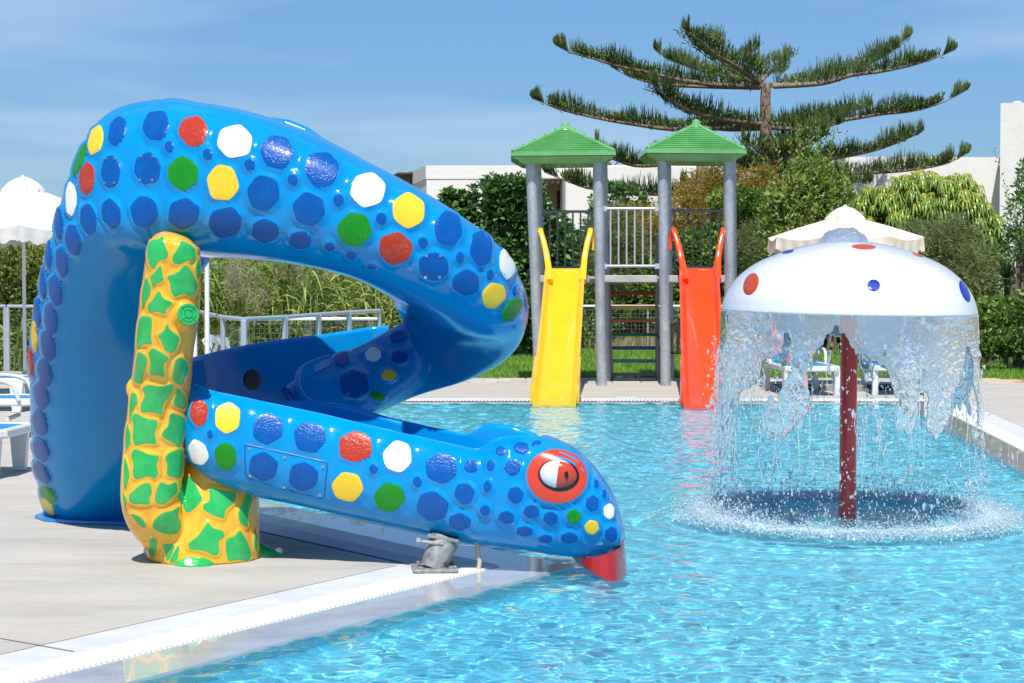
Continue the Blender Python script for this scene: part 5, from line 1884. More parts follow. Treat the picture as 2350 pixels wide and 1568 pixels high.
def parasol(base, r, z_rim, z_top, mat, label, rot, skirt=.17, sides=8, vent_r=.30, group=None, pole_r=.022):
    root = empty('parasol', base, label, 'parasol', group)
    mb = MB(); mb.tube([base, Vector((base.x, base.y, z_top + .02))], pole_r, 14); mb.build('pole', M_WPAINT, root, True)
    mb = MB(); mb.tube([base + Vector((0, 0, .0)), base + Vector((0, 0, .07)), base + Vector((0, 0, .09)), base + Vector((0, 0, .35))], [.26, .26, .04, .035], 20); mb.build('weighted_base', M_CONCB, root)
    zt = z_top - .16
    def corner(i, rr_, z): 
        a = rot + 2 * math.pi * i / sides
        return Vector((base.x + rr_ * math.cos(a), base.y + rr_ * math.sin(a), z))
    rs = random.Random(int(base.x * 100))
    for i in range(sides):
        # one cloth panel: sags between the ribs
        rows = []
        nr, nc = 10, 10
        for u in range(nr + 1):
            t = u / nr
            rad = vent_r * .8 * (1 - t) + r * t
            z = zt + (z_rim - zt) * (t ** 1.12)
            a, b = corner(i, rad, z), corner(i + 1, rad, z)
            row = []
            for v in range(nc + 1):
                s = v / nc
                p = a.lerp(b, s); p.z -= .05 * r * math.sin(math.pi * s) * t
                row.append(p)
            rows.append(row)
        sk = []
        row = []
        for v in range(nc * 2 + 1):
            s = v / (nc * 2)
            p = corner(i, r, z_rim).lerp(corner(i + 1, r, z_rim), s); p.z -= .05 * r * math.sin(math.pi * s)
            row.append(p)
        mid = (corner(i, 1, 0) + corner(i + 1, 1, 0)) / 2 - Vector((base.x, base.y, 0)); mid.z = 0; mid.normalize()
        rows2 = [row]
        for w in range(1, 5):
            rows2.append([p - Vector((0, 0, skirt * w / 4 * (1 + .12 * math.sin(v * 1.7 + i)))) + mid * (.018 * math.sin(v * 1.35 + i * 2) * w / 4 + rs.uniform(-.004, .004)) for v, p in enumerate(row)])
        mb = MB(); mb.loft(rows, closed=False); mb.build('canopy_panel', mat, root, True)
        mb = MB(); mb.loft(rows2, closed=False); mb.build('valance', mat, root, True)
        mb = MB(); mb.tube([Vector((base.x, base.y, z_top - .1)), corner(i, r * .5, zt + (z_rim - zt) * .46 - .02), corner(i, r, z_rim - .012)], .010, 6); mb.build('rib', M_WPAINT, root)
    # vent cap
    rows = []
    for (f, z) in ((0.02, z_top), (.12, z_top - .004), (.35, z_top - .026), (.7, z_top - .085), (1, z_top - .165), (1.04, z_top - .20)):
        rows.append([Vector((base.x + vent_r * f * math.cos(a) * (1 + .06 * math.cos(sides * (a - rot))), base.y + vent_r * f * math.sin(a) * (1 + .06 * math.cos(sides * (a - rot))), z + .02 * f * math.cos(sides * (a - rot)))) for a in np.linspace(0, 2 * np.pi, 64, endpoint=False)])
    mb = MB(); mb.loft(rows); mb.build('vent_cap', mat, root, True)
    mb = MB(); mb.ball((base.x, base.y, z_top + .006), .022, 10, 6, sc=(1, 1, .8)); mb.build('finial', mat, root, True)
    return root
b1 = P(58, 918)
parasol(b1, 1.22, Q(58, 522, b1.y).z, Q(58, 406, b1.y).z, M_CANV, 'white parasol behind the left side of the snake slide, near the glass fence', .2, vent_r=.24)
b2 = Vector((Q(1938, 600, 24.6).x, 24.6, .008))
parasol(b2, 1.02, Q(1938, 545, 24.6).z, Q(1938, 474, 24.6).z, M_CANB, 'cream parasol standing behind the white water mushroom', math.pi / 8, vent_r=.245)

def sun_lounger(label, back=55, dark=False):
    """built at the origin, foot end toward -Y, length 1.9"""
    root = empty('sun_lounger', (0, 0, 0), label, 'sun lounger', 'white framed loungers with blue fabric')
    z = .34
    for s in (-1, 1):
        mb = MB(); mb.box((s * .32, -.28, z), (.055, 1.34, .07), bev=.015); mb.build('side_rail', M_WPLAS, root)
    mb = MB(); mb.box((0, -.95, z), (.64, .055, .07), bev=.015); mb.build('end_rail', M_WPLAS, root)
    for sx in (-1, 1):
        for sy in (-.86, .30):
            mb = MB()
            mb.loft([[Vector((sx * .32 + a, sy + b, .0)) for a, b in ((-.035, -.045), (.035, -.045), (.035, .045), (-.035, .045))], [Vector((sx * .32 + a, sy + b, z - .02)) for a, b in ((-.03, -.075), (.03, -.075), (.03, .075), (-.03, .075))]], cap=True)
            mb.build('leg', M_WPLAS, root)
        mb = MB()
        pth = [(sx * .36, -.12, z + .02), (sx * .37, -.06, z + .16), (sx * .37, .08, z + .21), (sx * .37, .28, z + .20), (sx * .36, .40, z + .05)]
        mb.tube([r_[1][0] for r_ in catmull([(Vector(p),) for p in pth], 4)], .020, 8)
        mb.build('armrest', M_WPLAS, root, True)
    mb = MB()
    rows = []
    for i in range(13):
        y = -.93 + 1.22 * i / 12
        rows.append([Vector((x, y, z + .03 - .02 * math.cos(x / .3 * 1.5) + (.0))) for x in np.linspace(-.295, .295, 7)])
    mb.loft(rows, closed=False); rows2 = [[p - Vector((0, 0, .012)) for p in r_[::-1]] for r_ in rows]; mb.loft(rows2, closed=False)
    mb.build('sling_seat', M_BLUEF, root, True)
    a = R(back); e = Vector((0, math.cos(a), math.sin(a))); h = Vector((0, .30, z + .02)); n_ = Vector((0, -math.sin(a), math.cos(a)))
    L_ = .74
    mb = MB()
    for s in (-1, 1): mb.tube([h + Vector((s * .29, 0, 0)), h + e * L_ + Vector((s * .29, 0, 0))], .022, 8)
    mb.tube([h + e * L_ + Vector((-.29, 0, 0)), h + e * L_ + Vector((.29, 0, 0))], .022, 8)
    fr = mb.build('back_frame', M_WPLAS, root, True)
    mb = MB(); c = h + e * (L_ / 2) + n_ * .012
    mb.box(c, (.56, L_ - .02, .014), Matrix.Rotation(a, 3, 'X'), bev=.004); mb.build('sling_back', M_BLUEF, root)
    mb = MB(); mb.box((0, -.0, .18), (.58, .03, .03)); mb.build('cross_bar', M_WPLAS, root)
    return root
lg = sun_lounger('first')
LOUNGE = [  # vx, distance, heading, label
    ((1826, 24.4), math.radians(4), 'blue lounger standing left of the mushroom pole behind the water curtain', 58),
    ((2046, 24.5), math.radians(-4), 'blue lounger standing right of the mushroom pole behind the water curtain', 58),
    ((-237, 14.6), math.radians(86), 'nearest lounger at the left edge of the picture with a blue end over the deck', 20),
    ((30, 17.9), math.radians(94), 'lounger with a raised white arm beside the left edge, middle one by the glass fence', 20),
    ((-120, 21.2), math.radians(90), 'farthest lounger at the left edge, its blue back raised below the glass fence', 30)]
for i, ((vx, D), rz, lab, bk) in enumerate(LOUNGE):
    o = lg if i == 0 else copy_tree(lg)
    q = Q(vx, 900, D)
    o.location = (q.x, D, .012); o.rotation_euler = (0, 0, rz)
    o['label'] = lab
for (vx, vy, w) in ((1832, 893, .55), (2042, 893, .55)):
    p = P(vx, vy)
    mb = MB()
    for i in range(7): mb.box((p.x, p.y - .3 + i * .1, .022 + .012), (w * 1.0, .085, .02))
    o = mb.build('dark_mat', M_DARKM)
    tag(o, 'dark ribbed mat under the lounger ' + ('left' if vx < 1900 else 'right') + ' of the red mushroom pole', 'mat', kind='stuff')

def chair(loc, rz, mat, label):
    root = empty('plastic_chair', loc, label, 'chair', None, rz)
    M_ = Matrix.Translation(Vector(loc)) @ Matrix.Rotation(rz, 4, 'Z')
    def w(p): return M_ @ Vector(p)
    mb = MB(); rows = []
    for i in range(7):
        y = -.21 + .42 * i / 6
        rows.append([w((x, y, .43 - .02 * (1 - (x / .22) ** 2) - .01 * math.sin(i))) for x in np.linspace(-.22, .22, 7)])
    mb.loft(rows, closed=False); mb.loft([[p - Vector((0, 0, .018)) for p in r_[::-1]] for r_ in rows], closed=False)
    mb.build('seat', mat, root, True)
    # back with vertical slots: staves joined at head and foot
    def bk(x, t): return w((x * (1 + .06 * t), .21 + .16 * t + .04 * (1 - (x / .24) ** 2), .43 + .40 * t - .05 * (x / .22) ** 2 * t))
    mb = MB()
    mb.loft([[bk(x, .80), bk(x, .88), bk(x, 1.0), bk(x, 1.0) + Vector((0, 0, -.01)) + (w((0, .02, 0)) - w((0, 0, 0))), bk(x, .8) + (w((0, .02, 0)) - w((0, 0, 0)))] for x in np.linspace(-.22, .22, 11)], cap=True)
    mb.build('back_top', mat, root, True)
    for x in np.linspace(-.185, .185, 5):
        mb = MB(); mb.loft([[bk(x - .022, t), bk(x + .022, t), bk(x + .022, t) + (w((0, .015, 0)) - w((0, 0, 0))), bk(x - .022, t) + (w((0, .015, 0)) - w((0, 0, 0)))] for t in (0, .4, .84)], cap=True)
        mb.build('back_stave', mat, root)
    for s in (-1, 1):
        mb = MB(); pth = [(s * .25, .25, .60), (s * .27, .12, .64), (s * .28, -.08, .64), (s * .27, -.2, .615), (s * .26, -.235, .56), (s * .245, -.24, .42)]
        mb.tube([r_[1][0] for r_ in catmull([(w(p),) for p in pth], 4)], .022, 8, flat=.6)
        mb.build('armrest', mat, root, True)
        for y, y2 in ((-.21, -.24), (.2, .27)):
            mb = MB(); q = .022
            mb.loft([[w((s * .22 + a * 1.5, y + b * 1.5, .42)) for a, b in ((-q, -q), (q, -q), (q, q), (-q, q))], [w((s * .255 + a, y2 + b, .0)) for a, b in ((-q, -q), (q, -q), (q, q), (-q, q))]], cap=True)
            mb.build('leg', mat, root)
    return root
q = Q(556, 800, 21.6)
chair((q.x, 21.6, .012), R(62), M_WPLAS, 'white plastic armchair whose back shows above the blue channel wall')
q = Q(1553, 800, 26.55)
chair((q.x, 26.55, .012), R(178), M_BROWNP, 'brown plastic chair standing behind the red slide')

# ---- glass fence round the left terrace
def glass_material():
    m = bpy.data.materials.new('fence_glass'); m.use_nodes = True
    n, l = m.node_tree.nodes, m.node_tree.links
    n.clear()
    o = n.new('ShaderNodeOutputMaterial'); mx = n.new('ShaderNodeMixShader'); t = n.new('ShaderNodeBsdfTransparent'); g = n.new('ShaderNodeBsdfGlossy'); f = n.new('ShaderNodeFresnel')
    f.inputs['IOR'].default_value = 1.5
    t.inputs['Color'].default_value = (.86, .91, .90, 1)
    g.inputs['Roughness'].default_value = .01
    ge = n.new('ShaderNodeNewGeometry'); ma = n.new('ShaderNodeMath'); ma.operation = 'SUBTRACT'; ma.use_clamp = True
    l.new(f.outputs[0], ma.inputs[0]); l.new(ge.outputs['Backfacing'], ma.inputs[1]); l.new(ma.outputs[0], mx.inputs[0]); l.new(t.outputs[0], mx.inputs[1]); l.new(g.outputs[0], mx.inputs[2]); l.new(mx.outputs[0], o.inputs[0])
    return m
M_GLASS = glass_material()
M_FRAIL = plain('fence_rail_grey', (.40, .44, .49), .4, .2, var=.06)
def fpt(vx, vy):
    D = F * (HC - 1.07) / (vy - 616)
    return Vector((Q(vx, 616, D).x, D, 0))
def fence(points, label, wall_h=.0, posts=True):
    root = empty('glass_fence', points[0], label, 'fence', None)
    for i in range(len(points) - 1):
        a, b = points[i], points[i + 1]
        L_ = (b - a).length; k = max(1, round(L_ / 1.5)); e = (b - a).normalized()
        for q in range(k):
            p0, p1 = a.lerp(b, q / k), a.lerp(b, (q + 1) / k)
            mb = MB(); mb.tube([p0 + e * .02 + Vector((0, 0, 1.07)), p1 - e * .02 + Vector((0, 0, 1.07))], .024, 12)
            rl = mb.build('top_rail', M_FRAIL, root, True)
            for pp in (p0 + e * .026, p1 - e * .026):
                mb = MB(); mb.box((pp.x, pp.y, .53), (.042, .042, 1.06), Matrix.Rotation(math.atan2(e.y, e.x), 3, 'Z'), bev=.006)
                mb.build('fence_post', M_FRAIL, root)
            c = (p0 + p1) / 2
            mb = MB(); mb.box((c.x, c.y, .60), ((p1 - p0).length - .20, .010, .78), Matrix.Rotation(math.atan2(e.y, e.x), 3, 'Z'))
            mb.build('glass_pane', M_GLASS, root)
    if wall_h:
        for i in range(len(points) - 1):
            a, b = points[i], points[i + 1]; c = (a + b) / 2; e = (b - a)
            mb = MB(); mb.box((c.x, c.y, wall_h / 2), (e.length, .16, wall_h), Matrix.Rotation(math.atan2(e.y, e.x), 3, 'Z'), bev=.01)
            mb.build('low_wall', M_CONCB, root)
    return root
fence([fpt(-260, 706), fpt(14, 703), fpt(240, 705)], 'glass fence on a low concrete wall at the left edge of the picture', .16)
fence([fpt(440, 712), fpt(510, 728), fpt(558, 733), fpt(654, 728), fpt(800, 717), fpt(872, 713)], 'pale railing with glass panes seen through the loop of the snake slide')
q = Q(476, 800, 20.4)
mb = MB(); mb.tube([(q.x, 20.4, 0), (q.x, 20.4, 2.2)], .026, 12); o = mb.build('white_pole', M_WPAINT, None, True); tag(o, 'slim white pole seen just right of the yellow green column', 'pole')
q = Q(447, 800, 20.0)
mb = MB(); mb.tube([(q.x, 20.0, 0), (q.x, 20.0, 1.62)], .028, 12); o = mb.build('white_pole', M_WPAINT, None, True); tag(o, 'short white pole touching the knot of the yellow green column', 'pole')

# ---- wire mesh fence behind the lawn
def mesh_fence(x0, x1, D, h, label):
    root = empty('wire_mesh_fence', (x0, D, 0), label, 'fence')
    mb = MB(); mb.tube([(x0, D, h), (x1, D, h)], .026, 8); mb.build('top_rail', M_WPAINT, root, True)
    n = max(1, int((x1 - x0) / 2.2))
    for i in range(n + 1):
        x = x0 + (x1 - x0) * i / n
        mb = MB(); mb.tube([(x, D + .04, 0), (x, D + .04, h)], .022, 8); mb.build('fence_post', M_RAIL, root, True)
    mb = MB()
    for i in range(int((x1 - x0) / .075)):
        x = x0 + i * .075
        mb.box((x, D, h / 2), (.0045, .0045, h))
    for z in np.arange(.05, h, .075): mb.box(((x0 + x1) / 2, D, z), (x1 - x0, .0045, .0045))
    o = mb.build('wire_mesh', plain('wire_green_grey', (.20, .24, .20), .5, .3), root); tag(o, kind='stuff')
x0 = Q(880, 700, 36.6).x; x1 = Q(1790, 700, 36.6).x
mesh_fence(x0, x1, 36.6, Q(1400, 703, 36.6).z, 'wire mesh fence with a white top rail behind the lawn and play tower')
mesh_fence(Q(560, 700, 27.6).x, Q(870, 700, 27.6).x, 27.6, .86, 'dark wire mesh fence at the foot of the tall reeds')
# depth sign on the far coping: a pale tile with small blue lettering
p = P(1436, 914)
mb = MB(); mb.box((p.x, p.y, .012), (.24, .16, .008), bev=.002)
sg = mb.build('depth_tile', M_WPLAS); tag(sg, 'pale tile with faint blue writing on the far pool edge, between the slides', 'sign')
mb = MB()
for i in range(9):
    mb.box((p.x - .09 + i * .022, p.y + .02 * ((i * 7) % 3 - 1) * .3, .0168), (.010 if i % 3 else .016, .045, .001))
o = mb.build('lettering', plain('print_blue', (.10, .22, .48), .5), sg); tag(o, kind='stuff')
# ================================================================== WHITE BUILDINGS
M_STUC = NT('white_stucco', (.74, .73, .70), .9)
M_STUC.color(M_STUC.mix(M_STUC.rng(M_STUC.noise(1.1, 5, .65, M_STUC.coord(scale=(1, 1, .4))), .45, .75, 0, .5), (.76, .75, .715), (.64, .63, .59)))
M_STUC.bump(M_STUC.noise(7, 5, .7, M_STUC.coord()), .5, .02)
M_STUC = M_STUC.mat
M_BEIGE = plain('beige_stucco', (.52, .47, .38), .9, var=.08)
M_WOODD = plain('dark_wood', (.10, .065, .045), .7, var=.2)
M_WINDK = plain('window_dark', (.03, .035, .04), .15, coat=.3)
M_BRICKR = plain('terracotta_wall', (.36, .11, .08), .85, var=.15)

def rot_box(name, vx, vtop, D0, yaw, length, depth, mat, parent):
    """block whose front left corner is seen at (vx, vtop); the front runs to the right, turned by yaw"""
    a = Q(vx, vtop, D0)
    e = Vector((math.cos(yaw), -math.sin(yaw), 0)); d = Vector((math.sin(yaw), math.cos(yaw), 0))
    pts = [a, a + e * length, a + e * length + d * depth, a + d * depth]
    mb = MB(); mb.loft([[Vector((p.x, p.y, -.1)) for p in pts], [Vector((p.x, p.y, a.z)) for p in pts]], cap=True)
    return mb.build(name, mat, parent)

def bbox(name, x0, x1, y0, y1, D0, D1, mat, parent, z0=None):
    """front face given in the picture at D0, extruded back to D1"""
    a = Q(x0, y0, D0); b = Q(x1, y1, D0)
    zb = b.z if z0 is None else z0
    mb = MB(); mb.box(((a.x + b.x) / 2, (D0 + D1) / 2, (a.z + zb) / 2), (abs(b.x - a.x), D1 - D0, a.z - zb), bev=.04)
    return mb.build(name, mat, parent)

# left house with a pergola recess
H1 = empty('white_house', Q(1100, 900, 56), 'flat-roofed white house with a shaded pergola recess, above the dark leafy bush', 'house')
# upper band as a prism whose left wall runs back
a = Q(977, 380, 55); b = Q(1297, 391, 55); lf = Q(919, 394.5, 62)
zt = a.z; zl = Q(1100, 411, 55).z
mb = MB()
pts = [(a.x, a.y), (b.x, 55), (b.x, 66), (lf.x, 66), (lf.x, lf.y)]
mb.loft([[Vector((x, y, zl)) for x, y in pts], [Vector((x, y, zt)) for x, y in pts]], cap=True)
up_ = mb.build('upper_wall', M_STUC, H1)
mb = MB()
pts2 = [(a.x + .02, a.y + .02), (Q(1106, 0, 55).x, 55.02), (Q(1106, 0, 55).x, 58), (b.x, 58), (b.x, 65.9), (lf.x + .05, 65.9), (lf.x + .05, lf.y + .05)]
mb.loft([[Vector((x, y, -.1)) for x, y in pts2], [Vector((x, y, zl - .003)) for x, y in pts2]], cap=True)
lw = mb.build('lower_wall', M_STUC, H1)
bbox('recess_wall', 1106, 1297, 413, 600, 57.8, 57.95, M_BEIGE, H1)
bbox('roof_edge', 1100, 1299, 409, 415, 54.85, 55.0, M_WOODD, H1)
for i in range(15):
    x = 1110 + i * 13
    bbox('pergola_slat', x, x + 4, 414, 420, 54.9, 57.7, M_WPAINT, H1)
w_ = bbox('window', 1282, 1296, 438, 480, 57.72, 57.8, M_WINDK, H1)
bbox('window_frame', 1278, 1282, 436, 482, 57.70, 57.79, M_WOODD, w_)
w_ = bbox('window', 1150, 1190, 432, 470, 57.72, 57.8, M_WINDK, H1)
bbox('window_frame', 1146, 1150, 430, 472, 57.70, 57.79, M_WOODD, w_)
# window in the left wall
mb = MB()
p0 = Q(926, 406, 61.2); p1 = Q(947, 420, 58.6)
e = Vector((p1.x - p0.x, p1.y - p0.y, 0)); c = (p0 + p1) / 2
mb.box((c.x - .03, c.y - .03, Q(935, 415, 60).z), (e.length, .1, .42), Matrix.Rotation(math.atan2(e.y, e.x), 3, 'Z'))
w_ = mb.build('window', M_WOODD, H1)
mb = MB(); mb.box((c.x - .2, c.y - .2, Q(935, 404, 60).z), (e.length * 1.1, .5, .05), Matrix.Rotation(math.atan2(e.y, e.x), 3, 'Z')); mb.build('awning', M_WOODD, w_)
bbox('parapet', 1262, 1345, 556, 640, 50.0, 50.4, M_BRICKR, H1)

H2 = empty('white_house', Q(1400, 900, 53), 'white house blocks of two heights seen between the green tower roofs', 'house')
bbox('wall', 1297, 1394, 384, 640, 52, 62, M_STUC, H2, -.1)
bbox('wall', 1392, 1700, 380, 640, 51, 61, M_STUC, H2, -.1)
bbox('wall', 1690, 1900, 377, 640, 51.5, 60, M_STUC, H2, -.1)
bbox('roof_tank', 1384, 1403, 372, 384, 53, 54, M_WOODD, H2)
H3 = empty('white_house', Q(2150, 900, 48), 'low white house wall behind the drooping umbrella tree on the right', 'house')
rot_box('wall', 1940, 360, 49, R(-3), 5.0, 9, M_STUC, H3)
H4 = empty('white_house', Q(2330, 900, 46), 'tall white building corner at the right edge of the picture', 'house')
rot_box('wall', 2296, 237, 46, R(17), 6.0, 10, M_STUC, H4)
mb = MB(); q = Q(2346, 240, 46); mb.tube([(q.x, 46.5, q.z), (q.x, 46.5, q.z + .12)], .1, 8); mb.build('roof_vent', M_STUC, H4)
# ================================================================== PLANTS
def leafmat(name, stops, rough=.5, trans=.35, scale=1.0):
    m = NT(name, stops[len(stops) // 2][1], rough)
    r = m.isl()
    big = m.noise(1.3 * scale, 3, .6, m.coord())
    stops = [(a_, tuple(min(.50, c_ * 1.95) for c_ in b_)) for a_, b_ in stops]
    f = m.math('ADD', m.math('MULTIPLY', r, .55), m.math('MULTIPLY', m.rng(big, .3, .7, 0, 1), .45))
    col = m.ramp(f, stops)
    m.color(col)
    tl = m.n.new('ShaderNodeBsdfTranslucent')
    m.l.new(col, tl.inputs['Color'])
    mx = m.n.new('ShaderNodeMixShader'); mx.inputs[0].default_value = trans
    m.l.new(m.b.outputs[0], mx.inputs[1]); m.l.new(tl.outputs[0], mx.inputs[2]); m.l.new(mx.outputs[0], m.out.inputs['Surface'])
    return m.mat
def unit(a): return a / (np.linalg.norm(a, axis=-1, keepdims=True) + 1e-9)
def leaves(C, Dr, L, W, fold=.25, droop=0.0, rs=NR, broad=.45, up=None):
    """one folded four-point leaf for every centre; returns V,F arrays (triangles)"""
    n = len(C)
    Dr = unit(Dr)
    rnd = rs.randn(n, 3) if up is None else up + rs.randn(n, 3) * .4
    S = unit(np.cross(Dr, rnd)); N = np.cross(S, Dr)
    L = np.broadcast_to(L, (n,))[:, None]; W = np.broadcast_to(W, (n,))[:, None]
    b = C; t = C + Dr * L + np.array([0, 0, -1.0]) * L * droop
    m = C + Dr * L * broad + np.array([0, 0, -1.0]) * L * droop * .2
    l = m + S * W / 2 + N * W * fold; r = m - S * W / 2 + N * W * fold
    V = np.stack([b, l, t, r], 1).reshape(-1, 3)
    i = np.arange(n)[:, None] * 4
    Fq = np.concatenate([np.concatenate([i, i + 1, i + 2], 1), np.concatenate([i, i + 2, i + 3], 1)], 0)
    return V, Fq
def join(parts):
    V = []; Fq = []; o = 0
    for v, f in parts:
        V.append(v); Fq.append(f + o); o += len(v)
    return np.concatenate(V), np.concatenate(Fq)
def blob_points(blobs, n, rs=NR, inner=.55, seed=0):
    """points on and inside a set of ellipsoids, weight by surface; lumpy"""
    w = np.array([b[1][0] * b[1][2] + b[1][1] * b[1][2] for b in blobs]); w = w / w.sum()
    k = rs.choice(len(blobs), n, p=w)
    d = unit(rs.randn(n, 3))
    c = np.array([tuple(b[0]) for b in blobs])[k]; r = np.array([tuple(b[1]) for b in blobs])[k]
    lump = 1 + .10 * np.sin(d[:, 0] * 7 + k) * np.sin(d[:, 2] * 6 + k * 2) + .06 * np.sin(d[:, 1] * 13 + k)
    f = (inner + (1 - inner) * rs.rand(n) ** .45) * lump
    P_ = c + d * r * f[:, None]
    return P_, d, k
def shrub(name, blobs, n, L, W, mat, label, cat, seed, spread=.8, upb=.3, droop=0.0, inner=.6, stem=True, fold=.25, group=None, zmin=.02, broad=.45, shoots=0, shoot_len=.4, shoot_n=14):
    rs = np.random.RandomState(seed)
    Pn, d, k = blob_points(blobs, n, rs, inner)
    keep = Pn[:, 2] > zmin
    Pn, d = Pn[keep], d[keep]
    D = d * (1 - spread) + rs.randn(len(Pn), 3) * spread * .6 + np.array([0, 0, upb])
    Ls = L * np.exp(rs.randn(len(Pn)) * .22)
    parts = [leaves(Pn, D, Ls, W / L * Ls, fold, droop, rs, broad)]
    if shoots:
        q, dd, _ = blob_points(blobs, shoots, rs, .95)
        kk = dd[:, 2] > .1
        q, dd = q[kk], dd[kk]
        for p, e in zip(q, dd):
            e = unit(np.array([e[0] * .35, e[1] * .35, 1.0]) + rs.randn(3) * .12)
            m_ = shoot_n
            t = np.linspace(0, 1, m_)[:, None]
            c = p + e * t * shoot_len * rs.uniform(.6, 1.3)
            a = rs.rand() * 6 + np.arange(m_) * 2.4
            dr = np.stack([np.cos(a), np.sin(a), np.full(m_, .9)], 1)
            parts.append(leaves(c, dr, L * (1.1 - .5 * t[:, 0]), W * (1.1 - .5 * t[:, 0]), fold, 0, rs, broad))
    V, Fq = join(parts)
    c = np.array([tuple(b[0]) for b in blobs]).mean(0)
    root = empty(name, (c[0], c[1], 0), label, cat, group)
    o = fast_mesh('foliage', V, Fq, mat, root); tag(o, kind='stuff')
    # inner twig mass so that the middle is not hollow
    if stem:
        mb = MB()
        for b in blobs:
            cc, rr_ = b
            for i in range(3):
                e = Vector((cc[0] + rs.uniform(-.5, .5) * rr_[0], cc[1] + rs.uniform(-.4, .4) * rr_[1], cc[2] + rs.uniform(.1, .6) * rr_[2]))
                s = Vector((cc[0] * .7 + c[0] * .3 + rs.uniform(-.1, .1), cc[1], 0))
                mb.tube([s, s.lerp(e, .5) + Vector((rs.uniform(-.1, .1), 0, .1)), e], [.035, .022, .008], 6)
        mb.build('stems', M_BARK, root)['kind'] = 'stuff'
    return root
M_BARK = plain('bark_brown', (.16, .12, .085), .9, var=.3, vscale=9, bump=.6, bscale=30)

def E(vx, vy, D, rx, rz, ry=None):
    """ellipsoid given by picture centre and half sizes in picture units"""
    k_ = 1 / px(D)
    q = Q(vx, vy, D)
    return ((q.x, D, q.z), (rx * k_, (ry if ry is not None else max(.35, rx * k_ * .6)), rz * k_))

G_DARK = leafmat('leaf_rubber_dark', [(.0, (.014, .042, .014)), (.45, (.04, .095, .024)), (.85, (.10, .17, .045)), (1, (.20, .24, .08))], .28, .2)
G_HEDGE = leafmat('leaf_hedge_golden', [(0, (.03, .055, .012)), (.4, (.08, .11, .02)), (.75, (.17, .19, .035)), (1, (.30, .27, .06))], .5, .4)
G_REED = leafmat('leaf_reed', [(0, (.05, .085, .02)), (.4, (.12, .17, .04)), (.75, (.22, .26, .07)), (1, (.38, .36, .14))], .5, .4)
G_TAM = leafmat('leaf_feathery_golden', [(0, (.06, .06, .012)), (.35, (.14, .12, .02)), (.65, (.26, .17, .03)), (1, (.36, .22, .05))], .7, .4)
G_IVY = leafmat('leaf_ivy', [(0, (.02, .05, .012)), (.5, (.06, .12, .02)), (.85, (.16, .22, .03)), (1, (.30, .33, .05))], .45, .35)
G_YG = leafmat('leaf_yellow_green', [(0, (.04, .08, .015)), (.5, (.12, .18, .03)), (1, (.34, .38, .08))], .45, .4)
G_GREY = leafmat('leaf_grey_feathery', [(0, (.06, .08, .03)), (.5, (.12, .15, .055)), (1, (.22, .25, .10))], .7, .4)
G_SCH = leafmat('leaf_umbrella_tree', [(0, (.035, .08, .012)), (.5, (.09, .16, .022)), (1, (.22, .29, .05))], .3, .25)
M_MIDRIB = plain('leaf_stalk_yellow', (.46, .38, .05), .5)
G_VINE = leafmat('leaf_vine', [(0, (.025, .055, .012)), (.5, (.07, .13, .025)), (.85, (.20, .26, .05)), (1, (.42, .36, .09))], .4, .35)
G_YUC = leafmat('leaf_yucca', [(0, (.03, .07, .02)), (.6, (.09, .16, .035)), (1, (.24, .30, .07))], .4, .25)
G_DRY = leafmat('dry_grass', [(0, (.20, .13, .05)), (.5, (.34, .24, .10)), (1, (.46, .36, .18))], .8, .3)
G_LAWN = leafmat('lawn_blade', [(0, (.05, .12, .012)), (.5, (.10, .21, .022)), (1, (.20, .32, .045))], .5, .35, .6)
G_PLUME = leafmat('reed_plume', [(0, (.22, .16, .09)), (.5, (.34, .26, .15)), (1, (.48, .38, .24))], .9, .4)

# 1 hedge at the left edge
shrub('hedge', [E(-30, 700, 28.6, 90, 140), E(40, 690, 28.4, 60, 140), E(95, 690, 28.6, 55, 130), E(170, 700, 28.8, 70, 120), E(280, 700, 28.8, 80, 120), E(30, 810, 28.2, 130, 60), E(380, 700, 28.8, 80, 130)],
      26000, .085, .04, G_HEDGE, 'tall golden green hedge behind the glass fence at the left', 'hedge', 1, shoots=260, shoot_len=.45, shoot_n=16)

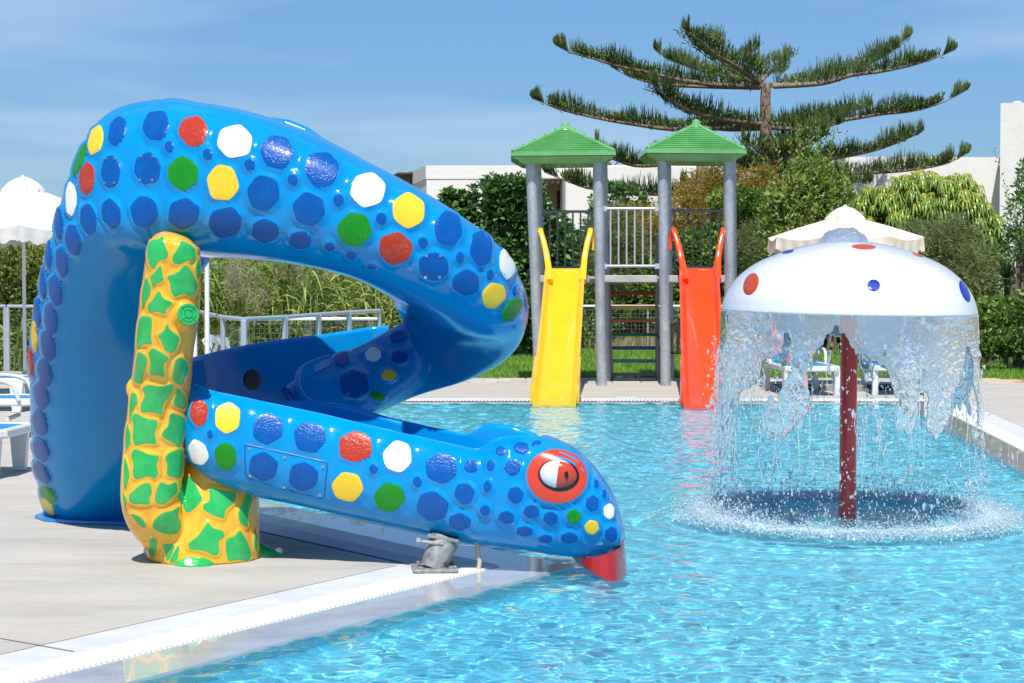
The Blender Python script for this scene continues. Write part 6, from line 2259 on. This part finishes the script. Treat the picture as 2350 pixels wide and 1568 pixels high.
# 2 reeds seen through the loop
def reeds(x0, x1, D, top, n, seed, label, nl=15, plumes=()):
    rs = np.random.RandomState(seed)
    parts = []; plv = []
    st = MB()
    for i in range(n):
        vx = rs.uniform(x0, x1); d = D + rs.uniform(-.9, 1.1)
        b = np.array(tuple(Q(vx, 616, d))); b[2] = 0
        h = (Q(vx, top, d).z) * rs.uniform(.55, 1.05)
        lean_ = np.array([rs.randn() * .16, rs.randn() * .10])
        m = nl
        t = np.linspace(.06, 1, m)
        c = np.stack([b[0] + lean_[0] * h * t ** 1.5, b[1] + lean_[1] * h * t, h * t], 1)
        st.tube([tuple(c[0] * [1, 1, 0]), tuple(c[m // 2]), tuple(c[-1])], [.012, .010, .004], 4, cap=False)
        a = rs.rand() * 6.28 + np.arange(m) * math.pi + rs.randn(m) * .5
        for j in range(m):
            L = rs.uniform(.28, .52); w = rs.uniform(.026, .045)
            e = np.array([math.cos(a[j]), math.sin(a[j]) * .7, 0])
            s = np.array([-e[1], e[0], 0.0]) ; s = s / np.linalg.norm(s)
            s = s * .8 + np.array([0, 0, .45])
            up_ = rs.uniform(.55, 1.1); dr = rs.uniform(.5, 1.7)
            rows = []
            for q, ww in ((0, .5), (.25, 1.0), (.55, .9), (.8, .55), (1, .04)):
                p = c[j] + e * L * q * .9 + np.array([0, 0, 1.0]) * L * (up_ * q - dr * q * q)
                rows.append((p - s * w * ww / 2, p + s * w * ww / 2))
            V = np.array([x for r_ in rows for x in r_])
            Fq = []
            for q in range(4): Fq += [(2 * q, 2 * q + 1, 2 * q + 3), (2 * q, 2 * q + 3, 2 * q + 2)]
            parts.append((V, np.array(Fq)))
    V, Fq = join(parts)
    q = Q((x0 + x1) / 2, 616, D)
    root = empty('reeds', (q.x, D, 0), label, 'reeds')
    tag(fast_mesh('foliage', V, Fq, G_REED, root), kind='stuff')
    tag(st.build('stems', G_REED, root), kind='stuff')
    for (vx, vy, d, ln) in plumes:
        p0 = np.array(tuple(Q(vx, vy, d)))
        k_ = 260
        t = rs.rand(k_)
        ax = unit(np.array([rs.randn() * .25, 0, 1.0]))
        C = p0 + ax * t[:, None] * ln + rs.randn(k_, 3) * .05 * np.sin(math.pi * np.clip(t * .9 + .1, 0, 1))[:, None]
        Dd = ax * 1.0 + rs.randn(k_, 3) * .7 + np.array([0, 0, -.2])
        V, Fq = leaves(C, Dd, .10, .008, .1, .3, rs)
        tag(fast_mesh('seed_plume', V, Fq, G_PLUME, root), kind='stuff')
reeds(420, 900, 29.2, 520, 250, 3, 'dense thicket of tall reeds seen through the loop of the snake', plumes=[(530, 700, 28.3, .55), (560, 680, 28.2, .55), (585, 665, 28.3, .5), (612, 690, 28.2, .5), (520, 660, 28.4, .45), (640, 640, 28.5, .4), (600, 720, 28.1, .4), (700, 660, 28.5, .4), (760, 640, 28.5, .4)])
reeds(-60, 110, 27.6, 745, 60, 4, 'low reeds behind the glass fence at the left edge', nl=8)

# 3 rubber bush with big glossy leaves in rosettes
def rosettes(name, blobs, n, L, W, mat, tip_mat, label, cat, seed, per=10):
    rs = np.random.RandomState(seed)
    Pn, d, k = blob_points(blobs, n, rs, .72)
    keep = Pn[:, 2] > .05
    Pn, d = Pn[keep], d[keep]; n = len(Pn)
    ax = unit(d * .8 + np.array([0, -.15, .75]) + rs.randn(n, 3) * .22)
    C, D, LL = [], [], []
    S = unit(np.cross(ax, rs.randn(n, 3))); T = np.cross(ax, S)
    for i in range(per):
        a = i * 2.4 + rs.rand(n) * .5
        t = i / per
        out = S * np.cos(a)[:, None] + T * np.sin(a)[:, None]
        C.append(Pn - ax * (.12 * t))
        D.append(out * (.55 + .9 * t) + ax * (1.0 - .8 * t))
        LL.append(np.full(n, L) * (.6 + .5 * t) * np.exp(rs.randn(n) * .15))
    C = np.concatenate(C); D = np.concatenate(D); LL = np.concatenate(LL)
    V, Fq = leaves(C, D, LL, W / L * LL, .18, .12, rs, .6, up=np.array([0, 0, 1.0]))
    c = Pn.mean(0)
    root = empty(name, (c[0], c[1], 0), label, cat)
    tag(fast_mesh('foliage', V, Fq, mat, root), kind='stuff')
    q = rs.rand(n) < .22
    V, Fq = leaves(Pn[q], ax[q], .12, .022, .2, 0, rs)
    tag(fast_mesh('leaf_bud', V, Fq, tip_mat, root), kind='stuff')
    mb = MB()
    for i in range(26):
        p = Vector(Pn[rs.randint(n)]); s = Vector((c[0] + rs.uniform(-.5, .5), c[1] + .2, 0))
        mb.tube([s, s.lerp(p, .5) + Vector((0, 0, .15)), p], [.04, .025, .008], 6)
    tag(mb.build('stems', M_BARK, root), kind='stuff')
    return root
M_BUD = plain('leaf_bud_red', (.30, .07, .05), .4)
rosettes('rubber_bush', [E(1040, 560, 34, 70, 120), E(1120, 520, 34, 85, 110), E(1205, 500, 34, 60, 95), E(1235, 600, 34, 80, 120), E(1120, 680, 34, 140, 110), E(1220, 720, 34, 90, 70), E(1275, 540, 34.3, 40, 60), E(960, 640, 34.2, 90, 130), E(1185, 440, 34, 26, 42), E(1150, 440, 34, 22, 34)],
         1500, .21, .095, G_DARK, M_BUD, 'dark rubber bush with big glossy leaves, left of the play tower', 'bush', 8)
rosettes('rubber_bush', [E(1420, 470, 41, 70, 50), E(1370, 560, 41, 50, 60), E(1310, 600, 40, 40, 70)], 260, .2, .09, G_DARK, M_BUD, 'smaller dark bush between the middle posts of the play tower', 'bush', 9)

# 4 golden feathery shrubs behind the towers
def feathery(blobs, n, mat, label, seed, L=.17, W=.012, name='feathery_shrub'):
    rs = np.random.RandomState(seed)
    # sprays: each a short twig with side needles
    Pn, d, k = blob_points(blobs, n // 9, rs, .72)
    m = len(Pn)
    ax = unit(d * .7 + np.array([0, -.1, .9]) + rs.randn(m, 3) * .35)
    C, D = [], []
    for i in range(9):
        t = i / 9
        C.append(Pn + ax * (.30 * t) + np.array([0, 0, -.10]) * t * t)
        D.append(ax * .9 + rs.randn(m, 3) * .55)
    C = np.concatenate(C); D = np.concatenate(D)
    k_ = C[:, 2] > .03
    C, D = C[k_], D[k_]
    V, Fq = leaves(C, D, L * np.exp(rs.randn(len(C)) * .3), W, .1, .25, rs)
    c = C.mean(0)
    root = empty(name, (c[0], c[1], 0), label, 'shrub')
    tag(fast_mesh('foliage', V, Fq, mat, root), kind='stuff')
    # leafy core
    P2, d2, _ = blob_points([(b[0], tuple(x * .86 for x in b[1])) for b in blobs], n // 4, rs, .5)
    P2 = P2[P2[:, 2] > .03]
    V, Fq = leaves(P2, rs.randn(len(P2), 3), .11, .05, .2, 0, rs)
    tag(fast_mesh('inner_foliage', V, Fq, mat, root), kind='stuff')
    return root
feathery([E(1480, 600, 39, 90, 110), E(1560, 560, 39, 90, 110), E(1650, 500, 39.5, 90, 110), E(1735, 500, 39.5, 80, 105), E(1780, 600, 39, 80, 90), E(1640, 640, 39, 100, 100), E(1530, 700, 38.8, 120, 100), E(1700, 700, 38.8, 120, 90), E(1400, 700, 38.8, 90, 90), E(1800, 560, 39.5, 60, 60)], 52000, G_TAM,
         'large golden brown feathery shrub filling the bank behind the play tower', 21, W=.016)
feathery([E(1740, 580, 38, 55, 55), E(1410, 560, 37.8, 50, 75), E(1385, 640, 37.6, 50, 60)], 9000, G_GREY, 'grey green feathery shrub showing between the guard rails and the mushroom', 22)
feathery([E(2110, 590, 30.5, 80, 60), E(2180, 600, 30.5, 70, 80), E(2215, 660, 30.3, 50, 60), E(2060, 640, 30.5, 80, 60)], 15000, G_GREY, 'grey green feathery shrub behind the right side of the mushroom cap', 23, L=.14)
shrub('ivy', [E(1590, 600, 38.2, 60, 70), E(1680, 460, 38.4, 55, 30), E(1500, 650, 38, 50, 60), E(1650, 560, 38.2, 45, 50), E(1740, 480, 38.4, 40, 40), E(1450, 690, 38, 80, 40), E(1620, 730, 37.8, 120, 45), E(1330, 720, 37.6, 110, 60), E(1270, 760, 37, 110, 35)],
      15000, .09, .055, G_IVY, 'green ivy creeping through the golden shrub behind the tower', 'ivy', 24, stem=False, inner=.85)

# 5 upright yellow green shrubs right of the second tower
shrub('tall_shrub', [E(1830, 480, 36, 50, 110), E(1880, 470, 36, 50, 100), E(1790, 500, 36.2, 45, 80), E(1930, 500, 36, 45, 80), E(1860, 600, 36, 110, 100)],
      10000, .11, .05, G_YG, 'tall leafy shrub with upright yellow green shoots behind the cream parasol', 'shrub', 31, shoots=150, shoot_len=.85, shoot_n=20)

# 6 umbrella tree
def umbrella_tree():
    rs = np.random.RandomState(41)
    D0 = 33.0
    blobs = [E(2020, 500, D0, 75, 75), E(2110, 455, D0, 85, 65), E(2190, 470, D0, 70, 70), E(2245, 540, D0, 55, 75), E(2150, 545, D0, 95, 80), E(2060, 560, D0 + .3, 75, 60), E(1985, 530, D0 + .3, 40, 50), E(2225, 600, D0, 55, 60)]
    Pn, d, k = blob_points(blobs, 1400, rs, .85)
    ok = (d[:, 1] < .55); Pn = Pn[ok]; n = len(Pn)
    lp, rp = [], []
    for p in Pn:
        m = rs.randint(7, 11)
        tiltv = unit(np.array([rs.randn() * .25, -.45 + rs.randn() * .2, 1.0]))
        sx = unit(np.cross(tiltv, [0, 1, .1])); sy = np.cross(tiltv, sx)
        L0 = rs.uniform(.18, .26)
        a0 = rs.rand() * 6
        for i in range(m):
            a = a0 + 2 * math.pi * i / m
            e = sx * math.cos(a) + sy * math.sin(a)
            s = np.cross(tiltv, e)
            L = L0 * rs.uniform(.8, 1.1); w = L * .15
            rows = []
            for q, ww in ((0, .10), (.22, .6), (.5, 1), (.8, .8), (1, .08)):
                pos = p + e * L * (q * .72 if q < .5 else .36 + (q - .5) * .35) + np.array([0, 0, 1.0]) * L * (.22 * q - .92 * q * q)
                rows.append((pos - s * w * ww / 2 + [0, 0, -w * ww * .2], pos + [0, 0, w * .05], pos + s * w * ww / 2 + [0, 0, -w * ww * .2]))
            V = np.array([x for r_ in rows for x in r_]); Fq = []
            for q in range(4):
                for c in (0, 1): Fq += [(3 * q + c, 3 * q + c + 1, 3 * q + c + 4), (3 * q + c, 3 * q + c + 4, 3 * q + c + 3)]
            lp.append((V, np.array(Fq)))
            # yellow stalk and midrib, proud of the leaf
            R0 = []
            for q, ww in ((0, .16), (.35, .13), (.8, .04)):
                pos = p + e * L * (q * .72 if q < .5 else .36 + (q - .5) * .35) + np.array([0, 0, 1.0]) * (L * (.22 * q - .92 * q * q) + .006)
                R0.append((pos - s * w * ww, pos + s * w * ww))
            V = np.array([x for r_ in R0 for x in r_]); rp.append((V, np.array([(0, 1, 3), (0, 3, 2), (2, 3, 5), (2, 5, 4)])))
    root = empty('umbrella_tree', (Q(2130, 616, D0).x, D0, 0), 'umbrella tree with drooping fingered leaves and yellow stalks on the right', 'tree')
    V, Fq = join(lp); tag(fast_mesh('crown', V, Fq, G_SCH, root), kind='stuff')
    V, Fq = join(rp); tag(fast_mesh('leaf_stalks', V, Fq, M_MIDRIB, root), kind='stuff')
    mb = MB()
    for i in range(14):
        p = Vector(Pn[rs.randint(n)]); s = Vector((Q(2130, 616, D0).x + rs.uniform(-.5, .5), D0 + .4, 0))
        mb.tube([s, s.lerp(p, .55) + Vector((0, .1, .1)), p], [.06, .04, .012], 6)
    mb.build('trunk', M_BARK, root)
    # shade leaves inside
    P2, d2, _ = blob_points([(b[0], tuple(x * .8 for x in b[1])) for b in blobs], 5000, rs, .4)
    V, Fq = leaves(P2 + [0, .25, 0], rs.randn(len(P2), 3), .16, .06, .2, .4, rs)
    tag(fast_mesh('inner_leaves', V, Fq, G_SCH, root), kind='stuff')
umbrella_tree()

# 8 yuccas
def yucca(vx, vy, D, r, n, label, seed):
    rs = np.random.RandomState(seed)
    c = np.array(tuple(Q(vx, vy, D)))
    root = empty('yucca', (c[0], D, 0), label, 'yucca')
    mb = MB(); mb.tube([(c[0], D, 0), (c[0] + .04, D, c[2] * .5), tuple(c)], [.07, .06, .05], 8); mb.build('stem', M_BARK, root)
    parts = []
    for i in range(n):
        a = rs.rand() * 6.28; el = rs.uniform(-.35, 1.45)
        e = np.array([math.cos(a) * math.cos(el), math.sin(a) * math.cos(el), math.sin(el)])
        s = unit(np.cross(e, [0, 0, 1.0]) + 1e-3); L = r * rs.uniform(.8, 1.1); w = .035
        R0 = []
        for q, ww in ((0, .8), (.4, 1), (.75, .6), (1, .02)):
            pos = c + e * L * q + np.array([0, 0, -1.0]) * L * q * q * .18
            R0.append((pos - s * w * ww / 2, pos + s * w * ww / 2))
        V = np.array([x for r_ in R0 for x in r_]); Fq = []
        for q in range(3): Fq += [(2 * q, 2 * q + 1, 2 * q + 3), (2 * q, 2 * q + 3, 2 * q + 2)]
        parts.append((V, np.array(Fq)))
    V, Fq = join(parts); tag(fast_mesh('leaves', V, Fq, G_YUC, root), kind='stuff')
yucca(2275, 590, 31.0, .46, 90, 'spiky yucca standing behind the right edge hedge, left one', 51)
yucca(2345, 560, 30.6, .50, 90, 'spiky yucca cut by the right edge of the picture', 52)
yucca(2310, 640, 30.8, .40, 80, 'low spiky yucca between the two taller yuccas', 53)
yucca(2258, 648, 31.2, .36, 70, 'low spiky yucca beside the mushroom rim at the right', 54)

# 9 hedges at the right
shrub('vine_hedge', [E(2290, 740, 29.3, 75, 55), E(2350, 735, 29.2, 60, 60), E(2230, 750, 29.5, 60, 45), E(2400, 740, 29.3, 60, 60), E(2290, 785, 29.2, 110, 34), E(2360, 785, 29.0, 80, 34), E(2235, 790, 29.3, 40, 30)], 11000, .085, .05, G_VINE,
      'low vine-covered hedge at the right edge beyond the lawn', 'hedge', 61, inner=.8, stem=False)
# 10 shrub at the right edge
shrub('tall_shrub', [E(2345, 500, 30, 38, 60), E(2360, 420, 30, 25, 60), E(2335, 560, 30, 26, 40)], 1500, .085, .035, G_DARK, 'thin dark shrub reaching up the white wall at the right edge', 'shrub', 62, shoots=26, shoot_len=.7, shoot_n=18, inner=.7)
# 14 hedge seen through the water curtain
shrub('hedge', [E(1850, 740, 36.5, 90, 60), E(1980, 740, 36.5, 100, 60), E(2110, 740, 36.5, 100, 60), E(2220, 740, 36.3, 60, 50), E(1760, 740, 36.6, 80, 60)], 15000, .10, .055, G_IVY, 'dark green hedge beyond the lawn, seen through the water curtain', 'hedge', 63, inner=.8, stem=False)
# far planting that closes the view above the horizon
rs_ = np.random.RandomState(99)
bl = [E(vx, rs_.uniform(640, 680), 43 + rs_.uniform(-1, 1.5), 80, rs_.uniform(60, 90)) for vx in range(-150, 2550, 75)]
Pn, d_, _ = blob_points(bl, 26000, rs_, .7)
k_ = Pn[:, 2] > 0
V_, F_ = leaves(Pn[k_], d_[k_] * .4 + rs_.randn(k_.sum(), 3) * .6, .15, .08, .25, .1, rs_)
tag(fast_mesh('far_planting', V_, F_, G_IVY), 'mass of green planting along the far side of the garden', 'planting', kind='stuff')

# wooden pole and cable beside the right tower roof
q0 = Q(1606, 480, 41.5); q1 = Q(1607, 352, 41.5)
mb = MB(); mb.tube([(q0.x, 41.5, 0), (q1.x, 41.5, q1.z)], [.10, .085], 12)
tag(mb.build('wooden_pole', plain('pole_wood', (.27, .20, .15), .85, var=.25, vscale=5), None, True), 'weathered wooden pole standing under the right green roof', 'pole')

# ---- lawn and dry grass
def grass(name, x0, x1, y0, y1, n, h, w, mat, seed, label=None):
    rs = np.random.RandomState(seed)
    X = rs.uniform(x0, x1, n); Y = y0 + (y1 - y0) * rs.rand(n) ** 1.25
    hh = h * (.6 + .8 * rs.rand(n)) * (1 + .4 * np.sin(X * 3.1 + Y) * np.sin(Y * 4 + X * 1.7))
    C = np.stack([X, Y, np.full(n, -.012)], 1)
    D = np.stack([rs.randn(n) * .35, rs.randn(n) * .3, np.ones(n)], 1)
    V, Fq = leaves(C, D, hh, w, .1, 0, rs, .35)
    o = fast_mesh(name, V, Fq, mat); tag(o, kind='stuff')
    if label: o['label'] = label
    return o
lawn_base = mesh_obj('lawn', [(-20, Y_LAWN, -.008), (20, Y_LAWN, -.008), (20, 37.6, -.008), (-20, 37.6, -.008)], [(0, 1, 2, 3)], plain('lawn_soil', (.07, .13, .022), .95, var=.35, vscale=1.5))
tag(lawn_base, kind='structure')
grass('grass', -1.6, 8.2, Y_LAWN + .03, 37.5, 70000, .075, .016, G_LAWN, 71)
grass('lawn_edge_straw', -2, 8.2, Y_LAWN - .02, Y_LAWN + .16, 2600, .03, .012, G_DRY, 72)
grass('dry_grass', -2.5, 5.5, 36.7, 37.9, 5200, .26, .022, G_DRY, 73)
grass('grass', 7.0, 9.5, Y_LAWN, 30, 3000, .06, .016, G_LAWN, 74)
# ================================================================== NORFOLK ISLAND PINE
G_PINE = leafmat('pine_needles', [(0, (.010, .024, .008)), (.4, (.032, .062, .016)), (.75, (.085, .125, .028)), (1, (.19, .20, .06))], .55, .25)
M_PBARK = plain('pine_bark', (.24, .175, .135), .9, var=.35, vscale=4, bump=.8, bscale=12)
DP = 45.0
def cp(x, y): return (1200 + x * .4563, 31.9 + y * .4563)
PINE = empty('norfolk_pine', (Q(1757, 616, DP).x, DP, 0), 'tall Norfolk pine with wide flat tiers of upturned branches behind the towers', 'tree')
mb = MB()
tr = []
for (x, y, r) in ((1766, 700, 16), (1763, 500, 15.5), (1760, 400, 14.5), (1757, 310, 13.5), (1756, 240, 12), (1757, 200, 11), (1755, 190, 8)):
    tr.append((Q(x, y, DP), r / px(DP)))
tr = [(Vector((tr[0][0].x, DP, 0)), tr[0][1] * 1.15)] + tr
K_ = [(a, Vector((b, 0, 0))) for a, b in tr]
rw = catmull(K_, 6)
mb.tube([r_[1][0] for r_ in rw], [r_[1][1].x for r_ in rw], 14)
mb.build('trunk', M_PBARK, PINE, True)
mb = MB(); mb.tube([Q(1742, 190, DP), Q(1741, 140, DP), Q(1741, 84, DP)], [.045, .03, .012], 6); mb.build('leader', G_PINE, PINE, True)

BR = [  # crop points, yaw of the branch (degrees toward +depth), density
    ([(1220,365),(1000,360),(800,335),(600,290),(480,265),(350,225),(240,195),(160,155)], -14, 1.0),
    ([(1190,350),(1060,260),(960,200),(880,130),(810,80)], -62, 1.0),
    ([(1170,340),(1000,310),(850,270),(750,235),(665,185)], 45, 1.0),
    ([(1250,360),(1400,345),(1550,305),(1700,265),(1800,220),(1880,160),(1950,110)], 35, 1.0),
    ([(1260,365),(1500,350),(1650,310),(1800,290),(1950,260),(2080,220),(2175,180)], -18, .9),
    ([(1200,340),(1240,290),(1290,240),(1330,210)], 76, .9),
    ([(1180,330),(1110,260),(1130,210),(1175,175)], -80, .9),
    ([(1190,370),(900,365),(700,355),(550,320),(440,265)], 22, .8),
    ([(1200,560),(1000,575),(750,580),(550,555),(400,530),(200,485),(120,455),(45,425)], -8, 1.0),
    ([(1200,555),(1050,540),(900,510),(780,460),(700,400),(640,340)], -45, 1.1),
    ([(1250,560),(1400,550),(1600,535),(1800,505),(1950,490),(2100,450),(2240,378)], -10, 1.2),
    ([(1250,572),(1400,582),(1520,568),(1600,550)], -55, .8),
    ([(1200,575),(1050,582),(900,575),(700,580),(500,550)], 30, .9),
    ([(1250,560),(1400,545),(1600,500),(1750,470)], 40, 1.0),
    ([(1200,765),(900,745),(600,765),(480,740),(400,700),(370,650)], -12, 1.0),
    ([(1200,760),(1000,750),(800,740),(650,700)], 40, 1.0),
    ([(1260,750),(1450,740),(1600,720),(1750,690),(1850,660),(1950,620),(2005,595)], 20, 1.2),
    ([(1260,790),(1500,800),(1700,800),(1900,790),(2050,770),(2150,745),(2245,695)], -12, 1.0),
    ([(1250,780),(1350,700),(1450,640),(1520,580)], -72, 1.0),
    ([(1230,760),(1190,700),(1120,640)], -78, 1.0),
    ([(1240,770),(1330,720),(1380,660)], -80, 1.0),
    ([(1240,800),(1330,790),(1450,760),(1560,700)], 60, 1.2),
    ([(1210,800),(1120,780),(1020,730)], -65, 1.1),
    ([(1240,700),(1330,650),(1400,600)], 60, 1.0),
    ([(1180,895),(900,905),(600,905),(350,880),(230,845),(105,795)], -12, 1.0),
    ([(1260,850),(1450,850),(1600,860),(1750,850)], -35, 1.2),
    ([(1200,890),(1000,880),(800,850)], 35, 1.0),
]
def pine_branch(pts, yaw, dens, seed):
    rs = np.random.RandomState(seed)
    V0 = [cp(*p) for p in pts]
    cx = V0[0][0]
    T = math.tan(R(yaw)) if abs(yaw) < 50 else math.tan(R(math.copysign(50, yaw)))
    K = []
    for (x, y) in V0:
        dx = abs(x - cx) / px(DP)
        dd = dx * T if abs(yaw) < 55 else math.copysign((abs(x - cx) + abs(y - V0[0][1])) / px(DP) * 1.2, yaw)
        K.append((Q(x, y, DP + dd),))
    rows = [r_[1][0] for r_ in catmull(K, 8)]
    n = len(rows)
    L = sum((rows[i + 1] - rows[i]).length for i in range(n - 1))
    mb = MB(); mb.tube(rows, [max(.012, .066 * (1 - i / (n - 1)) ** .8 * min(1, L / 4 + .3)) for i in range(n)], 8)
    b = mb.build('branch', M_PBARK, PINE, True)
    A = np.array([tuple(p) for p in rows])
    nw = int(L * 125 * dens)
    t = rs.rand(nw) ** .8 * .93 + .07
    # gap between the bushy part and the clean tip tuft
    gap = (t > .82) & (t < .88)
    t = t[~gap]; nw = len(t)
    f = t * (n - 1); i = np.clip(f.astype(int), 0, n - 2); u = (f - i)[:, None]
    c = A[i] * (1 - u) + A[i + 1] * u
    e = unit(A[i + 1] - A[i])
    s = unit(np.cross(e, [0, 0, 1.0]))
    side = np.where(rs.rand(nw) < .5, -1, 1)[:, None]
    tip = (t > .86)
    bushy = ~tip
    lump = .45 + .85 * np.abs(np.sin(t * L * 1.9 + seed))
    Lw = np.where(tip, .48 - .34 * (t - .86) / .14, .38 * lump) * rs.uniform(.65, 1.15, nw)
    out = rs.rand(nw)[:, None] * np.where(tip, .12, .55)[:, None] * np.clip(1.2 - t, .3, 1)[:, None]
    base = c + s * side * out * .75 + np.array([0, 0, .02])
    d0 = unit(s * side * .55 * np.where(tip, .5, 1)[:, None] + e * np.where(tip, .55, .32)[:, None] + np.array([0, 0, 1.0]) * .75 + rs.randn(nw, 3) * np.where(tip, .12, .26)[:, None])
    d1 = unit(d0 * .5 + np.array([0, 0, 1.0]) + rs.randn(nw, 3) * .08 - e * .12)
    p0 = base; p1 = p0 + d0 * (Lw * .5)[:, None]; p2 = p1 + d1 * (Lw * .5)[:, None]
    w = (.0065 + .006 * rs.rand(nw))[:, None]
    a = unit(np.cross(d0, rs.randn(nw, 3))); bb = np.cross(d0, a)
    ringv = []
    for p, k in ((p0, .9), (p1, 1.25), (p2, .35)):
        for q in range(3):
            an = 2 * math.pi * q / 3
            ringv.append(p + (a * math.cos(an) + bb * math.sin(an)) * w * k)
    V = np.stack(ringv, 1).reshape(-1, 3)
    o = np.arange(nw)[:, None] * 9
    Fq = []
    for r_ in (0, 3):
        for q in range(3):
            q2 = (q + 1) % 3
            Fq += [np.concatenate([o + r_ + q, o + r_ + q2, o + r_ + 3 + q2], 1), np.concatenate([o + r_ + q, o + r_ + 3 + q2, o + r_ + 3 + q], 1)]
    Fq = np.concatenate(Fq)
    # short dark filling needles under the whips
    nf = int(L * 120 * dens)
    tf = rs.rand(nf) * .80 + .05
    f = tf * (n - 1); i = np.clip(f.astype(int), 0, n - 2); u = (f - i)[:, None]
    cf = A[i] * (1 - u) + A[i + 1] * u
    sf = unit(np.cross(unit(A[i + 1] - A[i]), [0, 0, 1.0]))
    cf = cf + sf * (rs.rand(nf)[:, None] * 2 - 1) * .42 + np.array([0, 0, 1.0]) * (rs.rand(nf)[:, None]) * .16
    V2, F2 = leaves(cf, rs.randn(nf, 3) * .5 + np.array([0, 0, .8]), .15, .03, .3, 0, rs)
    V, Fq = join([(V, Fq), (V2, F2)])
    fo = fast_mesh('foliage', V, Fq, G_PINE, b); tag(fo, kind='stuff')
for i, (p, y, d) in enumerate(BR): pine_branch(p, y, d, 200 + i)
